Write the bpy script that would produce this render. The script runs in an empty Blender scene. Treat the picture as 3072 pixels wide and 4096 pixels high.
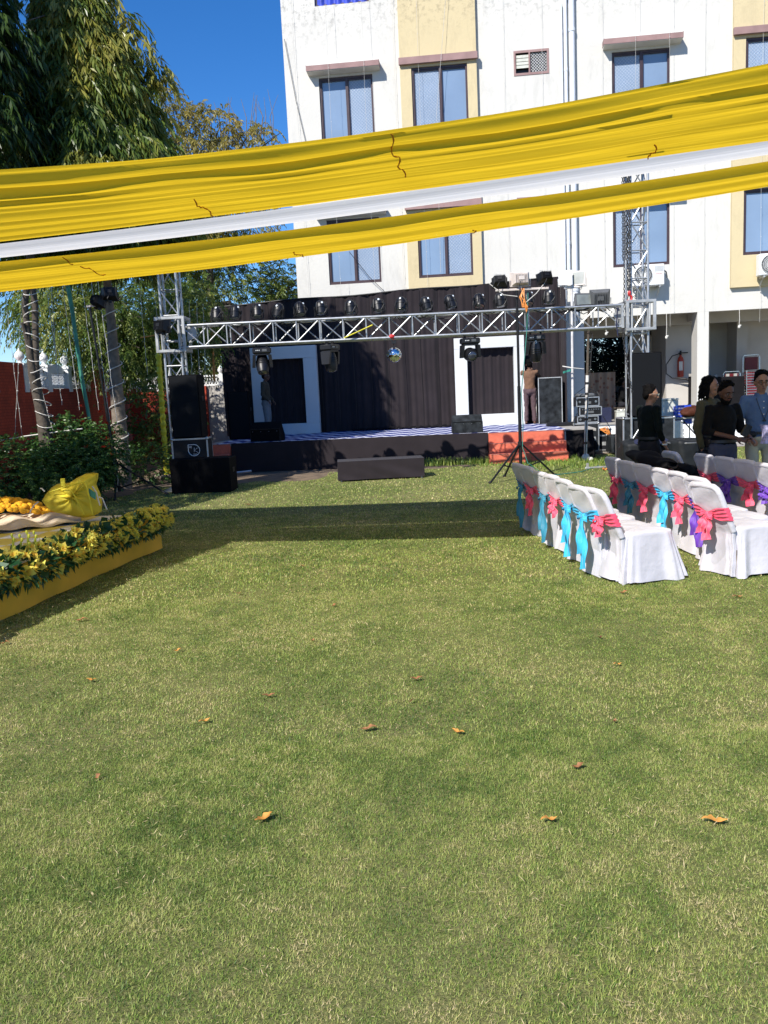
import bpy, math, random
import numpy as np
from mathutils import Vector, Matrix, Euler

# ------------------------------------------------------------------ scene, camera, light
SC = bpy.context.scene
COL = SC.collection
R = math.radians
F_PX, PITCH, ROLL, CAM_H = 3380.0, R(8.25), R(2.7), 1.8
cam = bpy.data.cameras.new("camera"); cam_o = bpy.data.objects.new("camera", cam); COL.objects.link(cam_o)
cam.sensor_fit = 'VERTICAL'; cam.sensor_height = 36.0; cam.lens = F_PX / 4096 * 36.0
cam.clip_start = 0.05; cam.clip_end = 3000
_F = Vector((0, math.cos(PITCH), -math.sin(PITCH))); _U = Vector((0, math.sin(PITCH), math.cos(PITCH))); _R = Vector((1, 0, 0))
_c, _s = math.cos(ROLL), math.sin(ROLL)
_X = _R * _c - _U * _s; _Y = _R * _s + _U * _c
cam_o.matrix_world = Matrix(((_X[0], _Y[0], -_F[0], 0), (_X[1], _Y[1], -_F[1], 0), (_X[2], _Y[2], -_F[2], CAM_H), (0, 0, 0, 1)))
SC.camera = cam_o

SUN = Vector((0.66, 0.93, -1.0)).normalized()          # direction the light travels
el = math.asin(-SUN.z); az = math.atan2(-SUN.x, -SUN.y)  # azimuth of the sun measured from +Y to +X
world = bpy.data.worlds.new("World"); SC.world = world; world.use_nodes = True
wn = world.node_tree; wn.nodes.clear()
sky = wn.nodes.new('ShaderNodeTexSky'); sky.sky_type = 'NISHITA'; sky.sun_disc = False
sky.sun_elevation = el; sky.sun_rotation = az; sky.air_density = 0.9; sky.dust_density = 0.15; sky.ozone_density = 3.2; sky.altitude = 300
bg = wn.nodes.new('ShaderNodeBackground'); bg.inputs[1].default_value = 0.11
wo = wn.nodes.new('ShaderNodeOutputWorld')
hs = wn.nodes.new('ShaderNodeHueSaturation'); hs.inputs['Saturation'].default_value = 1.30
tn = wn.nodes.new('ShaderNodeMix'); tn.data_type = 'RGBA'; tn.blend_type = 'MULTIPLY'; tn.inputs['Factor'].default_value = 1.0; tn.inputs[7].default_value = (0.88, 0.98, 1.17, 1)
wn.links.new(sky.outputs[0], hs.inputs['Color']); wn.links.new(hs.outputs[0], tn.inputs[6]); wn.links.new(tn.outputs[2], bg.inputs[0]); wn.links.new(bg.outputs[0], wo.inputs[0])
sl = bpy.data.lights.new("sun", 'SUN'); sl.energy = 5.0; sl.angle = R(0.5); sl.color = (1.0, 0.95, 0.87)
so = bpy.data.objects.new("sun", sl); COL.objects.link(so)
so.rotation_euler = SUN.to_track_quat('-Z', 'Y').to_euler(); so.location = (-20, -20, 30)
SC.view_settings.view_transform = 'Standard'; SC.view_settings.look = 'None'
SC.view_settings.exposure = 0.42; SC.view_settings.gamma = 1.0
SC.render.engine = 'CYCLES'
SC.cycles.max_bounces = 8; SC.cycles.transparent_max_bounces = 16; SC.cycles.diffuse_bounces = 4

# ------------------------------------------------------------------ pixel -> world (photo pixels, for measuring where things stand)
def ray(sx, sy):
    u = (sx - 1536) / F_PX; v = (2048 - sy) / F_PX
    a = u * _c + v * _s; b = -u * _s + v * _c
    return Vector((a, math.cos(PITCH) + b * math.sin(PITCH), -math.sin(PITCH) + b * math.cos(PITCH)))
def at(sx, sy, Y):
    d = ray(sx, sy); t = Y / d.y; return Vector((d.x * t, Y, CAM_H + d.z * t))
def gr(sx, sy, z=0.0):
    d = ray(sx, sy); t = (z - CAM_H) / d.z; return Vector((d.x * t, d.y * t, z))

# ------------------------------------------------------------------ mesh helpers
rng = np.random.default_rng(7); random.seed(7)
WM = {}
def prop(o, label=None, cat=None, group=None, kind=None):
    if label: o['label'] = label
    if cat: o['category'] = cat
    if group: o['group'] = group
    if kind: o['kind'] = kind
    return o
def thing(name, label, cat, loc=(0, 0, 0), rz=0.0, group=None, scale=1.0):
    o = bpy.data.objects.new(name, None); COL.objects.link(o)
    o.location = loc; o.rotation_euler = (0, 0, rz); o.empty_display_size = 0.1
    if scale != 1.0: o.scale = (scale,) * 3
    WM[o.name] = Matrix.LocRotScale(Vector(loc), Euler((0, 0, rz)), Vector((scale,) * 3))
    return prop(o, label, cat, group)
def copy_tree(o, parent=None):
    c = o.copy(); COL.objects.link(c)
    if parent is not None: c.parent = parent
    for ch in o.children: copy_tree(ch, c)
    return c

class MB:
    def __init__(s): s.v = []; s.f = []
    def add(s, vs, fs, M=None):
        o = len(s.v)
        if M is not None: vs = [M @ Vector(v) for v in vs]
        s.v += [tuple(v) for v in vs]; s.f += [tuple(i + o for i in f) for f in fs]; return s
    def hexa(s, p):
        return s.add(p, [(0, 3, 2, 1), (4, 5, 6, 7), (0, 1, 5, 4), (1, 2, 6, 5), (2, 3, 7, 6), (3, 0, 4, 7)])
    def box(s, c, d, M=None):
        x, y, z = c; a, b, h = d[0] / 2, d[1] / 2, d[2] / 2
        p = [(x - a, y - b, z - h), (x + a, y - b, z - h), (x + a, y + b, z - h), (x - a, y + b, z - h),
             (x - a, y - b, z + h), (x + a, y - b, z + h), (x + a, y + b, z + h), (x - a, y + b, z + h)]
        if M is not None: p = [M @ Vector(q) for q in p]
        return s.hexa(p)
    def bb(s, x0, x1, y0, y1, z0, z1, M=None):
        return s.box(((x0 + x1) / 2, (y0 + y1) / 2, (z0 + z1) / 2), (x1 - x0, y1 - y0, z1 - z0), M)
    def rbox(s, c, d, b=0.01, M=None):       # box with chamfered edges
        a = [q / 2 for q in d]; vs = []; idx = {}
        for sx in (-1, 1):
            for sy in (-1, 1):
                for sz in (-1, 1):
                    sg = (sx, sy, sz)
                    for k in range(3):
                        p = [c[i] + sg[i] * (a[i] - (0 if i == k else b)) for i in range(3)]
                        idx[(sx, sy, sz, k)] = len(vs); vs.append(p)
        fs = []
        for k in range(3):
            i, j = [q for q in range(3) if q != k]
            for sk in (-1, 1):
                f = []
                for (si, sj) in ((-1, -1), (1, -1), (1, 1), (-1, 1)):
                    sg = [0, 0, 0]; sg[k] = sk; sg[i] = si; sg[j] = sj; f.append(idx[(*sg, k)])
                fs.append(f if (sk > 0) ^ (k == 1) else f[::-1])
        for k in range(3):                   # edge faces along axis k
            i, j = [q for q in range(3) if q != k]
            for si in (-1, 1):
                for sj in (-1, 1):
                    q = []
                    for sk, ax in ((-1, i), (1, i), (1, j), (-1, j)):
                        sg = [0, 0, 0]; sg[k] = sk; sg[i] = si; sg[j] = sj; q.append(idx[(*sg, ax)])
                    fs.append(q if (si * sj > 0) ^ (k == 1) else q[::-1])
        for sx in (-1, 1):
            for sy in (-1, 1):
                for sz in (-1, 1):
                    q = [idx[(sx, sy, sz, k)] for k in range(3)]
                    fs.append(q if sx * sy * sz > 0 else q[::-1])
        return s.add(vs, fs, M)
    def tube(s, pts, r, n=8, cap=True, ell=None):
        pts = [Vector(p) for p in pts]; m = len(pts)
        rr = [r] * m if isinstance(r, (int, float)) else list(r)
        t0 = (pts[1] - pts[0]).normalized()
        up = Vector((0, 0, 1)) if abs(t0.z) < 0.9 else Vector((0, 1, 0))
        a = t0.cross(up).normalized(); vs = []
        for i, p in enumerate(pts):
            t = (pts[min(i + 1, m - 1)] - pts[max(i - 1, 0)])
            t = t.normalized() if t.length > 1e-9 else t0
            a = (a - t * a.dot(t)); a = a.normalized() if a.length > 1e-6 else t.orthogonal().normalized()
            b = t.cross(a)
            for k in range(n):
                w = 2 * math.pi * k / n
                vs.append(p + (a * math.cos(w) + b * math.sin(w)) * rr[i])
        fs = []
        for i in range(m - 1):
            for k in range(n):
                k2 = (k + 1) % n; fs.append((i * n + k, i * n + k2, (i + 1) * n + k2, (i + 1) * n + k))
        if cap: fs.append(tuple(range(n))[::-1]); fs.append(tuple((m - 1) * n + k for k in range(n)))
        return s.add(vs, fs)
    def capsule(s, p, q, r0, r1, n=12):
        p, q = Vector(p), Vector(q); d = (q - p); L = d.length; d = d.normalized() if L > 1e-6 else Vector((0, 0, 1))
        pts = []; rr = []
        for k in range(4):
            w = math.pi / 2 * (k / 4); pts.append(p - d * r0 * math.cos(w)); rr.append(max(r0 * math.sin(w), 0.0005))
        for k in range(4, -1, -1):
            w = math.pi / 2 * (k / 4); pts.append(q + d * r1 * math.cos(w)); rr.append(max(r1 * math.sin(w), 0.0005))
        return s.tube(pts, rr, n)
    def lathe(s, prof, c=(0, 0, 0), n=16, M=None):
        vs = []; fs = []
        for r, z in prof:
            for k in range(n):
                w = 2 * math.pi * k / n; vs.append(Vector((c[0] + r * math.cos(w), c[1] + r * math.sin(w), c[2] + z)))
        for i in range(len(prof) - 1):
            for k in range(n):
                k2 = (k + 1) % n; fs.append((i * n + k, i * n + k2, (i + 1) * n + k2, (i + 1) * n + k))
        fs.append(tuple(range(n))[::-1]); fs.append(tuple((len(prof) - 1) * n + k for k in range(n)))
        return s.add(vs, fs, M)
    def ell(s, c, r, n=14, m=8, M=None):
        if isinstance(r, (int, float)): r = (r, r, r)
        vs = [(c[0], c[1], c[2] - r[2])]; fs = []
        for i in range(1, m):
            w = math.pi * i / m - math.pi / 2
            for k in range(n):
                a = 2 * math.pi * k / n
                vs.append((c[0] + r[0] * math.cos(w) * math.cos(a), c[1] + r[1] * math.cos(w) * math.sin(a), c[2] + r[2] * math.sin(w)))
        vs.append((c[0], c[1], c[2] + r[2]))
        for k in range(n): fs.append((0, 1 + (k + 1) % n, 1 + k))
        for i in range(m - 2):
            for k in range(n):
                a = 1 + i * n; fs.append((a + k, a + (k + 1) % n, a + n + (k + 1) % n, a + n + k))
        a = 1 + (m - 2) * n; e = len(vs) - 1
        for k in range(n): fs.append((a + k, a + (k + 1) % n, e))
        return s.add(vs, fs, M)
    def grid(s, fn, nu, nv, closed=False):
        vs = [fn(i / nu, j / nv) for j in range(nv + 1) for i in range(nu + (0 if closed else 1))]
        w = nu if closed else nu + 1; fs = []
        for j in range(nv):
            for i in range(nu):
                i2 = (i + 1) % w
                fs.append((j * w + i, j * w + i2, (j + 1) * w + i2, (j + 1) * w + i))
        return s.add(vs, fs)
    def prism(s, poly, y0, y1, M=None):      # polygon in x,z extruded along y
        n = len(poly); vs = [(x, y0, z) for x, z in poly] + [(x, y1, z) for x, z in poly]
        fs = [tuple(range(n)), tuple(range(n, 2 * n))[::-1]] + [(i, i + n, (i + 1) % n + n, (i + 1) % n) for i in range(n)]
        return s.add(vs, fs, M)
    def build(s, name, mat, parent=None, smooth=False, space='l', label=None, cat=None, group=None, kind=None, solid=0, rough_bev=0):
        me = bpy.data.meshes.new(name)
        vs = [Vector(v) for v in s.v]
        off = None
        if parent is not None and space == 'w':
            Mi = WM[parent.name].inverted(); vs = [Mi @ v for v in vs]
        if parent is None:
            xs = [v.x for v in vs]; ys = [v.y for v in vs]; zs = [v.z for v in vs]
            off = Vector(((min(xs) + max(xs)) / 2, (min(ys) + max(ys)) / 2, min(zs))); vs = [v - off for v in vs]
        me.from_pydata([tuple(v) for v in vs], [], s.f); me.update()
        if smooth:
            me.polygons.foreach_set('use_smooth', [True] * len(me.polygons))
            try: me.set_sharp_from_angle(angle=R(smooth if smooth is not True else 40))
            except Exception: pass
        me.materials.append(mat)
        o = bpy.data.objects.new(name, me); COL.objects.link(o)
        if parent is not None: o.parent = parent; WM[o.name] = WM[parent.name]
        else: o.location = off; WM[o.name] = Matrix.Translation(off)
        if solid:
            m = o.modifiers.new('thick', 'SOLIDIFY'); m.thickness = solid; m.offset = 0
        return prop(o, label, cat, group, kind)

def np_mesh(name, verts, faces, mat, parent=None, attr=None, k=4, smooth=False, space='w'):
    """verts (N,3), faces (M,k) -> one mesh object; attr = per-face float called rnd"""
    me = bpy.data.meshes.new(name)
    V = np.asarray(verts, dtype=np.float64); Fc = np.asarray(faces, dtype=np.int32)
    off = np.zeros(3)
    if parent is None: off = np.array([(V[:, 0].min() + V[:, 0].max()) / 2, (V[:, 1].min() + V[:, 1].max()) / 2, V[:, 2].min()])
    elif space == 'w':
        Mi = np.array(WM[parent.name].inverted()); V = V @ Mi[:3, :3].T + Mi[:3, 3]
    V = (V - off).astype(np.float32)
    me.vertices.add(len(V)); me.vertices.foreach_set('co', V.ravel())
    me.loops.add(Fc.size); me.loops.foreach_set('vertex_index', Fc.ravel())
    me.polygons.add(len(Fc)); me.polygons.foreach_set('loop_start', np.arange(0, Fc.size, k, dtype=np.int32))
    try: me.polygons.foreach_set('loop_total', np.full(len(Fc), k, dtype=np.int32))
    except Exception: pass
    if attr is not None:
        a = me.attributes.new('rnd', 'FLOAT', 'FACE'); a.data.foreach_set('value', np.asarray(attr, dtype=np.float32))
    me.update(calc_edges=True)
    if smooth: me.polygons.foreach_set('use_smooth', [True] * len(Fc))
    me.materials.append(mat)
    o = bpy.data.objects.new(name, me); COL.objects.link(o)
    if parent is not None: o.parent = parent; WM[o.name] = WM[parent.name]
    else: o.location = off; WM[o.name] = Matrix.Translation(Vector(off))
    return o

def text_part(txt, size, mat, parent, M, name='lettering', ext=0.002):
    cu = bpy.data.curves.new('t', 'FONT'); cu.body = txt; cu.size = size; cu.extrude = ext; cu.align_x = 'CENTER'; cu.align_y = 'CENTER'
    to = bpy.data.objects.new('t', cu); COL.objects.link(to)
    dg = bpy.context.evaluated_depsgraph_get(); me = bpy.data.meshes.new_from_object(to.evaluated_get(dg))
    bpy.data.objects.remove(to); me.transform(M); me.materials.clear(); me.materials.append(mat)
    o = bpy.data.objects.new(name, me); COL.objects.link(o); o.parent = parent; WM[o.name] = WM[parent.name]; me.name = name
    return o

# ------------------------------------------------------------------ materials
def nodes(m):
    m.use_nodes = True; nt = m.node_tree; b = nt.nodes['Principled BSDF']; return nt, b
def mat(name, col, rough=0.6, metal=0.0, var=0.12, scale=6.0, bump=0.0, bscale=40.0, spec=0.5, sheen=0.0, coat=0.0):
    m = bpy.data.materials.new(name); nt, b = nodes(m); L = nt.links
    tc = nt.nodes.new('ShaderNodeTexCoord')
    nz = nt.nodes.new('ShaderNodeTexNoise'); nz.inputs['Scale'].default_value = scale; nz.inputs['Detail'].default_value = 6
    L.new(tc.outputs['Object'], nz.inputs['Vector'])
    rp = nt.nodes.new('ShaderNodeValToRGB'); rp.color_ramp.elements[0].position = 0.3; rp.color_ramp.elements[1].position = 0.7
    rp.color_ramp.elements[0].color = (*[c * (1 - var) for c in col], 1); rp.color_ramp.elements[1].color = (*[min(1, c * (1 + var)) for c in col], 1)
    L.new(nz.outputs['Fac'], rp.inputs[0]); L.new(rp.outputs[0], b.inputs['Base Color'])
    b.inputs['Roughness'].default_value = rough; b.inputs['Metallic'].default_value = metal
    b.inputs['Specular IOR Level'].default_value = spec
    if sheen: b.inputs['Sheen Weight'].default_value = sheen
    if coat: b.inputs['Coat Weight'].default_value = coat
    if bump:
        n2 = nt.nodes.new('ShaderNodeTexNoise'); n2.inputs['Scale'].default_value = bscale; n2.inputs['Detail'].default_value = 4
        L.new(tc.outputs['Object'], n2.inputs['Vector'])
        bp = nt.nodes.new('ShaderNodeBump'); bp.inputs['Strength'].default_value = bump; bp.inputs['Distance'].default_value = 0.02
        L.new(n2.outputs['Fac'], bp.inputs['Height']); L.new(bp.outputs[0], b.inputs['Normal'])
    return m
def ramp(nt, stops, interp='LINEAR'):
    r = nt.nodes.new('ShaderNodeValToRGB'); cr = r.color_ramp; cr.interpolation = interp
    while len(cr.elements) < len(stops): cr.elements.new(0.5)
    for e, (p, c) in zip(cr.elements, stops): e.position = p; e.color = (*c, 1) if len(c) == 3 else c
    return r
def noise(nt, vec, scale, detail=5, rough=0.5, dist=0.0):
    n = nt.nodes.new('ShaderNodeTexNoise'); n.inputs['Scale'].default_value = scale; n.inputs['Detail'].default_value = detail
    n.inputs['Roughness'].default_value = rough; n.inputs['Distortion'].default_value = dist
    if vec is not None: nt.links.new(vec, n.inputs['Vector'])
    return n
def mapping(nt, vec, sc=(1, 1, 1), rot=(0, 0, 0)):
    m = nt.nodes.new('ShaderNodeMapping'); m.inputs['Scale'].default_value = sc; m.inputs['Rotation'].default_value = rot
    nt.links.new(vec, m.inputs['Vector']); return m
def mixc(nt, fac, a, b, mode='MIX'):
    m = nt.nodes.new('ShaderNodeMix'); m.data_type = 'RGBA'; m.blend_type = mode
    for sock, val in ((m.inputs['Factor'], fac), (m.inputs[6], a), (m.inputs[7], b)):
        if hasattr(val, 'node'): nt.links.new(val, sock)
        elif isinstance(val, (int, float)): sock.default_value = val
        else: sock.default_value = (*val, 1)
    return m.outputs[2]
def leaf_mat(name, stops, trans=0.35, rough=0.45, scale=1.2):
    m = bpy.data.materials.new(name); nt, b = nodes(m); L = nt.links
    at_ = nt.nodes.new('ShaderNodeAttribute'); at_.attribute_name = 'rnd'
    rp = ramp(nt, stops); L.new(at_.outputs['Fac'], rp.inputs[0])
    L.new(rp.outputs[0], b.inputs['Base Color']); b.inputs['Roughness'].default_value = rough
    b.inputs['Specular IOR Level'].default_value = 0.4
    tr = nt.nodes.new('ShaderNodeBsdfTranslucent'); L.new(rp.outputs[0], tr.inputs['Color'])
    mx = nt.nodes.new('ShaderNodeMixShader'); mx.inputs[0].default_value = trans
    L.new(b.outputs[0], mx.inputs[1]); L.new(tr.outputs[0], mx.inputs[2]); L.new(mx.outputs[0], nt.nodes['Material Output'].inputs[0])
    return m
def plaster(name, col, stain=(0.16, 0.16, 0.15), amount=0.5):
    m = bpy.data.materials.new(name); nt, b = nodes(m); L = nt.links
    tc = nt.nodes.new('ShaderNodeTexCoord'); v = tc.outputs['Object']
    base = noise(nt, v, 0.6, 6); rp = ramp(nt, [(0.3, tuple(c * 0.93 for c in col)), (0.7, col)]); L.new(base.outputs[0], rp.inputs[0])
    st = noise(nt, mapping(nt, v, (1.1, 1.1, 0.35)).outputs[0], 1.6, 9, 0.75, 0.6)      # rain streaks
    r2 = ramp(nt, [(0.53, (0, 0, 0)), (0.78, (1, 1, 1))]); L.new(st.outputs[0], r2.inputs[0])
    sp = noise(nt, v, 7.0, 8, 0.7); r3 = ramp(nt, [(0.50, (0, 0, 0)), (0.62, (1, 1, 1))]); L.new(sp.outputs[0], r3.inputs[0])
    # damp band below the roof line (object z about 11.4 to 13)
    sx = nt.nodes.new('ShaderNodeSeparateXYZ'); L.new(v, sx.inputs[0])
    mr = nt.nodes.new('ShaderNodeMapRange'); mr.inputs[1].default_value = 10.9; mr.inputs[2].default_value = 12.3; L.new(sx.outputs[2], mr.inputs[0])
    mul = nt.nodes.new('ShaderNodeMath'); mul.operation = 'MULTIPLY'; L.new(mr.outputs[0], mul.inputs[0]); L.new(r3.outputs[0], mul.inputs[1])
    a2 = nt.nodes.new('ShaderNodeMath'); a2.operation = 'MULTIPLY'; a2.inputs[1].default_value = amount * 0.6; L.new(r2.outputs[0], a2.inputs[0])
    a3 = nt.nodes.new('ShaderNodeMath'); a3.operation = 'MULTIPLY'; a3.inputs[1].default_value = 0.6; L.new(mul.outputs[0], a3.inputs[0])
    ad = nt.nodes.new('ShaderNodeMath'); ad.operation = 'ADD'; ad.use_clamp = True; L.new(a2.outputs[0], ad.inputs[0]); L.new(a3.outputs[0], ad.inputs[1])
    out = mixc(nt, ad.outputs[0], rp.outputs[0], stain)
    # a few flaked patches
    fl = noise(nt, v, 0.9, 9, 0.75); r4 = ramp(nt, [(0.70, (0, 0, 0)), (0.715, (1, 1, 1))]); L.new(fl.outputs[0], r4.inputs[0])
    out = mixc(nt, r4.outputs[0], out, (0.33, 0.31, 0.29))
    L.new(out, b.inputs['Base Color']); b.inputs['Roughness'].default_value = 0.85; b.inputs['Specular IOR Level'].default_value = 0.2
    bp = nt.nodes.new('ShaderNodeBump'); bp.inputs['Strength'].default_value = 0.25; bp.inputs['Distance'].default_value = 0.02
    n5 = noise(nt, v, 14, 6); L.new(n5.outputs[0], bp.inputs['Height']); L.new(bp.outputs[0], b.inputs['Normal'])
    return m

M = {}
M['white_wall'] = plaster('white_plaster', (0.645, 0.63, 0.585))
M['cream_wall'] = plaster('cream_plaster', (0.62, 0.52, 0.32), (0.2, 0.17, 0.12))
M['inner_wall'] = mat('grey_inner_plaster', (0.52, 0.49, 0.45), 0.9, var=0.08, scale=1.5)
M['band'] = mat('mauve_band', (0.30, 0.19, 0.18), 0.8, var=0.15, scale=3)
M['frame_brown'] = mat('brown_window_frame', (0.055, 0.032, 0.035), 0.4, var=0.2)
M['glass'] = mat('sky_reflection_glass', (0.21, 0.29, 0.41), 0.12, var=0.10, scale=0.8, spec=0.9)  # blue of the reflected sky put into the pane colour
M['glass_net'] = mat('netted_glass', (0.26, 0.34, 0.46), 0.3, var=0.10, scale=0.8, spec=0.5)  # sky reflection in the colour here too, on a rougher pane
M['blue_net'] = mat('blue_netting', (0.03, 0.06, 0.45), 0.6, var=0.3, scale=8)
M['white_paint'] = mat('white_paint', (0.78, 0.79, 0.78), 0.5, var=0.04)
M['frame_white'] = mat('white_set_board', (0.62, 0.635, 0.635), 0.6, var=0.03, scale=2)
M['pvc'] = mat('white_pvc', (0.68, 0.72, 0.78), 0.4, var=0.05)
M['black_metal'] = mat('black_metal', (0.008, 0.008, 0.009), 0.45, var=0.3, spec=0.35)
M['black_plastic'] = mat('black_plastic', (0.007, 0.007, 0.009), 0.42, var=0.3)
M['grey_plastic'] = mat('grey_plastic', (0.10, 0.105, 0.11), 0.45, var=0.15)
M['aluminium'] = mat('aluminium', (0.47, 0.485, 0.50), 0.45, metal=0.75, var=0.15, scale=12)
M['alu_dull'] = mat('dull_aluminium', (0.45, 0.46, 0.46), 0.5, metal=0.5, var=0.2, scale=9)
M['case_black'] = mat('black_laminate', (0.010, 0.011, 0.014), 0.55, spec=0.25, var=0.5, scale=5, bump=0.1)
M['case_worn'] = mat('worn_black_laminate', (0.020, 0.023, 0.026), 0.7, spec=0.12, var=0.7, scale=7, bump=0.2)
M['speaker_black'] = mat('speaker_black', (0.004, 0.004, 0.005), 0.75, spec=0.1, var=0.25, scale=20, bump=0.3, bscale=90)
M['grille'] = mat('speaker_grille', (0.009, 0.010, 0.012), 0.7, spec=0.10, var=0.2, scale=60, bump=0.5, bscale=160)
M['steel'] = mat('steel', (0.5, 0.5, 0.5), 0.3, metal=0.9, var=0.1)
M['chain'] = mat('dark_chain', (0.09, 0.09, 0.095), 0.45, metal=0.6, var=0.3)
M['red_hook'] = mat('red_hook_paint', (0.5, 0.03, 0.03), 0.4)
M['glass_lamp'] = mat('lamp_glass', (0.80, 0.86, 0.90), 0.08, var=0.03, spec=1.0)
M['glass_lamp_dark'] = mat('dusty_lamp_glass', (0.22, 0.24, 0.22), 0.2, var=0.2, spec=0.8)
M['cable'] = mat('black_cable', (0.012, 0.012, 0.014), 0.5)
M['cable_white'] = mat('white_wire', (0.62, 0.60, 0.55), 0.5)
M['string_wire'] = mat('light_string_wire', (0.55, 0.54, 0.50), 0.6)
M['cable_orange'] = mat('orange_wire', (0.75, 0.28, 0.06), 0.5)
M['cable_green'] = mat('green_wire', (0.03, 0.22, 0.17), 0.5)
M['ivory'] = mat('ivory_flood_body', (0.62, 0.55, 0.50), 0.5, var=0.1)
M['rust_steel'] = mat('white_rusty_pole', (0.62, 0.60, 0.58), 0.5, var=0.25, scale=5)
M['red_paint'] = mat('red_painted_brick', (0.62, 0.14, 0.08), 0.75, var=0.22, scale=5, bump=0.3, bscale=18)
M['red_line'] = mat('dull_red_edge', (0.42, 0.16, 0.12), 0.8, var=0.2)
M['black_cloth'] = mat('black_cloth', (0.026, 0.021, 0.024), 0.85, var=0.12, scale=3, sheen=0.12, spec=0.1)
M['black_cloth2'] = mat('black_felt', (0.007, 0.0065, 0.008), 0.9, var=0.3, scale=6, spec=0.2)
M['bag_black'] = mat('black_bag_nylon', (0.011, 0.013, 0.015), 0.6, var=0.3, scale=6, spec=.25, bump=0.4, bscale=9)
M['navy_cloth'] = mat('navy_cloth', (0.012, 0.016, 0.05), 0.85, bump=0.5, bscale=12)
M['yellow_sack'] = mat('yellow_woven_sack', (0.62, 0.50, 0.03), 0.75, var=0.12, scale=5, bump=0.6, bscale=9)
M['yellow_wrap'] = mat('yellow_wrapping', (0.68, 0.60, 0.03), 0.55, var=0.15, scale=14, bump=0.8, bscale=25)
M['marigold'] = mat('marigold', (0.88, 0.43, 0.012), 0.8, var=0.25, scale=30, bump=0.8, bscale=120)
M['muslin'] = mat('muslin', (0.60, 0.50, 0.38), 0.85, var=0.08, bump=0.4, bscale=8)
M['skirt'] = mat('ochre_skirt_cloth', (0.82, 0.44, 0.03), 0.75, var=0.1, scale=3, bump=0.3, bscale=4)
M['concrete'] = mat('concrete', (0.36, 0.34, 0.31), 0.9, var=0.2, scale=5, bump=0.3)
M['soil'] = mat('soil', (0.16, 0.115, 0.075), 0.95, var=0.35, scale=4, bump=0.6, bscale=20)
M['rubble'] = mat('rubble', (0.33, 0.26, 0.20), 0.95, var=0.3, scale=14, bump=0.6)
M['crate_blue'] = mat('blue_crate', (0.03, 0.09, 0.62), 0.45, var=0.1)
M['off_white_box'] = mat('off_white_box', (0.56, 0.57, 0.50), 0.6, var=0.12, scale=9)
M['brown_bag'] = mat('brown_leather_bag', (0.07, 0.022, 0.012), 0.7, spec=.15, var=0.3, scale=9, bump=0.7, bscale=9)
M['maroon'] = mat('maroon_rexine', (0.12, 0.008, 0.012), 0.5)
M['chrome'] = mat('chrome_tube', (0.72, 0.72, 0.70), 0.22, metal=0.9)
M['ext_red'] = mat('extinguisher_red', (0.42, 0.045, 0.02), 0.4)
M['label_white'] = mat('paper_label', (0.7, 0.68, 0.62), 0.7)
M['green_pole'] = mat('green_bamboo', (0.05, 0.24, 0.16), 0.55, var=0.35, scale=6)
M['bark_grey'] = mat('grey_bark', (0.19, 0.155, 0.12), 0.9, var=0.3, scale=9, bump=0.8, bscale=16)
M['bark_dark'] = mat('dark_bark', (0.08, 0.065, 0.05), 0.9, var=0.3, scale=8, bump=0.9, bscale=14)
M['skin'] = mat('skin', (0.33, 0.17, 0.105), 0.5, var=0.08, spec=0.4)
M['skin_dark'] = mat('skin_dark', (0.10, 0.045, 0.027), 0.5, var=0.08, spec=0.4)
M['hair'] = mat('black_hair', (0.004, 0.0035, 0.0035), 0.7, var=0.4, spec=0.07, scale=30, bump=0.4, bscale=60)
M['eye_white'] = mat('eye_white', (0.22, 0.20, 0.18), 0.4); M['eye_dark'] = mat('eye_dark', (0.01, 0.008, 0.007), 0.2)
M['lips'] = mat('lips', (0.20, 0.06, 0.05), 0.5)
M['shoe'] = mat('dark_shoe', (0.02, 0.02, 0.022), 0.5)
for n, c in dict(shirt_brown=(0.17, 0.095, 0.06), shirt_black=(0.003, 0.003, 0.0035), shirt_green=(0.003, 0.0065, 0.005), shirt_olive=(0.082, 0.075, 0.042),
                 shirt_blue=(0.085, 0.145, 0.27), trouser_grey=(0.055, 0.058, 0.085), trouser_dark=(0.02, 0.019, 0.024), trouser_beige=(0.42, 0.41, 0.32),
                 jeans=(0.16, 0.18, 0.20), trouser_mauve=(0.10, 0.065, 0.07), jacket_green=(0.05, 0.06, 0.045), orange_cloth=(0.75, 0.27, 0.04), hoodie=(0.055, 0.048, 0.035),
                 shorts_grey=(0.05, 0.055, 0.06)).items():
    M[n] = mat(n, c, 0.8, var=0.12, scale=8, bump=0.35, bscale=11, sheen=0.03, spec=0.15)
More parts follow.
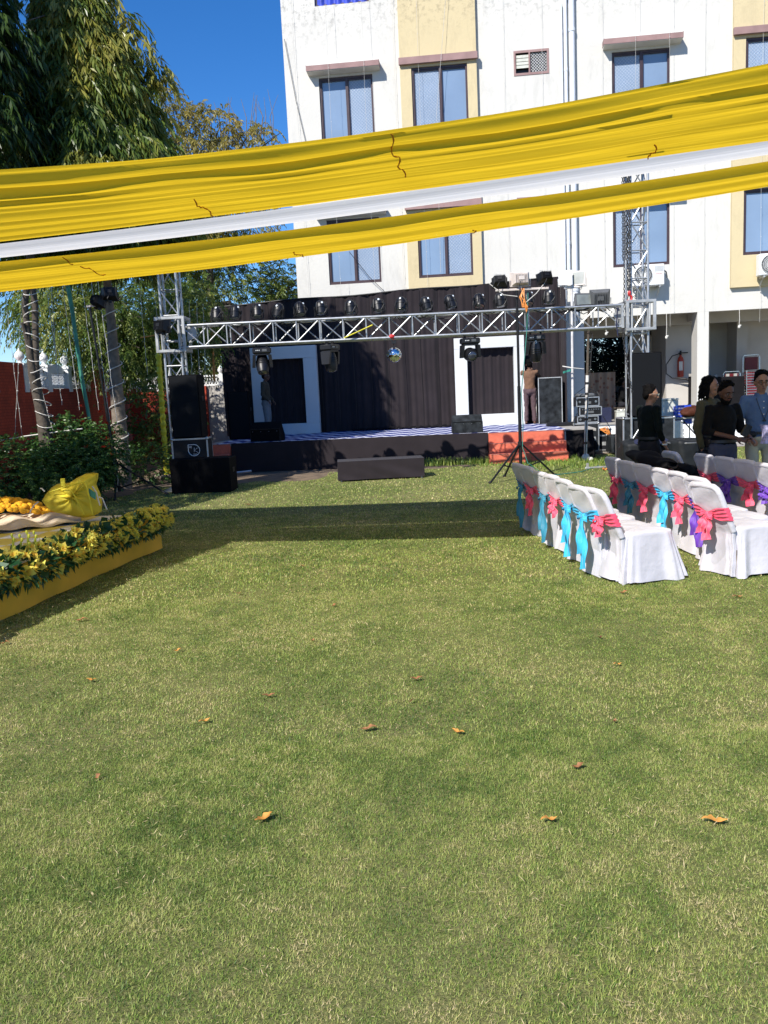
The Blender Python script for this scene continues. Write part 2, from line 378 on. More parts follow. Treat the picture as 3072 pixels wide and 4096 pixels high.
def brick_red():
    m = bpy.data.materials.new('red_brick_wall'); nt, b = nodes(m); L = nt.links
    tc = nt.nodes.new('ShaderNodeTexCoord'); v = tc.outputs['Object']
    mp = mapping(nt, v, (1, 1, 1), (0, R(90), R(90)))
    br = nt.nodes.new('ShaderNodeTexBrick'); br.inputs['Scale'].default_value = 4.0; br.inputs['Mortar Size'].default_value = 0.012
    cx = nt.nodes.new('ShaderNodeCombineXYZ'); sp = nt.nodes.new('ShaderNodeSeparateXYZ'); L.new(v, sp.inputs[0])
    ad = nt.nodes.new('ShaderNodeMath'); L.new(sp.outputs[0], ad.inputs[0]); L.new(sp.outputs[1], ad.inputs[1])
    L.new(ad.outputs[0], cx.inputs[0]); L.new(sp.outputs[2], cx.inputs[1]); L.new(cx.outputs[0], br.inputs['Vector'])
    br.inputs['Color1'].default_value = (0.46, 0.060, 0.027, 1); br.inputs['Color2'].default_value = (0.38, 0.05, 0.024, 1); br.inputs['Mortar'].default_value = (0.12, 0.018, 0.01, 1)
    n = noise(nt, v, 3, 8, 0.7); r_ = ramp(nt, [(0.35, (0.75, 0.75, 0.75)), (0.7, (1.15, 1.1, 1.05))]); L.new(n.outputs[0], r_.inputs[0])
    o = mixc(nt, 1.0, br.outputs[0], r_.outputs[0], 'MULTIPLY'); L.new(o, b.inputs['Base Color']); b.inputs['Roughness'].default_value = 0.85
    bp = nt.nodes.new('ShaderNodeBump'); bp.inputs['Strength'].default_value = 0.5; bp.inputs['Distance'].default_value = 0.02; L.new(n.outputs[0], bp.inputs['Height']); L.new(bp.outputs[0], b.inputs['Normal'])
    return m
M['brick'] = brick_red()
def satin(name, col, rough=0.55):
    m = mat(name, col, rough, var=0.05, scale=3, sheen=0.3, spec=0.5, bump=0.8, bscale=6); return m
M['satin_white'] = satin('white_satin_cover', (0.575, 0.56, 0.61), 0.33)
M['sash_pink'] = satin('pink_sash', (0.85, 0.08, 0.16)); M['sash_blue'] = satin('sky_blue_sash', (0.03, 0.42, 0.70))
M['sash_teal'] = satin('teal_blue_sash', (0.015, 0.20, 0.32)); M['sash_purple'] = satin('purple_sash', (0.12, 0.03, 0.38))
def fabric_trans(name, col, tcol, f):
    m = bpy.data.materials.new(name); nt, b = nodes(m); L = nt.links
    tc = nt.nodes.new('ShaderNodeTexCoord')
    n = noise(nt, mapping(nt, tc.outputs['Object'], (0.25, 5, 5)).outputs[0], 2.2, 4)
    r_ = ramp(nt, [(0.3, tuple(c * 0.88 for c in col)), (0.7, col)]); L.new(n.outputs[0], r_.inputs[0]); L.new(r_.outputs[0], b.inputs['Base Color'])
    b.inputs['Roughness'].default_value = 0.6; b.inputs['Specular IOR Level'].default_value = 0.25
    tr = nt.nodes.new('ShaderNodeBsdfTranslucent'); tr.inputs[0].default_value = (*tcol, 1)
    mx = nt.nodes.new('ShaderNodeMixShader'); mx.inputs[0].default_value = f
    L.new(b.outputs[0], mx.inputs[1]); L.new(tr.outputs[0], mx.inputs[2]); L.new(mx.outputs[0], nt.nodes['Material Output'].inputs[0]); return m
M['drape_yellow'] = fabric_trans('yellow_canopy_cloth', (0.88, 0.70, 0.05), (0.97, 0.63, 0.025), 0.58)
M['drape_white'] = fabric_trans('white_canopy_cloth', (0.85, 0.85, 0.85), (0.85, 0.85, 0.85), 0.6)
M['drape_tie'] = mat('orange_tie', (0.45, 0.17, 0.01), 0.8)
def zigzag():
    m = bpy.data.materials.new('blue_white_zigzag_carpet'); nt, b = nodes(m); L = nt.links
    tc = nt.nodes.new('ShaderNodeTexCoord'); sp = nt.nodes.new('ShaderNodeSeparateXYZ'); L.new(tc.outputs['Object'], sp.inputs[0])
    pp = nt.nodes.new('ShaderNodeMath'); pp.operation = 'PINGPONG'; pp.inputs[1].default_value = 0.22; L.new(sp.outputs[0], pp.inputs[0])
    a = nt.nodes.new('ShaderNodeMath'); a.operation = 'ADD'; my = nt.nodes.new('ShaderNodeMath'); my.operation = 'MULTIPLY'; my.inputs[1].default_value = 0.42; L.new(sp.outputs[1], my.inputs[0]); L.new(pp.outputs[0], a.inputs[0]); L.new(my.outputs[0], a.inputs[1])
    p2 = nt.nodes.new('ShaderNodeMath'); p2.operation = 'PINGPONG'; p2.inputs[1].default_value = 0.19; L.new(a.outputs[0], p2.inputs[0])
    n = noise(nt, tc.outputs['Object'], 25, 3); ad = nt.nodes.new('ShaderNodeMath'); ad.operation = 'MULTIPLY_ADD'; ad.inputs[1].default_value = 0.05; L.new(n.outputs[0], ad.inputs[0]); L.new(p2.outputs[0], ad.inputs[2])
    r_ = ramp(nt, [(0.0, (0.015, 0.02, 0.13)), (0.13, (0.02, 0.035, 0.24)), (0.14, (0.55, 0.57, 0.68))], 'LINEAR'); L.new(ad.outputs[0], r_.inputs[0])
    L.new(r_.outputs[0], b.inputs['Base Color']); b.inputs['Roughness'].default_value = 0.85; return m
M['carpet'] = zigzag()
def checker():
    m = bpy.data.materials.new('yellow_white_check_sheet'); nt, b = nodes(m); L = nt.links
    tc = nt.nodes.new('ShaderNodeTexCoord'); ck = nt.nodes.new('ShaderNodeTexChecker'); ck.inputs['Scale'].default_value = 2.6
    ck.inputs[1].default_value = (0.70, 0.69, 0.66, 1); ck.inputs[2].default_value = (0.72, 0.58, 0.10, 1)
    L.new(mapping(nt, tc.outputs['Object'], (1, 1, 0.01)).outputs[0], ck.inputs[0]); L.new(ck.outputs[0], b.inputs['Base Color']); b.inputs['Roughness'].default_value = 0.7; return m
M['check'] = checker()
# ------------------------------------------------------------------ ground and lawn
def grass_ground(name, dry=0.5):
    m = bpy.data.materials.new(name); nt, b = nodes(m); L = nt.links
    g = nt.nodes.new('ShaderNodeNewGeometry'); v = g.outputs['Position']
    a = noise(nt, v, 0.55, 6, 0.6); c = noise(nt, v, 9, 8, 0.75); d = noise(nt, v, 60, 4, 0.8)
    r1 = ramp(nt, [(0.3, (0.10, 0.145, 0.035)), (0.5, (0.20, 0.21, 0.08)), (0.72, (0.32, 0.28, 0.14))])
    mm = nt.nodes.new('ShaderNodeMath'); mm.operation = 'MULTIPLY_ADD'; mm.inputs[1].default_value = 0.6; L.new(a.outputs[0], mm.inputs[0])
    m2 = nt.nodes.new('ShaderNodeMath'); m2.operation = 'MULTIPLY'; m2.inputs[1].default_value = 0.4; L.new(c.outputs[0], m2.inputs[0]); L.new(m2.outputs[0], mm.inputs[2])
    L.new(mm.outputs[0], r1.inputs[0])
    r2 = ramp(nt, [(0.3, (0.35, 0.35, 0.33)), (0.65, (1.25, 1.25, 1.2))]); L.new(d.outputs[0], r2.inputs[0])
    o = mixc(nt, 1.0, r1.outputs[0], r2.outputs[0], 'MULTIPLY'); L.new(o, b.inputs['Base Color']); b.inputs['Roughness'].default_value = 0.95; b.inputs['Specular IOR Level'].default_value = 0.1
    bp = nt.nodes.new('ShaderNodeBump'); bp.inputs['Strength'].default_value = 0.8; bp.inputs['Distance'].default_value = 0.02; L.new(d.outputs[0], bp.inputs['Height']); L.new(bp.outputs[0], b.inputs['Normal'])
    return m
M['lawn'] = grass_ground('lawn_turf')
MB().add([(-600, -300, -0.004), (600, -300, -0.004), (600, 900, -0.004), (-600, 900, -0.004)], [(0, 1, 2, 3)]).build('ground', M['soil'], kind='structure')
def lawn_edge():
    pts = []
    n = 40
    for i in range(n + 1):      # left edge going away from the camera
        y = -4 + 21.0 * i / n; pts.append((-5.0 + 0.12 * math.sin(y * 2.3) + 0.1 * math.sin(y * 5.1) - max(0, 9 - y) * 0.25, y))
    for i in range(1, 60):      # far edge towards the right
        x = -5.0 + 19.5 * i / 59; base = 17.6 if x < -1.2 else (18.9 if x < 2.0 else 19.7 + min(1.0, (x - 2) * 0.25))
        pts.append((x, base + 0.14 * math.sin(x * 4.3) + 0.1 * math.sin(x * 9.1)))
    pts += [(16, 20.6), (16, -4)]
    return pts
le = lawn_edge()
MB().add([(x, y, 0.0) for x, y in le], [tuple(range(len(le)))[::-1]]).build('lawn', M['lawn'], kind='structure')
MB().bb(4.4, 30, 20.9, 24.6, -0.3, 0.05).build('path', M['concrete'], kind='structure')

def inside_lawn(x, y):
    base = np.where(x < -1.2, 17.6, np.where(x < 2.0, 18.9, 19.7 + np.minimum(1.0, (x - 2) * 0.25)))
    left = -5.0 + 0.12 * np.sin(y * 2.3) + 0.1 * np.sin(y * 5.1) - np.maximum(0, 9 - y) * 0.25
    return (x > left) & (y < base + 0.14 * np.sin(x * 4.3) + 0.1 * np.sin(x * 9.1))
def vnoise(x, y, s, seed=0):      # cheap smooth value noise
    r_ = np.random.default_rng(seed); T = r_.random((64, 64)); X = x * s; Y = y * s
    xi = np.floor(X).astype(int); yi = np.floor(Y).astype(int); fx = X - xi; fy = Y - yi
    fx = fx * fx * (3 - 2 * fx); fy = fy * fy * (3 - 2 * fy); g = lambda a, b: T[a % 64, b % 64]
    return (g(xi, yi) * (1 - fx) + g(xi + 1, yi) * fx) * (1 - fy) + (g(xi, yi + 1) * (1 - fx) + g(xi + 1, yi + 1) * fx) * fy
def blades(n, y0, y1, h, w, seed, flat=0.5):
    r_ = np.random.default_rng(seed); y = np.sqrt(r_.random(n) * (y1 ** 2 - y0 ** 2) + y0 ** 2)
    x = (r_.random(n) * 2 - 1) * (0.52 * y + 0.7)
    k = inside_lawn(x, y); x, y = x[k], y[k]; n = len(x)
    a = r_.random(n) * 2 * np.pi; lean = (0.2 + r_.random(n) * flat * 2.5)
    hh = h * (0.45 + 0.8 * r_.random(n)) * (0.7 + 0.7 * vnoise(x, y, 1.7, 3)); b = a + np.pi / 2 + r_.normal(0, 0.4, n)
    ww = w * (0.7 + 0.6 * r_.random(n))
    P = np.stack([x, y, np.zeros(n)], 1); S = np.stack([np.cos(b), np.sin(b), np.zeros(n)], 1) * ww[:, None] / 2
    T = P + np.stack([np.cos(a) * np.sin(lean) * hh, np.sin(a) * np.sin(lean) * hh, np.cos(lean) * hh], 1)
    dry = vnoise(x, y, 0.8, 5) * 0.20 + vnoise(x, y, 2.7, 6) * 0.25 + vnoise(x, y, 9, 8) * 0.30 + vnoise(x, y, 24, 9) * 0.25
    c = np.clip(0.08 + 1.35 * (dry - 0.30) + r_.normal(0, 0.20, n), 0, 1)
    V = np.stack([P - S, P + S, T], 1).reshape(-1, 3)
    return V, c
gs = []; cs = []
for args in ((330000, 1.9, 4.2, 0.016, 0.0026, 1), (280000, 4.2, 7.5, 0.017, 0.0042, 2), (170000, 7.5, 12.5, 0.022, 0.009, 3), (110000, 12.5, 21.5, 0.024, 0.016, 4)):
    v, c = blades(*args); gs.append(v); cs.append(c)
# long straw-coloured runners lying on the turf
r_ = np.random.default_rng(9); n = 26000; y = np.sqrt(r_.random(n) * (14 ** 2 - 4) + 4); x = (r_.random(n) * 2 - 1) * (0.52 * y + 0.5)
keep = (vnoise(x, y, 1.3, 12) * 0.6 + vnoise(x, y, 5, 13) * 0.4 > 0.45) & inside_lawn(x, y); x, y = x[keep], y[keep]; n = len(x)
a = r_.random(n) * 6.28; l = 0.005 + 0.015 * r_.random(n) ** 2; w_ = 0.0010 + 0.00028 * y
P = np.stack([x, y, 0.018 + 0.012 * r_.random(n)], 1); D = np.stack([np.cos(a), np.sin(a), r_.normal(0, 0.25, n)], 1) * l[:, None]
Sd = np.stack([-np.sin(a), np.cos(a), np.zeros(n)], 1) * w_[:, None]
for sgn in (1, -1):
    gs.append(np.stack([P - Sd, P + Sd, P + D * sgn + Sd * 1.5 * sgn], 1).reshape(-1, 3)); cs.append(np.full(n, 0.97))
V = np.concatenate(gs); Cc = np.concatenate(cs)
M['grass'] = leaf_mat('grass_blade', [(0.0, (0.06, 0.13, 0.018)), (0.25, (0.23, 0.34, 0.06)), (0.5, (0.42, 0.47, 0.12)), (0.75, (0.54, 0.48, 0.20)), (1.0, (0.75, 0.60, 0.34))], 0.3, 0.5)
g = np_mesh('grass', V, np.arange(len(V)).reshape(-1, 3), M['grass'], attr=Cc, k=3)
prop(g, 'short trampled lawn grass with dry straw coloured patches', 'grass', kind='stuff')

def tall_grass(n, f, hs, seed):
    r_ = np.random.default_rng(seed); V = []; Fc = []; C = []
    for i in range(n):
        x, y, h = f(r_); a = r_.random() * 6.28; l = r_.random() * 0.6; w = 0.006 + 0.004 * r_.random(); h *= hs * (0.4 + 0.8 * r_.random())
        b = a + 1.57; s = np.array([math.cos(b) * w, math.sin(b) * w, 0]); p = np.array([x, y, 0]); m_ = p + np.array([math.cos(a) * l * h * .3, math.sin(a) * l * h * .3, h * .6]); t = p + np.array([math.cos(a) * l * h, math.sin(a) * l * h, h * (1 - .3 * l)])
        k = len(V); V += [p - s, p + s, m_ + s * .7, m_ - s * .7, t, t]; Fc += [(k, k + 1, k + 2, k + 3), (k + 3, k + 2, k + 4, k + 5)]; C += [r_.random() * .5] * 2
    return V, Fc, C
def tg(r_):
    t = r_.random()
    if t < 0.55: x = 0.9 + 3.6 * r_.random(); return x, 19.72 - 0.07 * x - abs(r_.normal(0, 0.12)), 0.6 + 0.7 * vnoise(np.array([x]), np.array([1.0]), 2.0, 4)[0]
    if t < 0.85: return 4.2 + 0.7 * r_.normal(), 18.4 + 0.5 * r_.normal(), 0.7
    return 2.2 + 3 * r_.random(), 19.1 - 0.4 * r_.random(), 0.5
V, Fc, C = tall_grass(4200, tg, 0.15, 21)
g = np_mesh('tall_grass', V, Fc, M['grass'], attr=C); prop(g, 'longer unmown grass growing along the foot of the stage and red steps', 'grass', kind='stuff')

# ------------------------------------------------------------------ hotel building (local frame: x along the facade, y into the building)
FA = -math.atan(0.113)
B = thing('hotel_building', 'white and cream hotel building with stained plaster, brown framed windows and open ground floor', 'building', (0, 24.3, 0), FA)
def holes_wall(mb, x0, x1, z0, z1, y, depth, holes, thick_back=True):
    xs = sorted({x0, x1, *[h[0] for h in holes], *[h[1] for h in holes]}); zs = sorted({z0, z1, *[h[2] for h in holes], *[h[3] for h in holes]})
    xs = [q for q in xs if x0 <= q <= x1]; zs = [q for q in zs if z0 <= q <= z1]
    for a, b in zip(xs, xs[1:]):
        for c, d in zip(zs, zs[1:]):
            mx, mz = (a + b) / 2, (c + d) / 2
            if any(h[0] < mx < h[1] and h[2] < mz < h[3] for h in holes): continue
            mb.add([(a, y, c), (b, y, c), (b, y, d), (a, y, d)], [(0, 1, 2, 3)])
    for h in holes:
        a, b, c, d = h; p = [(a, y, c), (b, y, c), (b, y, d), (a, y, d)]; q = [(u, y + depth, w) for u, _, w in p]
        mb.add(p + q, [(0, 4, 5, 1), (1, 5, 6, 2), (2, 6, 7, 3), (3, 7, 4, 0)])
rows = [(4.77, 6.52), (8.49, 10.24), (12.06, 13.8)]
W = []
for r0, r1 in rows:
    W += [(-1.23, .24, r0, r1), (6.56, 8.04, r0, r1)]
vents = [(4.07, 4.89, 9.92, 10.42), (4.07, 4.89, 6.2, 6.7)]
panelW = [(1.30, 2.79, r0 + (0.02), r1 + .02) for r0, r1 in rows]
panelW2 = [(9.9, 11.4, r0 + (.1 if i == 0 else 0.02), r1 + .02) for i, (r0, r1) in enumerate(rows)]
mb = MB()
holes_wall(mb, -2.16, 16, 3.47, 14.8, 0.0, 0.2, W + vents)
mb.add([(-2.16, 0, 0), (5.2, 0, 0), (5.2, 0, 3.47), (-2.16, 0, 3.47)], [(0, 1, 2, 3)])
mb.add([(-2.16, 0, 0), (-2.16, 0, 14.8), (-2.16, 9.0, 14.8), (-2.16, 9.0, 0)], [(0, 1, 2, 3)])
mb.add([(-2.16, 0, 14.8), (16, 0, 14.8), (16, 9, 14.8), (-2.16, 9, 14.8)], [(0, 1, 2, 3)])
mb.add([(16, 0, 0), (16, 9, 0), (16, 9, 14.8), (16, 0, 14.8)], [(0, 1, 2, 3)])
mb.add([(-2.16, 9, 3.9), (16, 9, 3.9), (16, 9, 14.8), (-2.16, 9, 14.8)], [(0, 3, 2, 1)])
mb.build('facade_wall', M['white_wall'], B)
for u0, u1, z0, hl in ((1.0, 3.04, 4.05, panelW), (9.6, 16.0, 4.05, panelW2)):
    mb = MB()
    holes_wall(mb, u0, u1, z0, 14.7, -0.12, 0.3, hl)
    mb.add([(u0, -.12, z0), (u0, 0, z0), (u1, 0, z0), (u1, -.12, z0)], [(0, 1, 2, 3)])
    mb.add([(u0, -.12, z0), (u0, -.12, 14.7), (u0, 0, 14.7), (u0, 0, z0)], [(0, 1, 2, 3)]); mb.add([(u1, -.12, z0), (u1, 0, z0), (u1, 0, 14.7), (u1, -.12, 14.7)], [(0, 1, 2, 3)])
    mb.add([(u0, -.12, 14.7), (u1, -.12, 14.7), (u1, 0, 14.7), (u0, 0, 14.7)], [(0, 1, 2, 3)])
    mb.build('cream_panel', M['cream_wall'], B)
def window(u0, u1, z0, z1, yf, i):
    f = MB(); t = 0.055; y = yf + 0.08
    f.bb(u0, u1, y - .04, y + .03, z1 - t, z1); f.bb(u0, u1, y - .04, y + .03, z0, z0 + t)
    f.bb(u0, u0 + t, y - .04, y + .03, z0 + t, z1 - t); f.bb(u1 - t, u1, y - .04, y + .03, z0 + t, z1 - t)
    um = (u0 + u1) / 2 + .02; f.bb(um - .035, um + .035, y - .045, y + .025, z0 + t, z1 - t)
    for a, b in ((u0 + t, um - .035), (um + .035, u1 - t)):
        f.bb(a, b, y - .02, y + .01, z0 + t, z0 + t + .03); f.bb(a, b, y - .02, y + .01, z1 - t - .035, z1 - t)
        f.bb(a, a + .02, y - .02, y + .01, z0 + t + .03, z1 - t - .035)
    o = f.build('window', M['frame_brown'], B)
    k = MB(); k.add([(u0 + t, y + .02, z0 + t), (um, y + .02, z0 + t), (um, y + .02, z1 - t), (u0 + t, y + .02, z1 - t)], [(0, 1, 2, 3)])
    net = i % 2 == 0
    a = k.build('pane', M['glass_net' if not net else 'glass'], o)
    k = MB(); k.add([(um, y + .026, z0 + t), (u1 - t, y + .026, z0 + t), (u1 - t, y + .026, z1 - t), (um, y + .026, z1 - t)], [(0, 1, 2, 3)])
    k.build('pane', M['glass_net' if net else 'glass'], o)
    # diamond safety net behind one sash
    gnet = MB(); a0, a1 = (um, u1 - t) if net else (u0 + t, um); yy = y + .012; st = 0.085; hgt = z1 - z0 - 2 * t; wd = a1 - a0
    q = -hgt
    while q < wd:
        for dr in (1, -1):
            p0 = max(0, q); p1 = min(wd, q + hgt)
            if p1 - p0 > .02:
                xa, xb = (a0 + p0, a0 + p1) if dr == 1 else (a1 - p0, a1 - p1); za, zb = z0 + t + p0 - q, z0 + t + p1 - q
                gnet.tube([(xa, yy, za), (xb, yy, zb)], .0018, 3, cap=False)
        q += st
    gnet.build('safety_net', M['pvc'], o)
k = 0
for w in W[:4]: window(*w, 0, k); k += 1
for w in panelW[:2]: window(*w, -.12, k); k += 1
for w in panelW2[:2]: window(*w, -.12, k); k += 1
for (a, b, c, d) in (W[4], W[5]):          # top storey openings covered by blue netting
    f = MB(); f.bb(a, b, .06, .12, c, c + .05); f.bb(a, a + .05, .06, .12, c + .05, d); f.bb(b - .05, b, .06, .12, c + .05, d); o = f.build('window', M['frame_brown'], B)
    g2 = MB().grid(lambda u, v: (a + (b - a) * u, .05 + .03 * math.sin(u * 40) + .01 * math.sin(v * 9), c - .02 + (d - c) * v), 60, 6); g2.build('netting', M['blue_net'], o)
for w in (panelW[2], panelW2[2]): window(*w, -.12, k); k += 1
for (a, b, c, d) in vents:
    f = MB(); 
    for q in ((a - .05, b + .05, d, d + .06), (a - .05, b + .05, c - .06, c), (a - .05, a, c, d), (b, b + .05, c, d), ((a + b) / 2 - .07, (a + b) / 2 - .03, c, d)):
        f.bb(q[0], q[1], -.015, .1, q[2], q[3])
    o = f.build('vent_window', M['band'], B)
    MB().bb(a, b, .12, .14, c, d).build('shade_backing', M['black_plastic'], o)  # black panel stands in for the shade inside the vent
    lv = MB(); x1 = (a + b) / 2 - .07
    for j in range(4): lv.bb(a + .02, x1, .02 + .0, .04, c + .13 + j * .085, c + .20 + j * .085)
    lv.build('louvre', M['off_white_box'], o)
    gg = MB(); q = -(d - c); x0 = (a + b) / 2 - .02; wd = b - x0
    while q < wd:
        p0 = max(0, q); p1 = min(wd, q + d - c)
        if p1 - p0 > .02:
            gg.tube([(x0 + p0, .03, c + p0 - q), (x0 + p1, .03, c + p1 - q)], .006, 4); gg.tube([(b - p0, .036, c + p0 - q), (b - p1, .036, c + p1 - q)], .006, 4)
        q += .075
    gg.build('grating', M['white_paint'], o)
# sunshades and bands
for (u0, u1) in ((-1.5, .45), (6.33, 8.3)):
    for zt in (6.72, 10.46, 14.1):
        s_ = MB(); y0 = -.3; s_.hexa([(u0, y0, zt - .13), (u1, y0, zt - .13), (u1, 0, zt - .16), (u0, 0, zt - .16), (u0, y0, zt), (u1, y0, zt), (u1, 0, zt + .03), (u0, 0, zt + .03)])
        o = s_.build('sunshade', M['white_wall'], B)
        f = MB(); f.bb(u0 - .01, u1 + .01, y0 - .012, y0 - .002, zt - .12, zt + .012); f.bb(u0 - .012, u0 - .002, y0, -.01, zt - .10, zt + .03); f.bb(u1 + .002, u1 + .012, y0, -.01, zt - .10, zt + .03); f.build('painted_edge', M['band'], o)
for (u0, u1) in ((.98, 3.07), (9.58, 16.02)):
    for zt in (6.78, 10.50, 14.2):
        MB().bb(u0, u1, -.22, -.122, zt - .17, zt).build('sunshade_band', M['band'], B)
# drain pipes
for (u, r_p, z0, z1) in ((5.27, .028, 3.4, 11.5), (5.37, .045, 4.65, 11.62), (5.53, .075, 3.4, 11.72)):
    p = MB(); p.tube([(u, -.02 - r_p, z0), (u, -.02 - r_p, z1)], r_p, 12)
    z = z0 + .8
    while z < z1: p.tube([(u, -.02 - r_p, z), (u, -.02 - r_p, z + .08)], r_p * 1.18, 12); z += 2.2
    if r_p > .04: p.tube([(u, -.02 - r_p, z1), (u - .0, -.05 - r_p, z1 + .16), (u - .02, -.16 - r_p, z1 + .2)], r_p * 1.1, 10)
    p.build('drain_pipe', M['pvc'], B, smooth=True)
# ground floor: columns, soffit, plinth, inner rooms
st = MB()
st.bb(5.2, 5.76, 0.002, .45, .6, 3.47); st.build('column', M['white_wall'], B)
MB().bb(8.77, 9.07, 0.002, .62, .6, 3.47).build('column', M['white_wall'], B)
MB().bb(12.2, 12.6, 0.002, .5, .6, 3.47).build('column', M['white_wall'], B)
be = MB(); be.bb(5.2, 16, .003, .3, 3.472, 3.9); be.bb(5.0, 16, .3, 9.0, 3.74, 3.9)
be.bb(5.0, 16, 1.45, 1.7, 3.25, 3.735); be.bb(8.85, 9.05, .62, 2.6, 3.3, 3.735); be.bb(5.2, 8.3, 3.9, 4.2, 3.1, 3.735)
be.build('ceiling_beam', M['inner_wall'], B)
iw = MB(); iw.bb(8.35, 9.6, 1.9, 4.2, .6, 3.735); iw.bb(9.6, 10.45, 3.2, 4.2, .6, 3.735); iw.bb(10.45, 10.75, 2.2, 4.2, .6, 3.735); iw.bb(10.75, 16, 2.6, 4.2, .6, 3.735)
iw.bb(7.72, 8.35, 3.9, 4.2, .6, 3.1); iw.bb(4.9, 5.2, .46, 8.8, .6, 3.735)
iw.build('inner_wall', M['inner_wall'], B)
pl = MB(); 
holes_wall(pl, 5.0, 16, 0, .56, -.35, .25, [(6.65, 7.05, .12, .36), (7.55, 8.35, .1, .36), (10.4, 11.2, .1, .36)])
pl.add([(5.0, -.35, .56), (16, -.35, .56), (16, 9, .56), (5, 9, .56)], [(0, 1, 2, 3)]); pl.add([(5.0, -.35, 0), (5, -.35, .56), (5, 0, .56), (5, 0, 0)], [(0, 1, 2, 3)])
pl.build('plinth', M['white_paint'], B)
MB().bb(4.98, 16, -.40, 9, .562, .60).build('floor_slab', M['concrete'], B)
gm = MB(); bk = MB()
for (a, b) in ((6.65, 7.05), (7.55, 8.35), (10.4, 11.2)):
    bk.bb(a, b, -.12, -.10, .1, .36)  # black panel stands in for the shade behind the grille
    x = a + .07
    while x < b: gm.tube([(x, -.37, .1), (x, -.37, .37)], .009, 5); x += .115
    for z in (.17, .26): gm.tube([(a, -.375, z), (b, -.375, z)], .009, 5)
bk.build('cellar_shade_backing', M['black_plastic'], B); gm.build('cellar_grille', M['white_paint'], B)
# patterned cloth screen inside the passage
def suzani():
    m = bpy.data.materials.new('patterned_orange_cloth'); nt, b = nodes(m); L = nt.links
    tc = nt.nodes.new('ShaderNodeTexCoord'); sp = nt.nodes.new('ShaderNodeSeparateXYZ'); L.new(tc.outputs['Object'], sp.inputs[0])
    vo = nt.nodes.new('ShaderNodeTexVoronoi'); vo.inputs['Scale'].default_value = 7; L.new(tc.outputs['Object'], vo.inputs['Vector'])
    r1 = ramp(nt, [(0.25, (0.30, 0.15, 0.10)), (0.35, (0.42, 0.30, 0.22))]); L.new(vo.outputs[0], r1.inputs[0])
    r2 = ramp(nt, [(0.25, (0.36, 0.09, 0.03)), (0.4, (0.22, 0.03, 0.02))]); L.new(vo.outputs[0], r2.inputs[0])
    gt = nt.nodes.new('ShaderNodeMath'); gt.operation = 'GREATER_THAN'; gt.inputs[1].default_value = 1.72; L.new(sp.outputs[2], gt.inputs[0])
    L.new(mixc(nt, gt.outputs[0], r1.outputs[0], r2.outputs[0]), b.inputs['Base Color']); b.inputs['Roughness'].default_value = .9; return m
M['suzani'] = suzani()
o = MB().grid(lambda u, v: (5.85 + 1.15 * u, 2.6 + .03 * math.sin(u * 30), .6 + 1.4 * v), 40, 4).build('cloth_screen', M['suzani'], None, label='patterned orange and cream cloth screen hung in the dark passage', cat='cloth screen')
o.matrix_world = WM[B.name] @ WM[o.name]; o['category'] = 'cloth screen'

# light-string wires hanging on the facade
def string_light(pts, lab, grp, r=.004, nb=10, parent=None):
    mb = MB(); pts = [Vector(p) for p in pts]; out = []
    for a, b in zip(pts, pts[1:]):
        for i in range(8):
            out.append(a.lerp(b, i / 8) + Vector((random.uniform(-.006, .006), random.uniform(-.004, .004), 0)))
    out.append(pts[-1]); mb.tube(out, r, 4)
    for i in range(nb):
        p = out[int((i + .5) / nb * (len(out) - 1))]; mb.box(p + Vector((.006, 0, 0)), (.014, .008, .016))
    o = mb.build('string_light', M['string_wire'])
    prop(o, lab, 'string light', grp); return o
WMB = WM[B.name]
su = [-1.85, -.9, .06, .85, 1.5, 3.75, 4.75, 6.3, 7.1, 7.95, 8.9, 10.3]
ords = ['first', 'second', 'third', 'fourth', 'fifth', 'sixth', 'seventh', 'eighth', 'ninth', 'tenth', 'eleventh', 'twelfth', 'thirteenth', 'fourteenth', 'fifteenth']
for i, u in enumerate(su):
    y = -.16 if (1 < u < 3.04 or u > 9.6) else -.04
    y2 = -.34 if (-1.5 < u < .45 or 6.33 < u < 8.3) else y - .02
    b0 = 3.1 if u > 5.8 else (3.9 if u > 3.1 else 4.3)
    string_light([WMB @ Vector((u + .02, y2, 14.5)), WMB @ Vector((u, y2 - .01, 9.0)), WMB @ Vector((u + .03, y2, b0))], '%s white light string from the left hanging down the hotel facade' % ords[i], 'light strings on the facade', r=.0032, nb=16)
string_light([WMB @ Vector((2.6, -.2, 14.5)), WMB @ Vector((1.95, -.3, 9.0)), WMB @ Vector((1.9, -.16, 4.9))], 'slanting white light string crossing the cream wall panel', 'light strings on the facade', r=.0045, nb=18)
for (p, q, lb) in (((-2.1, -.05, 11.3), (-1.6, -.05, 8.2), 'dark slack cable slanting down the left corner of the hotel wall'), ((-.6, -.2, 5.6), (.5, -.1, 4.3), 'dark slack cable crossing the lower left hotel window')):
    c = MB(); c.tube([WMB @ Vector(p), WMB @ (Vector(p).lerp(Vector(q), .5) + Vector((-.03, 0, -.05))), WMB @ Vector(q)], .008, 5)
    prop(c.build('cable', M['cable']), lb, 'cable')
# bulb holders hanging from the soffit
for i, (u, l) in enumerate(((6.35, .42), (6.9, .4), (7.95, .6), (9.85, .42), (10.75, .5))):
    t = thing('bulb_holder', '%s white bulb holder from the left dangling from the ground floor beam' % ords[i], 'bulb holder', WMB @ Vector((u, -.03, 3.47)), 0, 'bulb holders under the beam')
    MB().tube([(0, 0, 0), (.01, 0, -l * .6), (0, 0, -l)], .008, 5).build('wire', M['cable_white'], t)
    k = MB(); k.ell((0, 0, -l - .03), (.035, .035, .045), 8, 6); k.box((.03, .01, -l + .01), (.05, .03, .03)); k.build('socket', M['label_white'], t)

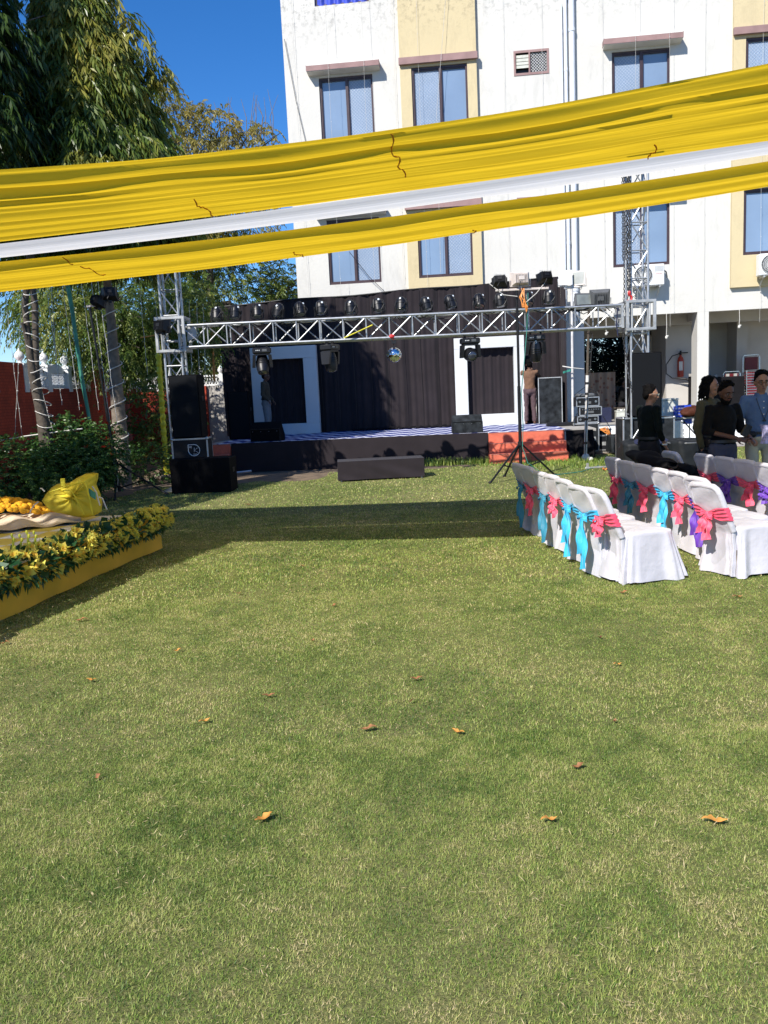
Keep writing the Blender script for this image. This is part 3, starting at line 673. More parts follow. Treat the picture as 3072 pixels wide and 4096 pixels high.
# ------------------------------------------------------------------ air conditioners
def aircon(u, z, lab, yf=0.0):
    t = thing('air_conditioner', lab, 'air conditioner', WMB @ Vector((u, yf - .1, z)), FA, 'outdoor air conditioner units')
    MB().rbox((.41, -.15, .275), (.82, .30, .55), .02).build('casing', M['white_paint'], t)
    fan = MB(); c = (.27, -.302, .275)
    k = MB().lathe([(.235, 0), (.235, .012)], n=28, M=Matrix.Translation(c) @ Matrix.Rotation(R(90), 4, 'X')); k.build('fan_opening', M['black_plastic'], t)
    for j in range(36):
        w = j * 2 * math.pi / 36; fan.tube([(c[0] + .06 * math.cos(w), c[1] - .02, c[2] + .06 * math.sin(w)), (c[0] + .235 * math.cos(w + .25), c[1] - .015, c[2] + .235 * math.sin(w + .25))], .0035, 4)
    for rr in (.1, .14, .18, .235):
        fan.tube([(c[0] + rr * math.cos(q * math.pi / 16), c[1] - .018, c[2] + rr * math.sin(q * math.pi / 16)) for q in range(33)], .004, 4, cap=False)
    fan.lathe([(.075, 0), (.075, .012)], n=18, M=Matrix.Translation((c[0], c[1] - .015, c[2])) @ Matrix.Rotation(R(90), 4, 'X'))
    fan.build('fan_guard', M['white_paint'], t)
    text_part('HITACHI', .042, M['ext_red'], t, Matrix.Translation((.665, -.304, .29)) @ Matrix.Rotation(R(90), 4, 'X'))
    br = MB(); 
    for x in (.12, .7): br.bb(x - .02, x + .02, -.32, .1, -.05, -.012); br.tube([(x, -.25, -.04), (x, .08, -.25)], .014, 5)
    br.build('bracket', M['alu_dull'], t)
    sl_ = MB()
    for j in range(6): sl_.bb(.56, .79, -.306, -.301, .36 + .025 * j, .368 + .025 * j)
    sl_.build('louvre', M['alu_dull'], t)
    MB().tube([(.84, -.1, .4), (.9, -.12, .35), (.93, -.1, .2)], .02, 8).build('hose', M['grey_plastic'], t)
    return t
aircon(7.0, 4.2, 'white outdoor air conditioner unit behind the right truss tower')
aircon(10.2, 4.28, 'white outdoor air conditioner unit on the cream panel at the right edge', -.12)

# ------------------------------------------------------------------ stage (local frame: x along the front, y away from camera)
SA = -math.atan(0.07)
S = thing('stage', 'low stage with black cloth skirt, blue and white zigzag carpet and black curtain backdrop', 'stage', (0, 19.83, 0), SA)
WS = WM[S.name]
MB().bb(-4.15, 4.98, .02, 3.9, .63, .69).build('deck', M['concrete'], S)
MB().bb(-3.9, 4.3, .015, 3.85, .690, .698).build('carpet', M['carpet'], S)
def skirt(u0, u1, n):
    return MB().grid(lambda u, v: (u0 + (u1 - u0) * u, -.01 - .012 * math.sin(u * n) * (1 - v) - .015 * math.sin(u * n * .37 + 2) * (1 - v) ** 2, .0 + .70 * v), int(n * 3), 8)
skirt(-3.55, 2.5, 34).build('skirt', M['black_cloth'], S, smooth=True)
MB().grid(lambda u, v: (4.28 + .62 * u + .05 * (1 - v) * math.sin(u * 9), -.05 - .06 * math.sin(u * 14) * (1 - v) - .1 * (1 - v), .66 * v + .01), 30, 8).build('skirt', M['black_cloth2'], S, smooth=True)
MB().grid(lambda u, v: (4.9 + .1 * math.sin(v * 3) * (1 - v), -.05 + 1.2 * u, .66 * v), 12, 6).build('side_skirt', M['black_cloth2'], S, smooth=True)
MB().bb(-4.15, -4.1, .02, 3.9, .0, .63).build('side_wall', M['brick'], S)
for (u0, u1) in ((2.5, 4.27), (-4.25, -3.57)):
    s_ = MB(); e = MB(); n = 3
    for k in range(n):
        y0 = -.52 + .26 * k; z1 = .23 * (k + 1) - .005
        s_.rbox(((u0 + u1) / 2, (y0 + (.35 if u0 > 0 else .9)) / 2, (z1) / 2), (u1 - u0 - .01 * k, (.35 if u0 > 0 else .9) - y0, z1), .012)
        e.bb(u0 + .02, u1 - .02, y0 - .004, y0 + .02, z1 - .012, z1 + .003)  # duller pinkish strip along the edge of each tread
    o = s_.build('steps', M['red_paint'], S); e.build('tread_edge', M['red_line'], o)
# backdrop curtain with fine pleats, joined panels
def pleat(u, s): return .035 * math.sin(u * 9 + 1.3 * math.sin(u * 2.1 + s)) + .018 * math.sin(u * 23 + s) + .012 * math.sin(u * 41 + 2 * s)
def curtain(u0, u1, z0, z1, y, n, s=0, zt=None):
    def f(a, b):
        u = u0 + (u1 - u0) * a; top = zt(u) if zt else z1; z = z0 + (top - z0) * b
        sag = 1.0 - .35 * b
        return (u + .01 * math.sin(b * 7 + u), y + pleat(u, s) * sag + .02 * math.sin(b * 3 + u * 3), z)
    return MB().grid(f, n, 14)
ztop = lambda u: 4.28 + .028 * (u + 4.2) + .02 * math.sin(u * 1.9)
c = curtain(-4.56, 4.74, .70, 4.4, 3.62, 520, 0, ztop).build('backdrop_curtain', M['black_cloth'], S, smooth=True)
sm = MB()
for u in np.arange(-4.1, 4.9, .46):
    sm.tube([(u + .01 * math.sin(j), 3.57 + pleat(u, 0) * .9, .72 + (ztop(u) - .74) * j / 8) for j in range(9)], .006, 4)
sm.build('panel_seam', M['cable'], c)
r_ = MB(); r_.tube([(-4.58 + 9.34 * i / 20, 3.62, ztop(-4.58 + 9.34 * i / 20) - .01) for i in range(21)], .022, 8)
for u in (-4.5, -1.4, 1.6, 4.66): r_.tube([(u, 3.78, .0), (u, 3.74, ztop(u))], .03, 8)
for u in (-3.0, 3.4): r_.tube([(u, 3.8, ztop(u) - .1), (u + .5, 4.15, 3.6)], .02, 6)
r_.build('curtain_rail', M['black_metal'], S)
MB().grid(lambda a, b: (4.74 + .03 * math.sin(a * 20), 3.62 - 2.0 * a * .35 + .02 * math.sin(b * 5), .7 + 3.75 * b), 40, 10).build('side_curtain', M['black_cloth'], S, smooth=True)
hm = MB().tube([(-1.0 + 3.0 * i / 40, 3.46 + .03 * math.sin(i * 1.7), .735 + .02 * math.sin(i * 2.3)) for i in range(41)], [.035 + .012 * math.sin(i * 1.9) for i in range(41)], 8); hm.build('curtain_hem', M['black_cloth2'], c, smooth=True)
def set_frame(u0, u1, z1, lab, inner, y=3.42):
    t = thing('set_frame', lab, 'set frame', WS @ Vector(((u0 + u1) / 2, y, .70)), SA, 'white board frames on the stage')
    w = u1 - u0; h = z1 - .70; a, b, c_, d = inner; dp = .24; x0, x1 = -w / 2, w / 2
    MB().rbox(((x0 + x1) / 2, -dp / 2, h - c_ / 2), (w, dp, c_ - .003), .006).build('top_board', M['frame_white'], t)
    MB().rbox(((x0 + x1) / 2, -dp / 2, d / 2), (w, dp, d - .003), .006).build('bottom_board', M['frame_white'], t)
    MB().rbox((x0 + a / 2, -dp / 2, (h - c_ + d) / 2), (a, dp - .004, h - c_ - d), .006).build('side_board', M['frame_white'], t)
    MB().rbox((x1 - b / 2, -dp / 2, (h - c_ + d) / 2), (b, dp - .004, h - c_ - d), .006).build('side_board', M['frame_white'], t)
    MB().grid(lambda p, q: (x0 + a * .9 + (w - a * .9 - b * .9) * p, -.02 + .02 * math.sin(p * 34) + .01 * math.sin(p * 71), d * .9 + (h - c_ * .9 - d * .9) * q), 70, 4).build('inner_curtain', M['black_cloth'], t, smooth=True)
    return t
set_frame(1.85, 3.70, 3.05, 'sunlit white board frame on the right of the stage', (.34, .28, .29, .31))
set_frame(-3.66, -1.86, 3.07, 'shaded bluish white board frame on the left of the stage', (.36, .36, .33, .29))
# low bench draped in black in front of the stage
t = thing('draped_bench', 'low long bench draped in black cloth on the lawn before the stage', 'bench', (-.02, 17.25, 0), R(2.5))
def bench(u, v):
    # perimeter loop u, v from floor to top centre
    L_ = [(-.88, -.33), (.86, -.33), (.86, .33), (-.88, .33)]; k = u * 4; i = int(k) % 4; f = k - int(k)
    x = L_[i][0] * (1 - f) + L_[(i + 1) % 4][0] * f; y = L_[i][1] * (1 - f) + L_[(i + 1) % 4][1] * f
    if v < .7:
        w = v / .7; z = .03 + .37 * w; am = (1 - w) ** 1.2
        x *= 1 + .02 * am * math.sin(u * 50) ; y *= 1 + .07 * am * math.sin(u * 37 + 2 * z * 6) + .03 * math.sin(u * 60 + z * 25) * (1 - w)
        return (x, y, z)
    w = (v - .7) / .3; return (x * (1 - w), y * (1 - w), .405 - .012 * math.sin(w * 3))
MB().grid(bench, 160, 20, closed=True).build('cloth', M['black_cloth'], t, smooth=50)
lg = MB(); [lg.bb(x - .02, x + .02, y - .02, y + .02, 0, .3) for x in (-.82, .8) for y in (-.27, .27)]; lg.build('leg', M['white_paint'], t)
# ------------------------------------------------------------------ foliage
def leaves(P, D, L, W_, fold=0.25, seed=0, k_up=None):
    """P,D (N,3) leaf base and unit direction; each leaf one bent quad"""
    r_ = np.random.default_rng(seed); n = len(P)
    rv = r_.normal(size=(n, 3)); S_ = np.cross(D, rv); S_ /= np.linalg.norm(S_, axis=1, keepdims=True) + 1e-9
    N_ = np.cross(S_, D); L = L[:, None]; W_ = W_[:, None]
    mid = P + D * L * 0.45; tip = P + D * L - np.array([0, 0, 1]) * L * 0.12
    V = np.stack([P, mid + S_ * W_ / 2 + N_ * W_ * fold, tip, mid - S_ * W_ / 2 + N_ * W_ * fold], 1)
    return V.reshape(-1, 3)
def sprays(C, A, k, length, leaf_l, leaf_w, droop, spread, seed):
    """C (N,3) spray origins, A (N,3) axes; k leaves along each drooping twig"""
    r_ = np.random.default_rng(seed); n = len(C)
    t = np.tile(np.linspace(0.1, 1, k), n); Ci = np.repeat(C, k, 0); Ai = np.repeat(A, k, 0); Li = np.repeat(length * (0.6 + 0.8 * r_.random(n)), k)
    P = Ci + Ai * (t * Li)[:, None] + np.array([0, 0, -1]) * (droop * Li * t ** 2)[:, None]
    tang = Ai + np.array([0, 0, -2 * droop]) * t[:, None]
    side = np.cross(tang, np.array([0, 0, 1.0])) + 1e-6; side /= np.linalg.norm(side, axis=1, keepdims=True)
    sg = np.where(np.arange(n * k) % 2 == 0, 1.0, -1.0)[:, None]
    D = tang * 0.6 + side * sg * spread + r_.normal(0, 0.22, (n * k, 3)) + np.array([0, 0, -0.5 * droop])
    D /= np.linalg.norm(D, axis=1, keepdims=True)
    sz = np.repeat(0.75 + 0.5 * r_.random(n), k)
    V = leaves(P, D, leaf_l * sz * (0.75 + 0.5 * r_.random(n * k)), leaf_w * sz, seed=seed + 1)
    c = np.repeat(r_.random(n), k) * 0.7 + 0.3 * r_.random(n * k)
    return V, c
def quads(V): return np.arange(len(V)).reshape(-1, 4)
def trunk(mb, pts, rr, n=10): mb.tube(pts, rr, n)

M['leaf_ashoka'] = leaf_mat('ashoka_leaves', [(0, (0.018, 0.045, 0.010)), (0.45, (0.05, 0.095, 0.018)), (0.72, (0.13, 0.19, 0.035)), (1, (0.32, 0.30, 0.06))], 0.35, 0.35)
M['leaf_ashoka_lit'] = leaf_mat('ashoka_lit_leaves', [(0, (0.05, 0.085, 0.015)), (0.5, (0.15, 0.17, 0.025)), (1, (0.34, 0.29, 0.05))], 0.35, 0.35)  # sunlit version of the ashoka leaves, light put into the colour
M['leaf_dark'] = leaf_mat('shaded_leaves', [(0, (0.010, 0.022, 0.008)), (1, (0.04, 0.065, 0.02))], 0.2, 0.4)  # shadowed side of the trees put into the leaf colour
M['leaf_neem'] = leaf_mat('neem_leaves', [(0, (0.045, 0.10, 0.02)), (0.5, (0.13, 0.20, 0.04)), (1, (0.38, 0.39, 0.10))], 0.42, 0.4)
M['leaf_yellow'] = leaf_mat('yellowing_leaves', [(0, (0.12, 0.13, 0.03)), (0.5, (0.27, 0.24, 0.055)), (1, (0.44, 0.34, 0.10))], 0.4, 0.5)
M['leaf_hedge'] = leaf_mat('hedge_leaves', [(0, (0.02, 0.06, 0.014)), (0.6, (0.06, 0.14, 0.03)), (1, (0.18, 0.27, 0.07))], 0.25, 0.35)
M['petal_red'] = leaf_mat('red_petals', [(0, (0.55, 0.03, 0.01)), (1, (0.8, 0.10, 0.02))], 0.3)

def ashoka(lab, x, y, h, rmax, z0, n, seed, lit=0.35, lean=0.0, trunk_r=.15, trunk_pts=None, group=None, peaks=(), vis=True):
    t = thing('ashoka_tree', lab, 'tree', (x, y, 0), 0, group)
    r_ = np.random.default_rng(seed)
    tb = MB(); pts = trunk_pts or [(0, 0, 0), (.02, 0, h * .3), (lean * .6, 0, h * .6), (lean, 0, h * .96)]
    tb.tube(pts, [trunk_r * (1 - .85 * (q / (len(pts) - 1)) ** 1.5) for q in range(len(pts))], 12)
    for i in range(14):
        a = r_.random() * 6.28; z = z0 + (h - z0) * r_.random() * .8; l = rmax * .6; tb.tube([(lean * z / h, 0, z), (l * .5 * math.cos(a), l * .5 * math.sin(a), z + .2), (l * math.cos(a), l * math.sin(a), z - .1)], [.035, .02, .006], 5)
    tb.build('trunk', M['bark_grey'], t, smooth=True)
    def rad(w): return rmax * np.clip(np.minimum((1 - w) ** .75 * 1.05, .55 + w * 3.5), 0.03, 1)
    u = r_.random(n) ** 1.15; z = z0 + (h - z0) * u; a = r_.random(n) * 6.283; 
    lump = 0.70 + 0.42 * vnoise(a * 1.6 + 7, z * 1.1, 1.0, seed) + 0.20 * vnoise(a * 5, z * 2.6, 1.0, seed + 5) 
    rr = rad(u) * lump * (0.50 + 0.50 * r_.random(n) ** .4)
    C = np.stack([lean * u + rr * np.cos(a), rr * np.sin(a), z], 1)
    for (px, py, pz, pr, pn) in peaks:
        q = r_.normal(size=(pn, 3)); q /= np.linalg.norm(q, axis=1, keepdims=True); q *= (r_.random(pn) ** .4)[:, None]
        C = np.concatenate([C, q * np.array([pr, pr, pr * 1.7]) + np.array([px, py, pz])])
        a = np.concatenate([a, r_.random(pn) * 6.28]); u = np.concatenate([u, np.full(pn, .9)])
    A = np.stack([np.cos(a), np.sin(a), np.full(len(a), .15)], 1) + r_.normal(0, .25, (len(a), 3))
    V, c = sprays(C, A, 12, .30, .20, .041, 1.1, .6, seed + 2)
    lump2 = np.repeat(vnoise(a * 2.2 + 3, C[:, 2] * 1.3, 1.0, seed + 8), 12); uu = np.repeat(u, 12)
    c = np.clip(c * .5 + lump2 * .45 + (uu - .5) * .35 + lit - .3, 0, 1)  # sunlight painted in: leaves paler higher up and with lit
    base = np.array([x, y, 0.0])
    np_mesh('crown', V + base, quads(V), M['leaf_ashoka'], t, attr=c)
    return t
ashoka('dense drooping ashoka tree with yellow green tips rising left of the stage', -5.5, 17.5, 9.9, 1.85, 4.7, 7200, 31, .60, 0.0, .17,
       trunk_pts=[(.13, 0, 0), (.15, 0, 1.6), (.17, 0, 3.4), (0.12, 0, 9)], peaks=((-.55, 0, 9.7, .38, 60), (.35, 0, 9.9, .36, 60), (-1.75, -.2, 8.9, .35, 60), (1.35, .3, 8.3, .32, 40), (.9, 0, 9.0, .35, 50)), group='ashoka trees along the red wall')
# leftmost tree: two bare stems wound with rope light carry a tall dark crown
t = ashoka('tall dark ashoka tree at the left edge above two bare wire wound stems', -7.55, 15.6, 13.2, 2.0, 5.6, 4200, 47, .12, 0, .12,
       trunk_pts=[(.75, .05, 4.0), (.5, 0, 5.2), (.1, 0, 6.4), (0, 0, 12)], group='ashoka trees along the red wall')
mb = MB(); 
b0 = at(182, 1745, 15.65); s1 = [at(*q, 15.65) for q in ((185, 1760), (165, 1650), (130, 1500), (112, 1350), (100, 1220), (108, 1130), (118, 1020))]; s1.insert(0, Vector((s1[0].x + .03, 15.65, 0)))
s2 = [at(*q, 15.7) for q in ((165, 1650), (143, 1500), (142, 1350), (140, 1220), (128, 1130), (128, 1000))]
mb.tube(s1, [.15, .13, .10, .075, .06, .055, .055, .055], 12); mb.tube(s2, [.08, .07, .06, .06, .055, .055], 12)
mb.tube([at(120, 1420, 15.65), at(100, 1330, 15.6), at(88, 1290, 15.55)], [.05, .04, .03], 8)
o = mb.build('stem', M['bark_dark'], t, space='w', smooth=True)
ro = MB()
for i in range(13):
    y = 1170 + i * 44; c = at(124 + max(0, (y - 1300)) * .15, y, 15.65); w = .13 if y < 1550 else .15
    ro.tube([(c.x + w * math.cos(q * math.pi / 6), c.y + w * math.sin(q * math.pi / 6), c.z + .06 * math.sin(q * math.pi / 6 + i)) for q in range(13)], .008, 5)
ro.build('rope_light', M['cable_white'], t, space='w')
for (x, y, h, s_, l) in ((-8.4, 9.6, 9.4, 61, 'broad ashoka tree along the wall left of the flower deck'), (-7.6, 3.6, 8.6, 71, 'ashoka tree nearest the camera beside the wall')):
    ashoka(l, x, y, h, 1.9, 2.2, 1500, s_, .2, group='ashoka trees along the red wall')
# rope light spiralling round the grey trunk
ro = MB(); pts = []
for i in range(140):
    w = i / 139; z = .75 + 2.9 * w; cx = -5.37 + .01 * z; r_q = .185 - .012 * z
    pts.append((cx + r_q * math.cos(w * 2 * math.pi * 8), 17.5 + r_q * math.sin(w * 2 * math.pi * 8), z))
ro.tube(pts, .012, 5); prop(ro.build('rope_light', M['cable_white']), 'white rope light wound in a spiral round the grey ashoka trunk', 'rope light')

def bushy(name, lab, x, y, blobs, n, mt, seed, trunk_pts=None, trunk_r=.16, leaf=(.075, .028), k=12, ln=.28, droop=.5, spread=.9, cat='tree', group=None, limbs=10, bark='bark_dark'):
    """blobs: (cx,cy,cz,rx,ry,rz) relative to (x,y,0)"""
    t = thing(name, lab, cat, (x, y, 0), 0, group); r_ = np.random.default_rng(seed)
    vol = np.array([b[3] * b[5] for b in blobs]); idx = r_.choice(len(blobs), n, p=vol / vol.sum()); Bq = np.array(blobs)[idx]
    d = r_.normal(size=(n, 3)); d /= np.linalg.norm(d, axis=1, keepdims=True)
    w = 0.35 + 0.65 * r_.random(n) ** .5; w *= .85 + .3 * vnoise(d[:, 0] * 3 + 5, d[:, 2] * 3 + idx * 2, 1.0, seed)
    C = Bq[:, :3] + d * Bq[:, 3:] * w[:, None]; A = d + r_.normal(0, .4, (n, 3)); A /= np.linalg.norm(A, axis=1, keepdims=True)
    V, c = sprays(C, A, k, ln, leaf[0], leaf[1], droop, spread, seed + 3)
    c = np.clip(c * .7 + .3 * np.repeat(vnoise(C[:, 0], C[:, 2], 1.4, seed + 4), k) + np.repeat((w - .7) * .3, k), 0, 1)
    if trunk_pts:
        tb = MB(); tb.tube(trunk_pts, [trunk_r * (1 - .55 * i / (len(trunk_pts) - 1)) for i in range(len(trunk_pts))], 10)
        top = Vector(trunk_pts[-1]); lo = Vector(trunk_pts[-2])
        for b in blobs[:limbs]:
            e = Vector(b[:3]); p0 = lo.lerp(top, r_.random()); mid = p0.lerp(e, .5) + Vector((r_.normal() * .15, r_.normal() * .15, .15))
            tb.tube([p0, mid, e, e + (e - mid) * .5], [trunk_r * .45, trunk_r * .3, trunk_r * .15, .01], 7)
            for _ in range(3):
                e2 = e + Vector((r_.normal() * b[3] * .5, r_.normal() * b[4] * .5, abs(r_.normal()) * b[5] * .5)); tb.tube([mid, (mid + e2) / 2 + Vector((0, 0, .1)), e2], [trunk_r * .15, trunk_r * .09, .006], 5)
        tb.build('trunk', M[bark], t, smooth=True)
    np_mesh('crown' if cat == 'tree' else 'foliage', V + np.array([x, y, 0.0]), quads(V), mt, t, attr=c)
    return t
# neem trees behind the stage
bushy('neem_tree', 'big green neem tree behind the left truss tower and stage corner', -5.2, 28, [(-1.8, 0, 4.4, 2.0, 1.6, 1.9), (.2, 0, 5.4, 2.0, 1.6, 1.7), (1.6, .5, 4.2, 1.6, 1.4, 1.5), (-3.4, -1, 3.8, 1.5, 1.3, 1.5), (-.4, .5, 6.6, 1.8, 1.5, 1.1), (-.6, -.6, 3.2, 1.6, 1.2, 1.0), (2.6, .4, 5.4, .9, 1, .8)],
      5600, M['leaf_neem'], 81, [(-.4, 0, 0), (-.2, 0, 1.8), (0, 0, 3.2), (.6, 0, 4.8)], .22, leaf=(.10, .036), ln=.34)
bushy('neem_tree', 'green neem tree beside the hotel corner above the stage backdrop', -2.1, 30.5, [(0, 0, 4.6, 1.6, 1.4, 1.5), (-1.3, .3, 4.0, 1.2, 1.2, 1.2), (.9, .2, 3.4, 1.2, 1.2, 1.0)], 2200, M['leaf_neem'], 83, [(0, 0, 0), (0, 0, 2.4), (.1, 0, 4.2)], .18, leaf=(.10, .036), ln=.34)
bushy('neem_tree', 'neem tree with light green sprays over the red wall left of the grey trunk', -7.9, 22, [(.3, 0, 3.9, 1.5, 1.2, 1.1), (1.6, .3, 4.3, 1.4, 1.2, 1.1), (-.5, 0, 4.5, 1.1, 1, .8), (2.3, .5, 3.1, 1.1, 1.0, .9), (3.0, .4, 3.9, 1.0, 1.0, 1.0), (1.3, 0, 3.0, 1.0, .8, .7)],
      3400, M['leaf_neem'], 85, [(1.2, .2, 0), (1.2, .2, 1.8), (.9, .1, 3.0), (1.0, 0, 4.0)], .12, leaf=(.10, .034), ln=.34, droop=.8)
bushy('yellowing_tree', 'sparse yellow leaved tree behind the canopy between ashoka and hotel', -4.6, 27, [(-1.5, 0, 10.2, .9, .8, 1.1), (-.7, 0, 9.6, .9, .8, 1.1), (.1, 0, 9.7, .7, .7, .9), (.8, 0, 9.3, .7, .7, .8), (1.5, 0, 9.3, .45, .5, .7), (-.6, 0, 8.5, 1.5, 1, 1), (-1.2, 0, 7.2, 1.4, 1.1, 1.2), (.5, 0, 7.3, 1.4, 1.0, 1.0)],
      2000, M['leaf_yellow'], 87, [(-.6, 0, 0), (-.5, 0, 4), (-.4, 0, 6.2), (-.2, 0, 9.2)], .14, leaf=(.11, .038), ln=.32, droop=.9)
tw = MB()
for i in range(16):
    x = -4.4 + 1.6 * random.random(); z = 9.4; tw.tube([(x, 27, z), (x + random.uniform(-.1, .2), 27, z + .7), (x + random.uniform(-.2, .4), 27, z + 1.0 + .5 * random.random())], [.016, .010, .004], 4)
tw.build('bare_twig', M['bark_grey'], bpy.data.objects['yellowing_tree'], space='w')
# dark garden seen through the passage
bushy('shade_tree', 'dark tree seen through the ground floor passage behind the hotel', 10.8, 34.5, [(-2, 0, 3.2, 2.2, 1.6, 1.8), (.8, 0, 3.0, 2.2, 1.5, 1.9), (3.4, 0, 3, 2, 1.5, 1.9), (-.5, -1, 1.5, 2.6, 1.1, 1.3), (-4.2, 0, 2.8, 1.8, 1.5, 1.6), (.5, .8, 3.6, 4.5, 1.2, 2.2), (.5, .8, 2.0, 4.5, 1.0, 1.8)], 6500, M['leaf_dark'], 91, [(0, 0, 0), (0, 0, 1.8), (0, 0, 3)], .2, leaf=(.14, .05), ln=.4, k=10)
MB().bb(6.0, 18, 33.2, 33.4, 0, 1.5).build('garden_wall', M['inner_wall'], label='grey garden wall seen through the passage behind the hotel', cat='wall')

# ------------------------------------------------------------------ red boundary wall with lattice balustrade
t = thing('boundary_wall', 'red brick boundary wall with white lattice balustrade and finials', 'wall', (-7.62, 25, 0), 0)
wx = -7.62
k = MB(); k.bb(wx - .24, wx, 2.0, 42, 0, 2.18)
piers = [(14.2, 14.9), (17.15, 18.55), (22.6, 23.9), (27.4, 28.6), (33, 34)]
for a, b in piers: k.bb(wx - .25, wx + .005, a, b, 2.18, 2.72)
k.build('wall', M['brick'], t, space='w')
def lattice(y0, y1):
    n = max(1, round((y1 - y0) / 1.25)); s_ = (y1 - y0) / n
    for i in range(n):
        a, b = y0 + i * s_ + .12, y0 + (i + 1) * s_ - .12; L_ = MB(); x = wx - .10
        L_.bb(x - .04, x + .04, a, b, 2.19, 2.27); L_.bb(x - .035, x + .035, a, a + .06, 2.27, 2.60); L_.bb(x - .035, x + .035, b - .06, b, 2.27, 2.60)
        m_ = 10     # arched top
        for j in range(m_):
            f0, f1 = j / m_, (j + 1) / m_; hh = lambda f: 2.60 + .16 * math.sin(math.pi * f) ** .6 if 0 < f < 1 else 2.60
            ya, yb = a + (b - a) * f0, a + (b - a) * f1
            L_.hexa([(x - .035, ya, 2.55), (x + .035, ya, 2.55), (x + .035, yb, 2.55), (x - .035, yb, 2.55), (x - .035, ya, hh(f0)), (x + .035, ya, hh(f0)), (x + .035, yb, hh(f1)), (x - .035, yb, hh(f1))])
        q = -.28
        while q < b - a - .12:
            p0 = max(0, q); p1 = min(b - a - .12, q + .28)
            if p1 - p0 > .02:
                L_.tube([(x, a + .06 + p0, 2.27 + p0 - q), (x, a + .06 + p1, 2.27 + p1 - q)], .014, 4); L_.tube([(x + .004, b - .06 - p0, 2.27 + p0 - q), (x + .004, b - .06 - p1, 2.27 + p1 - q)], .014, 4)
            q += .085
        L_.build('lattice_panel', M['white_paint'], t, space='w')
    for i in range(n + 1):
        y = y0 + i * s_; P_ = MB(); P_.bb(wx - .2, wx + .02, y - .11, y + .11, 2.10, 2.66); P_.bb(wx - .22, wx + .04, y - .13, y + .13, 2.66, 2.72)
        o = P_.build('post', M['white_paint'], t, space='w')
        MB().lathe([(.07, 0), (.045, .03), (.045, .06), (.10, .12), (.105, .17), (.08, .23), (.03, .27), (.012, .32)], (wx - .09, y, 2.72), 14).build('finial', M['white_paint'], o, space='w', smooth=True)
lattice(14.95, 17.1); lattice(18.6, 22.55); lattice(23.95, 27.35); lattice(28.65, 32.9); lattice(34.1, 41.9)
MB().bb(-5.35, -5.15, 25.6, 25.9, 0, 2.15).add([], []).build('garden_pillar', M['brick'], label='red brick pillar of the back wall behind the left speaker tower', cat='pillar')
bw = thing('back_wall', 'pale plastered back wall with white lattice top behind the stage left corner', 'wall', (-4.2, 26, 0))
MB().bb(-5.14, -2.0, 25.7, 25.9, 0, 2.15).build('wall', M['inner_wall'], bw, space='w')
MB().bb(-7.5, -5.36, 25.7, 25.9, 0, 2.05).build('side_wall', M['brick'], bw, space='w')
for i in range(9):
    x = -7.2 + i * .62; P_ = MB(); P_.bb(x - .07, x + .07, 25.72, 25.88, 2.06 if x < -5.3 else 2.151, 2.48)
    o = P_.build('post', M['white_paint'], bw, space='w'); MB().lathe([(.06, 0), (.035, .03), (.08, .10), (.08, .14), (.01, .26)], (x, 25.8, 2.48), 10).build('finial', M['white_paint'], o, space='w', smooth=True)
    if i < 8:
        L_ = MB(); 
        for q in range(6): L_.tube([(x + .08 + q * .09, 25.8, 2.2), (x + .08 + (q + .9) * .09, 25.8, 2.42)], .012, 4); L_.tube([(x + .08 + q * .09, 25.805, 2.42), (x + .08 + (q + .9) * .09, 25.805, 2.2)], .012, 4)
        L_.bb(x + .07, x + .55, 25.76, 25.84, 2.42, 2.47); L_.bb(x + .07, x + .55, 25.76, 25.84, 2.152, 2.2); L_.build('lattice_panel', M['white_paint'], bw, space='w')
MB().grid(lambda u, v: (-4.55 + .35 * u + .05 * math.sin(v * 6), 25.62 + .04 * math.sin(u * 12), 2.28 + .22 * v + .05 * math.sin(u * 5)), 12, 6).build('pink_cloth', mat('magenta_cloth', (.35, .02, .10)), label='magenta cloth hung over the back wall beside the stage', cat='cloth')
MB().tube([at(843, 1300, 22.5), at(858, 1525, 22.5)], .03, 8).build('orange_pole', M['cable_orange'], label='thin orange pole leaning behind the left end of the stage', cat='pole')
# hedge and flowering shrub
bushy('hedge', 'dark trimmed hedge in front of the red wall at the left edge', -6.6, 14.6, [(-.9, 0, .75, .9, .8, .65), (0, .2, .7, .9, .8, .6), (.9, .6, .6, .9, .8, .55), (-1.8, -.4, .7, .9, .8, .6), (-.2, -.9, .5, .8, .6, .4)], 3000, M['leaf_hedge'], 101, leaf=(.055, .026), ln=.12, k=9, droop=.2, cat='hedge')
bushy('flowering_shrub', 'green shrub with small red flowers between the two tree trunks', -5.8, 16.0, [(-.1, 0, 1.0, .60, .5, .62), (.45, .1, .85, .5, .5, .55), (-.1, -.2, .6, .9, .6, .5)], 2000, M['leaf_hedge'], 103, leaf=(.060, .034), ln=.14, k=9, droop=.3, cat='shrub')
sh = bpy.data.objects['flowering_shrub']
for (sx, sy) in ((322, 1625), (332, 1690), (400, 1648), (428, 1697), (455, 1735), (430, 1755), (345, 1790), (415, 1790), (440, 1820)):
    p = at(sx, sy, 15.25); n = 26; r_ = np.random.default_rng(sx); D = r_.normal(size=(n, 3)); D[:, 2] = abs(D[:, 2]); D /= np.linalg.norm(D, axis=1, keepdims=True)
    V = leaves(np.tile(np.array(p), (n, 1)), D, np.full(n, .07), np.full(n, .03), seed=sx); np_mesh('flower_head', V, quads(V), M['petal_red'], sh, attr=r_.random(n))
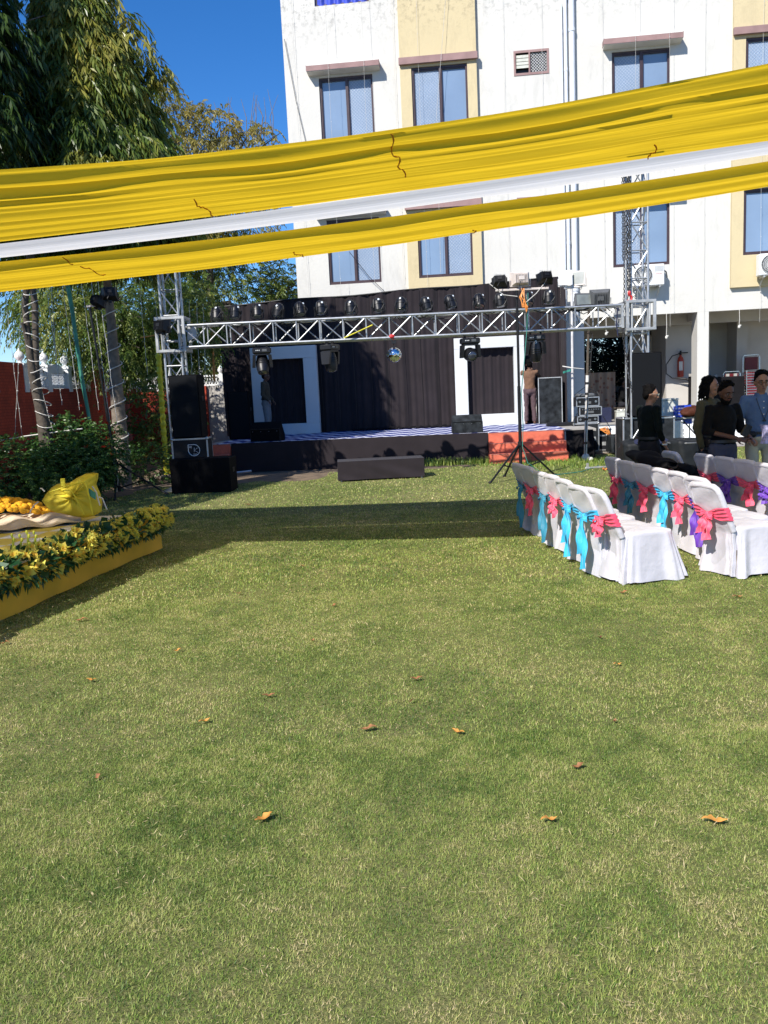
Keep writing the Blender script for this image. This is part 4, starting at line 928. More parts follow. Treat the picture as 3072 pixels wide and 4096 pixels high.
bushy('climber_shrub', 'straggly climber with dry stems and pale leaves beside the yellow pole', -5.15, 20.2, [(-.3, 0, 1.7, .7, .5, .7), (.35, 0, 1.5, .5, .5, .7), (0, 0, .9, .8, .5, .6), (-.7, 0, 1.0, .4, .4, .4), (.5, -.2, .6, .5, .4, .4)], 520, M['leaf_neem'], 105, leaf=(.085, .05), ln=.2, k=7, droop=.3, cat='shrub', trunk_pts=[(0, 0, 0), (.1, 0, .8), (0, 0, 1.7)], trunk_r=.04)
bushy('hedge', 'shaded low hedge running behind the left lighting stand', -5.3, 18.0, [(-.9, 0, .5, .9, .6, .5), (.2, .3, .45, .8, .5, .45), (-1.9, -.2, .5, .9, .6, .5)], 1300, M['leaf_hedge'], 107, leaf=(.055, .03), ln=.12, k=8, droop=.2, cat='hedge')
# vertical light strings over the garden on the left
ls = [(18, 1165, 88, 1740), (88, 1165, 60, 1740), (205, 1290, 248, 1620), (205, 1160, 225, 1440), (250, 1150, 318, 1640), (327, 1140, 395, 1640), (366, 1130, 440, 1690), (160, 1530, 212, 1730), (400, 1190, 470, 1700), (560, 1170, 590, 1500), (620, 1160, 640, 1420), (735, 1290, 745, 1510), (760, 1300, 770, 1540), (790, 1300, 800, 1560), (815, 1310, 822, 1520)]
gl = ['far left wire against the sky', 'second wire against the sky', 'wire over the white lattice', 'short wire beside the two stems', 'wire ending in the flowering shrub', 'wire right of the green pole', 'wire between green pole and grey trunk', 'wire touching the shrub edge', 'wire beside the grey trunk', 'wire over the neem foliage', 'wire left of the truss tower', 'wire just right of the truss tower', 'second wire right of the truss tower', 'third wire right of the truss tower', 'wire nearest the backdrop curtain']
for (a, b, c_, d), lb in zip(ls, gl):
    Y = 16.0 if a < 500 else 19.0
    p, q = at(a, b, Y), at(c_, d, Y); up = p + (p - q) * (0.5 / max(.3, (p - q).length)); string_light([up, p.lerp(q, .5), q], 'thin white light string, ' + lb, 'light strings over the garden', r=.0045, nb=9)
k = MB(); k.tube([at(0, 1762, 15.6), at(100, 1745, 15.6), at(225, 1728, 15.6), at(330, 1715, 15.6)], .012, 5); prop(k.build('rope_light', M['cable_white']), 'white cable running level along the top of the hedge', 'cable')
k = MB(); k.tube([at(268, 1120, 16.6), at(290, 1250, 16.6), at(325, 1500, 16.6), at(356, 1665, 16.6), Vector((at(380, 1830, 16.6).x, 16.6, 0.1))], [.045, .042, .04, .036, .035], 10); prop(k.build('bamboo_pole', M['green_pole'], smooth=True), 'green painted bamboo pole leaning behind the red flowered shrub', 'pole')
t = thing('wrapped_pole', 'thin pole wrapped in bright yellow cloth left of the speaker tower', 'pole', gr(668, 1915), 0)
a, b = gr(668, 1915), at(630, 1365, 19.3)
n = 60; k = MB(); k.tube([a.lerp(b, i / n) + Vector((.006 * math.sin(i * 2.1), 0, 0)) for i in range(n + 1)], [.062 + .012 * math.sin(i * 1.9) + (.03 if i < 2 else 0) for i in range(n + 1)], 9); k.build('cloth_wrap', M['yellow_wrap'], t, space='w')
k = MB(); k.grid(lambda u, v: (a.x + .05 + .28 * u * v, a.y - .02, .26 * (1 - u * .9) + .02), 6, 4); k.build('loose_end', M['yellow_wrap'], t, space='w')
k = MB(); k.tube([b, b + Vector((-.02, 0, .35))], .02, 6); k.build('bare_pole', M['bark_grey'], t, space='w')
k = MB(); k.tube([b + Vector((.1, 0, .15)), b + Vector((-.35, -.1, .09))], .012, 5); k.build('orange_string', M['cable_orange'], t, space='w')
for i in range(10):
    x, y = a.x + random.uniform(-.25, .3), a.y + random.uniform(-.3, .15); r0 = random.uniform(.05, .11)
    o = MB().ell((x, y, r0 * .5), (r0, r0 * .8, r0 * .7), 7, 5).build('brick_rubble', M['rubble'], label='broken brick rubble heaped at the foot of the yellow wrapped pole', cat='rubble', group='rubble at the pole foot')

# ------------------------------------------------------------------ canopy drapes of cloth stretched overhead
def zline(pts, x):
    return float(np.interp(x, [p[0] for p in pts], [p[1] for p in pts]))
CS = 0.96
def drape(lab, y_a, za, y_b, zb, brk, amp, mt, seed, ties):
    """strip from line A (near) to line B (far) hanging in unequal scallops; za, zb: height polynomials a+bx+cx^2"""
    ph = [random.Random(seed + i).random() * 6.28 for i in range(12)]
    sags = [.35 + .9 * random.Random(seed * 7 + i).random() for i in range(len(brk))]
    vs = []
    for i, (p, q) in enumerate(zip(brk, brk[1:])):
        n = max(4, int((q - p) * 90)); vs += [p + (q - p) * k / n for k in range(n)]
    vs.append(1.0); nv = len(vs) - 1
    def f(u, v):
        x = -8.2 + 16.6 * u
        ya = (y_a - .14 * x); yb = (y_b - .14 * x); a = za[0] + za[1] * x + za[2] * x * x; b = zb[0] + zb[1] * x + zb[2] * x * x
        i = max(k for k in range(len(brk) - 1) if brk[k] <= v + 1e-9); t = (v - brk[i]) / (brk[i + 1] - brk[i])
        y = ya + (yb - ya) * v; z = a + (b - a) * v
        wd = brk[i + 1] - brk[i]
        sag = sags[i] * (1 + .05 * math.sin(x * .5 + ph[i])) * wd * amp * math.sin(math.pi * t ** (1 + .35 * math.sin(ph[i] + x * .03)))
        w = (.0045 * math.sin(v * 46 + ph[1] + .15 * x) + .0030 * math.sin(v * 97 + ph[2] + .3 * x)) * (1 if amp > .2 else .12)
        tight = 1.0
        for tx in ties: tight = min(tight, min(1, abs(x - tx - .25 * (v - .5)) / .8))
        pk = (1 - tight) * .007 * math.sin(v * 190 + x)
        z += -sag * (.6 + .4 * tight) + w + pk - (.04 if amp > .2 else .0) * math.sin(math.pi * v)
        return (x * CS, y * CS, 1.8 + (z - 1.8) * CS)
    t = thing('canopy_drape', lab, 'canopy', (0, (y_a + y_b) / 2, 3.6), 0, 'cloth strips stretched overhead')
    MB().grid(lambda u, v: f(u, vs[int(round(v * nv))]), 170, nv).build('cloth', mt, t, space='w', smooth=80)
    for i, tx in enumerate(ties):      # stitched gathers
        v0 = [.02, .55, .70, .12][i % 4]; v1 = [.62, .96, .97, .45][i % 4]; m_ = MB()
        pts = [Vector(f((tx + .22 * (v - .5) + .02 * math.sin(v * 25) + 8.2) / 16.6, v)) - Vector((0, 0, .008)) for v in np.linspace(v0, v1, 22)]
        m_.tube(pts, [.004 + .003 * math.sin(j * 2.2) ** 2 for j in range(22)], 5); m_.build('stitched_gather', M['drape_tie'], t, space='w')
    return t
drape('wide yellow cloth canopy strip, the nearest and highest one', 6.67, (3.70, .045, .012), 8.08, (3.565, .05, .002), [0, .04, .17, .33, .45, .50, .62, .73, .77, .89, 1], .32, M['drape_yellow'], 3, (.28, -1.55, 2.35))
drape('narrow white cloth canopy strip between the two yellow ones', 8.115, (3.558, .057, .003), 8.68, (3.53, .055, .003), [0, .5, 1], .07, M['drape_white'], 8, ())
drape('narrower yellow cloth canopy strip, the farthest and lowest one', 8.56, (3.443, .053, .004), 10.38, (3.49, .065, .004), [0, .22, .36, .42, .60, .82, .93, 1], .30, M['drape_yellow'], 14, (-3.1, -.9, 1.1))
# ------------------------------------------------------------------ truss rig
def truss_mesh(mb, p, q, s, bay, r=.024, rb=.013, ends=True, phase=0):
    p, q = Vector(p), Vector(q); d = q - p; L = d.length; t = d.normalized()
    up = Vector((0, 0, 1)) if abs(t.z) < .9 else Vector((0, 1, 0)); a = t.cross(up).normalized(); b = a.cross(t)
    cs = [(a * i + b * j) * s / 2 for i, j in ((-1, -1), (1, -1), (1, 1), (-1, 1))]
    for c in cs: mb.tube([p + c, q + c], r, 10)
    n = max(1, round(L / bay))
    for i in range(n + 1):
        o = p + t * (L * i / n)
        for k in range(4): mb.tube([o + cs[k], o + cs[(k + 1) % 4]], rb, 6)
    for i in range(n):
        o, o2 = p + t * (L * i / n), p + t * (L * (i + 1) / n)
        for k in range(4):
            f = (i + k + phase) % 2 == 0; mb.tube([o + cs[k if f else (k + 1) % 4], o2 + cs[(k + 1) % 4 if f else k]], rb, 6)
TY = 16.6
ZC = 2.985
t = thing('box_truss', 'horizontal aluminium box truss spanning between the two towers above the stage', 'truss', (.6, TY, ZC))
m_ = MB(); truss_mesh(m_, (-3.75, TY + .2, ZC), (4.74, TY + .2, ZC), .41, .45); m_.build('truss', M['aluminium'], t, space='w', smooth=True)
k = MB()
for x in (-3.77, 4.76):
    for (dy, dz, sy, sz) in ((0, .205, .46, .05), (0, -.205, .46, .05), (-.205, 0, .05, .36), (.205, 0, .05, .36)): k.box((x, TY + .2 + dy, ZC + dz), (.05, sy, sz))
k.build('end_plate', M['alu_dull'], t, space='w')
# cables woven along the truss
for j in range(5):
    c = MB(); pts = []
    x = -3.4 + j * .2
    while x < 4.6: pts.append((x, TY + .0 + .1 * random.random(), ZC + .215 + .03 * random.random() - (.16 * random.random() if random.random() < .35 else 0))); x += .12 + .2 * random.random()
    c.tube(pts, .009, 5); c.build('cable', M['cable'], t, space='w')
c = MB(); c.tube([at(1375, 1352, 16.5), at(1425, 1330, 16.5), at(1490, 1300, 16.5)], .012, 5); c.build('yellow_strap', M['yellow_wrap'], t, space='w')
c = MB(); c.tube([at(2470, 1230, 16.5), at(2466, 1300, 16.5), at(2472, 1345, 16.5)], .013, 5); c.build('blue_tail', M['navy_cloth'], t, space='w')

def tower(lab, x, zt, sleeve_z, phase):
    t = thing('truss_tower', lab, 'truss tower', (x, TY + .2, 0), 0, 'truss towers beside the stage')
    m_ = MB(); truss_mesh(m_, (0, 0, .05), (0, 0, zt), .33, .5, phase=phase); m_.build('mast', M['aluminium'], t, smooth=True)
    s_ = MB(); w = .29; h0, h1 = sleeve_z
    for sx in (-1, 1):
        for sy in (-1, 1): s_.rbox((sx * (w - .03), sy * (w - .03), (h0 + h1) / 2), (.055, .055, h1 - h0), .006)
    for z in (h0, h1):
        s_.rbox((0, -w + .03, z), (w * 2, .05, .055), .006); s_.rbox((0, w - .03, z), (w * 2, .05, .055), .006); s_.rbox((-w + .03, 0, z + .001), (.05, w * 1.8, .055), .006); s_.rbox((w - .03, 0, z + .001), (.05, w * 1.8, .055), .006)
    for sx in (-1, 1): s_.tube([(sx * .17, -w + .04, h0), (sx * .17, -w + .04, h1)], .018, 8)
    s_.build('sleeve_block', M['alu_dull'], t)
    b = MB(); sx = 1 if x < 0 else -1; b.hexa([(sx * .27, -.03, h0 + .18), (sx * .45, -.02, h0 + .26), (sx * .45, .02, h0 + .26), (sx * .27, .03, h0 + .18), (sx * .27, -.03, h1 - .12), (sx * .45, -.02, h1 - .18), (sx * .45, .02, h1 - .18), (sx * .27, .03, h1 - .12)]); b.build('corner_bracket', M['alu_dull'], t)
    b = MB(); b.box((0, 0, .025), (.7, .7, .04)); b.build('base_plate', M['alu_dull'], t)
    return t
TR = tower('tall right truss tower with the chain hoist in front of the hotel window', 5.10, 5.75, (2.72, 3.24), 0)
k = MB(); k.box((-.05, 0, 5.85), (.5, .3, .09)); k.tube([(-.25, 0, 5.86), (-.25, 0, 5.72)], .05, 10); k.build('head_block', M['black_metal'], TR)
TL = tower('left truss tower rising from behind the tall speaker among the trees', -3.93, 4.35, (2.72, 3.34), 1)
def chain(pts, r=.010, link=.045, mt='chain', name='chain', parent=None, space='w'):
    mb = MB(); out = []; pts = [Vector(p) for p in pts]
    for a, b in zip(pts, pts[1:]):
        n = max(1, int((b - a).length / link)); out += [(a.lerp(b, (i) / n), (b - a).normalized()) for i in range(n)]
    for i, (p, d) in enumerate(out):
        s_ = Vector((1, 0, 0)) if i % 2 else Vector((0, 1, 0)); s_ = (s_ - d * s_.dot(d)).normalized()
        h = link * .72; w = .016
        mb.tube([p + d * h - s_ * 0, p + d * h * .7 + s_ * w, p - d * h * .2 + s_ * w, p - d * h * .5, p - d * h * .2 - s_ * w, p + d * h * .7 - s_ * w, p + d * h], r * .6, 4, cap=False)
    return mb.build(name, M[mt], parent, space=space)
t = thing('chain_hoist', 'chain hoist with long chains and a red hook hanging beside the right tower', 'chain hoist', (4.86, TY, 3.3))
top = 5.7
chain([(4.80, TY - .05, top), (4.80, TY - .05, 4.0)], .016, .05, name='hand_chain', parent=t); chain([(4.775, TY - .02, top), (4.775, TY - .02, 4.0)], .016, .05, name='hand_chain', parent=t); chain([(4.79, TY - .03, 4.0), (4.79, TY - .03, 3.45), (4.76, TY, 2.7), (4.86, TY, 1.9), (4.95, TY, 1.5)], .011, .045, name='loose_chain', parent=t)
chain([(4.90, TY - .03, top), (4.90, TY - .03, 3.44)], .016, .05, name='lifting_chain', parent=t); chain([(4.87, TY + .01, top), (4.87, TY + .01, 3.44)], .016, .05, name='lifting_chain', parent=t)
k = MB(); k.ell((4.89, TY - .02, 3.40), (.035, .03, .05)); hp = [(4.89 + .045 * math.cos(a), TY - .02, 3.31 + .05 * math.sin(a)) for a in np.linspace(1.9, -2.6, 12)]; k.tube(hp, [.02] * 8 + [.018, .014, .01, .006], 8); k.build('hook', M['red_hook'], t, space='w')
k = MB(); k.tube([(4.89, TY - .02, 3.28), (4.89, TY - .02, 3.16)], .018, 8); k.build('shackle', M['steel'], t, space='w')

# ------------------------------------------------------------------ lamps
M['lens_dark'] = mat('dark_lens', (.03, .035, .05), .05, spec=1.0, coat=.5)
def glint(M_name='glass_lamp'): return M[M_name]
def par_can():
    t = thing('par_light', 'x', 'stage light', (0, 0, 0), 0, 'par lights standing on the truss')
    Rm = Matrix.Translation((0, 0, .17)) @ Matrix.Rotation(R(-14), 4, 'X')
    MB().lathe([(.085, -.125), (.10, -.12), (.104, -.02), (.112, -.015), (.112, .0), (.104, .005), (.10, .05), (.082, .10), (.05, .128), (.02, .138)], n=18, M=Rm).build('housing', M['black_plastic'], t, smooth=50)
    k = MB(); k.lathe([(.082, -.13), (.082, -.126)], n=16, M=Rm); k.build('lens', M['glass_lamp_dark'], t)
    y = MB(); y.tube([(-.118, 0, .17), (-.13, 0, .05), (-.09, 0, .0), (.09, 0, .0), (.13, 0, .05), (.118, 0, .17)], .012, 6); y.box((-.122, 0, .17), (.03, .05, .05)); y.box((.122, 0, .17), (.03, .05, .05)); y.build('yoke', M['black_metal'], t)
    c = MB(); c.box((0, 0, -.02), (.05, .06, .06)); c.build('clamp', M['black_metal'], t)
    c = MB(); c.tube([(.02, .05, .28), (.11, .02, .26), (.12, -.09, .15), (.05, -.12, .06), (.10, -.03, -.02)], .007, 5); c.tube([(-.01, .05, .29), (-.07, -.06, .27), (-.09, -.10, .12), (-.15, -.02, -.01)], .007, 5); c.build('cable', M['cable'], t)
    k = MB(); k.add([(.012, -.101, .245), (.045, -.096, .245), (.045, -.082, .275), (.012, -.085, .275)], [(0, 1, 2, 3)]); k.build('window', M['glass_lamp'], t)  # small pale quad painted on the housing as a glint
    return t
proto = par_can(); xs = (863, 936, 1028, 1109, 1200, 1287, 1408, 1518, 1609, 1712, 1808, 1915, 2010, 2111, 2197)
for i, sx in enumerate(xs):
    o = proto if i == 0 else copy_tree(proto)
    o.location = (at(sx, 1270, TY + .12).x, TY + .12 + (.0 if i % 3 else .16), ZC + .265 + .0); o.rotation_euler = (random.uniform(-.12, .12), random.uniform(-.16, .16), random.uniform(-.7, .7))
    o['label'] = 'black par light on top of the truss, %s from the left' % ords[i]
def moving_head(x, lab, yaw, tilt, num=None):
    t = thing('moving_head_light', lab, 'stage light', (x, TY + .1, ZC - .235), yaw, 'moving head lights hung under the truss')
    cl = MB(); 
    for s_ in (-.1, .1): cl.box((s_, 0, .0), (.035, .05, .1)); cl.tube([(s_, -.02, .05), (s_ + .01, -.03, .13)], .008, 5)
    cl.build('clamp', M['black_metal'], t)
    MB().rbox((0, 0, -.10), (.36, .26, .11), .02).build('base', M['black_plastic'], t)
    dp = MB(); dp.box((.05, -.132, -.095), (.09, .006, .045)); dp.build('display', M['grey_plastic'], t); bt = MB(); [bt.box((-.05 - .03 * i, -.132, -.095), (.016, .006, .016)) for i in range(3)]; bt.build('button', M['white_paint'], t)
    yk = MB()
    for s_ in (-1, 1): yk.hexa([(s_ * .17 - .03, -.08, -.42), (s_ * .17 + .03, -.08, -.42), (s_ * .17 + .03, .08, -.42), (s_ * .17 - .03, .08, -.42), (s_ * .15 - .03, -.11, -.18), (s_ * .15 + .03, -.11, -.18), (s_ * .15 + .03, .11, -.18), (s_ * .15 - .03, .11, -.18)])
    yk.box((0, 0, -.17), (.3, .2, .03)); yk.build('yoke', M['black_plastic'], t)
    Mh = Matrix.Translation((0, 0, -.36)) @ Matrix.Rotation(tilt, 4, 'X')
    MB().lathe([(.05, -.20), (.09, -.19), (.115, -.10), (.125, .02), (.12, .10), (.105, .17), (.10, .19)], n=18, M=Mh).build('head', M['black_plastic'], t, smooth=50)
    r_ = MB(); [r_.lathe([(.128, z), (.132, z + .008), (.128, z + .016)], n=18, M=Mh) for z in (-.06, -.02, .02)]; r_.build('cooling_rib', M['black_metal'], t)
    MB().lathe([(.085, .188), (.07, .205), (.03, .214)], n=18, M=Mh).build('lens', M['lens_dark'], t, smooth=True)
    if num: text_part(num, .09, M['white_paint'], t, Matrix.Translation((0, -.112, -.19)) @ Matrix.Rotation(R(90), 4, 'X'))
moving_head(at(1048, 1420, TY + .1).x, 'black moving head light hanging in front of the left white frame', R(8), R(150))
moving_head(at(1321, 1420, TY + .1).x, 'black moving head light turned sideways, just right of the left white frame', R(62), R(175))
moving_head(at(1881, 1420, TY + .1).x, 'black moving head light with its lens facing forward at the right white frame', R(6), R(100))
moving_head(at(2143, 1420, TY + .1).x, 'black moving head light marked 9 hanging right of the tripod pole', R(-6), R(185), '9')
# mirror ball
t = thing('mirror_ball', 'small mirror ball hanging from the middle of the truss', 'mirror ball', (at(1577, 1420, TY).x, TY, 2.30))
mirr = mat('mirror_tiles', (.8, .85, .9), .08, metal=1.0, var=.03)
ball = MB(); rb = .142
for i in range(18):
    w0, w1 = math.pi * i / 18 - math.pi / 2, math.pi * (i + 1) / 18 - math.pi / 2; n = max(4, int(36 * math.cos((w0 + w1) / 2)))
    for k in range(n):
        a0, a1 = 2 * math.pi * (k + .04) / n, 2 * math.pi * (k + .96) / n; e = .006
        jit = [random.uniform(-.0025, .0025) for _ in range(4)]
        q = [(w0 + e, a0), (w0 + e, a1), (w1 - e, a1), (w1 - e, a0)]
        ball.add([((rb + j) * math.cos(w) * math.cos(a), (rb + j) * math.cos(w) * math.sin(a), (rb + j) * math.sin(w) + .15) for (w, a), j in zip(q, jit)], [(0, 1, 2, 3)])
ball.build('mirror_tiles', mirr, t); MB().ell((0, 0, .15), .137, 20, 12).build('core', M['black_metal'], t)
k = MB(); k.box((0, 0, .40), (.09, .07, .07)); k.tube([(0, 0, .29), (0, 0, .38)], .01, 6); k.build('motor', M['black_plastic'], t); k = MB(); k.ell((-.03, 0, .50), (.06, .05, .045)); k.tube([(0, 0, .43), (0, 0, .5)], .012); k.build('red_strap', M['red_hook'], t)

def floodlight(loc, rz, tilt, w, h, kind, lab, group='floodlights on stands', txt=None):
    t = thing('floodlight', lab, 'floodlight', loc, rz, group)
    Mt = Matrix.Translation((0, 0, h * .62)) @ Matrix.Rotation(tilt, 4, 'X')
    body = {'black': 'black_metal', 'ivory': 'ivory', 'grey': 'grey_plastic', 'white': 'white_paint'}[kind]
    b = MB(); b.hexa([Mt @ Vector(p) for p in ((-w / 2, -.035, -h / 2), (w / 2, -.035, -h / 2), (w * .36, .10, -h * .36), (-w * .36, .10, -h * .36), (-w / 2, -.035, h / 2), (w / 2, -.035, h / 2), (w * .36, .10, h * .36), (-w * .36, .10, h * .36))]); b.rbox((0, -.045, 0), (w + .02, .03, h + .02), .008, Mt); b.build('housing', M[body], t)
    f = MB(); [f.box((-w * .32 + w * .64 * i / 8, .115, 0), (.008, .035, h * .68), Mt) for i in range(9)]; f.box((0, .10, 0), (w * .3, .08, h * .26), Mt); f.build('cooling_fin', M[body], t)
    g = MB(); g.box((0, -.063, 0), (w - .05, .006, h - .05), Mt); g.build('glass', M['glass_lamp' if kind in ('white',) else 'glass_lamp_dark'], t)
    y = MB(); y.tube([(-w / 2 - .02, 0, h * .62), (-w / 2 - .02, 0, .03), (w / 2 + .02, 0, .03), (w / 2 + .02, 0, h * .62)], .010, 6); y.box((0, 0, .01), (.06, .04, .05)); y.build('bracket', M[body], t)
    c = MB(); c.tube([(0, .12, h * .6), (.05, .16, h * .2), (.02, .08, -.05)], .007, 5); c.build('cable', M['cable'], t)
    if txt: text_part(txt, .085, M['white_paint'], t, Mt @ Matrix.Translation((0, .06, h * .45)) @ Matrix.Rotation(R(38), 4, 'X'))
    return t
# right tripod stand
def tripod_stand(lab, base, ztop, feet, bar, mt_pole, rpole=.024, hub=.62):
    x, y = base; t = thing('lighting_stand', lab, 'lighting stand', (x, y, 0), 0, 'lighting stands')
    k = MB(); k.tube([(0, 0, .12), (0, 0, ztop * .5)], rpole * 1.35, 10); k.tube([(0, 0, ztop * .5), (0, 0, ztop)], rpole, 10); k.build('pole', M[mt_pole], t, smooth=True)
    k = MB(); k.lathe([(.05, hub), (.055, hub + .02), (.045, hub + .09)], n=10); k.lathe([(.04, .16), (.045, .22)], n=10); k.build('hub', M['black_metal'], t)
    for (fx, fy) in feet:
        k = MB(); f = Vector((fx, fy, .01)); top = Vector((0, 0, hub + .03)); k.tube([top + f * .05, f], .019, 8); mid = top.lerp(f, .55); k.tube([Vector((0, 0, .18)), mid], .014, 6); o = k.build('leg', M['black_metal'], t)
        MB().ell((fx, fy, .02), (.035, .03, .025), 8, 5).build('rubber_foot', M['cable'], o)
    if bar:
        k = MB(); k.rbox(((bar[0] + bar[1]) / 2, 0, ztop + .02), (bar[1] - bar[0], .05, .04), .005); k.build('crossbar', M['ivory'], t)
    return t
cx, cy = 2.63, 15.95; c0 = at(2088, 1155, cy)
RS = tripod_stand('black tripod lighting stand in front of the red steps carrying three floodlights', (cx, cy), c0.z - .03, ((-.66, -.55), (.70, .28), (-.25, .45)), (at(1982, 1155, cy).x - cx, at(2196, 1155, cy).x - cx), 'black_metal')
zb = c0.z + .02
floodlight((at(1998, 1100, cy).x, cy, zb), R(175), R(25), .27, .20, 'black', 'black floodlight scrawled with white letters at the left end of the tall stand', txt='R TZE')
floodlight((at(2080, 1100, cy).x, cy, zb), R(184), R(4), .34, .25, 'ivory', 'ribbed ivory floodlight in the middle of the tall stand')
floodlight((at(2180, 1100, cy).x, cy + .02, zb + .03), R(190), R(25), .27, .20, 'black', 'black floodlight scrawled with white letters at the right end of the tall stand', txt='PHASE')
k = MB(); 
for i in range(5): k.tube([(cx + .1 + .03 * math.sin(i), cy - .06, zb - .02), (cx + .07 + .05 * math.sin(i * 2), cy - .1, zb - .18), (cx + .13 + .05 * math.cos(i), cy - .1, zb - .36), (cx + .16, cy - .07, zb - .45 + .02 * i), (cx + .10, cy - .09, zb - .25)], .009, 5)
prop(k.build('cable', M['cable_orange']), 'tangled orange cable bundle hanging under the crossbar of the tall stand', 'cable')
k = MB(); k.tube([(cx + .2, cy - .04, zb - .1), (cx + .16, cy - .05, zb - .8), (cx + .1, cy - .06, 2.2), (cx + .03, cy - .06, 1.6), (cx + .05, cy - .06, 1.0), (cx + .03, cy - .06, .6), (cx + .12, cy - .08, .3), (cx + .5, cy + .1, .02), (cx + 1.3, cy + .6, .02), (cx + 1.9, cy + 1.6, .02)], .008, 5); prop(k.build('cable', M['cable_green']), 'thin green cable running down the tall tripod stand', 'cable')
k = MB(); k.tube([(cx + .55, cy, zb + .1), (cx + .35, cy - .05, zb - .12), (cx + .12, cy - .06, zb - .3)], .007, 5); k.tube([(cx - .5, cy, zb + .1), (cx - .25, cy - .05, zb - .12), (cx + .0, cy - .06, zb - .16)], .007, 5); prop(k.build('cable', M['cable_white']), 'pale cable looping under the crossbar of the tall stand', 'cable')
# left tripod stand
lx, ly = -4.98, 15.95; p = at(430, 1215, ly)
LS = tripod_stand('black tripod lighting stand standing before the dark hedge on the left', (lx, ly), 3.55, ((-.75, .35), (1.0, -.45), (.05, -.5)), (-.05, .22), 'black_metal', .022)
LS.rotation_euler = (0, R(-4), 0)
floodlight((p.x - .15, ly, 3.50), R(150), R(20), .26, .22, 'black', 'black floodlight on the left stand, the lower left one')
floodlight((p.x + .05, ly, 3.62), R(200), R(15), .28, .24, 'black', 'black floodlight on the left stand, the upper right one')
k = MB(); k.tube([(lx - .02, ly - .05, .9), (lx - .06, ly - .05, .6), (lx, ly - .06, .35), (lx - .05, ly - .05, .12)], .009, 5); prop(k.build('cable', M['cable_white']), 'white cable hanging down the left lighting stand', 'cable')
# slim white pole stand with two black floodlights
a, b = gr(2341, 1847), at(2356, 1244, 18.7); t = thing('lighting_stand', 'slim rusty white pole with two black floodlights beside the truss', 'lighting stand', a, 0, 'lighting stands')
k = MB(); k.tube([a, a.lerp(b, .58)], .036, 10); k.build('pole', M['rust_steel'], t, space='w', smooth=True); k = MB(); k.tube([a.lerp(b, .58), b], .030, 10); k.build('upper_pole', M['bark_dark'], t, space='w', smooth=True)
k = MB(); k.tube([at(2300, 1240, 18.7), at(2425, 1240, 18.7)], .022, 8); k.build('crossbar', M['bark_dark'], t, space='w')
k = MB(); [k.lathe([(.042, 0), (.042, .05)], (a.lerp(b, f).x, a.lerp(b, f).y, a.lerp(b, f).z), 8) for f in (.12, .28, .45, .52)]; k.build('black_tape', M['cable'], t, space='w')
k = MB(); k.tube([b + Vector((-.35, -.05, .1)), b + Vector((-.2, -.06, -.35)), b + Vector((.05, -.06, -.5)), b + Vector((0, -.06, -1.2)), b + Vector((-.08, -.06, -2.0)), b + Vector((-.14, -.06, -3.1)), a + Vector((.1, -.05, .1)), a + Vector((-.2, -.1, .02))], .010, 5); prop(k.build('cable', M['cable']), 'black cable taped down the slim white pole', 'cable')
k = MB(); k.ell((a.x, a.y - .05, .10), (.09, .08, .09), 9, 6); k.ell((a.x + .1, a.y - .05, .06), (.07, .05, .05), 8, 5); k.build('foot_wrap', M['cable_white'], t, space='w')
p = at(2330, 1240, 18.7); floodlight((p.x, 18.7, p.z), R(15), R(-8), .38, .30, 'grey', 'square black floodlight at the left of the slim white pole')
p = at(2400, 1232, 18.7); floodlight((p.x, 18.7, p.z), R(175), R(-10), .42, .34, 'grey', 'finned black floodlight at the right of the slim white pole')
# lights fixed to the column
a, b = at(2291, 1690, 22.0), at(2287, 1152, 22.0); t = thing('lighting_stand', 'thin white pole tied to the hotel column with two bright floodlights', 'lighting stand', (a.x, 22.0, .6), 0, 'lighting stands')
k = MB(); k.tube([a, b], .03, 8); k.build('pole', M['rust_steel'], t, space='w', smooth=True); k = MB(); k.tube([at(2256, 1152, 22), at(2328, 1146, 22)], .03, 8); k.build('crossbar', M['rust_steel'], t, space='w')
p = at(2262, 1150, 22); floodlight((p.x, 22, p.z), R(-10), R(-12), .32, .36, 'white', 'floodlight with white glass on the column pole'); p = at(2318, 1150, 22); floodlight((p.x, 22.05, p.z), R(-28), R(-14), .34, .36, 'ivory', 'grey glassed floodlight beside the white one on the column pole')
k = MB(); k.tube([at(2250, 1465, 21.9), at(2290, 1472, 21.8), at(2335, 1476, 21.9)], .014, 5); k.build('rope', M['cable_white'], t, space='w')
k = MB(); k.grid(lambda u, v: tuple(at(2252 + 32 * u, 1486 - 10 * u + (8 * v), 21.8 - .02 * math.sin(u * 9))), 8, 3); k.build('teal_tape', M['cable_green'], t, space='w')
# small floodlight on left tower
floodlight((-4.0, 16.28, 3.02), R(150), R(10), .30, .24, 'black', 'grey floodlight fixed to the left truss tower', 'floodlights on stands')

# ------------------------------------------------------------------ speakers and cases
def speaker(lab, loc, rz, w, d, h, grille=True, trim=False, worn=False, group='loudspeakers'):
    t = thing('loudspeaker', lab, 'loudspeaker', loc, rz, group)
    MB().rbox((0, 0, h / 2), (w, d, h), .012).build('cabinet', M['case_worn' if worn else 'speaker_black'], t)
    if grille: MB().rbox((0, -d / 2 - .006, h / 2), (w - .05, .02, h - .05), .006).build('grille', M['grille'], t)
    if trim:
        k = MB()
        for s_ in (-1, 1): k.box((s_ * w / 2, -d / 2 - .002, h / 2), (.022, .022, h - .03))
        k.box((0, -d / 2 - .002, h), (w + .02, .024, .022)); k.box((w / 2, d * 0, h), (.022, d - .03, .02)); k.build('edge_trim', M['alu_dull'], t)
    hd = MB(); hd.rbox((w / 2 + .004, 0, h * .62), (.012, .16, .09), .003); hd.build('handle', M['black_metal'], t)
    return t
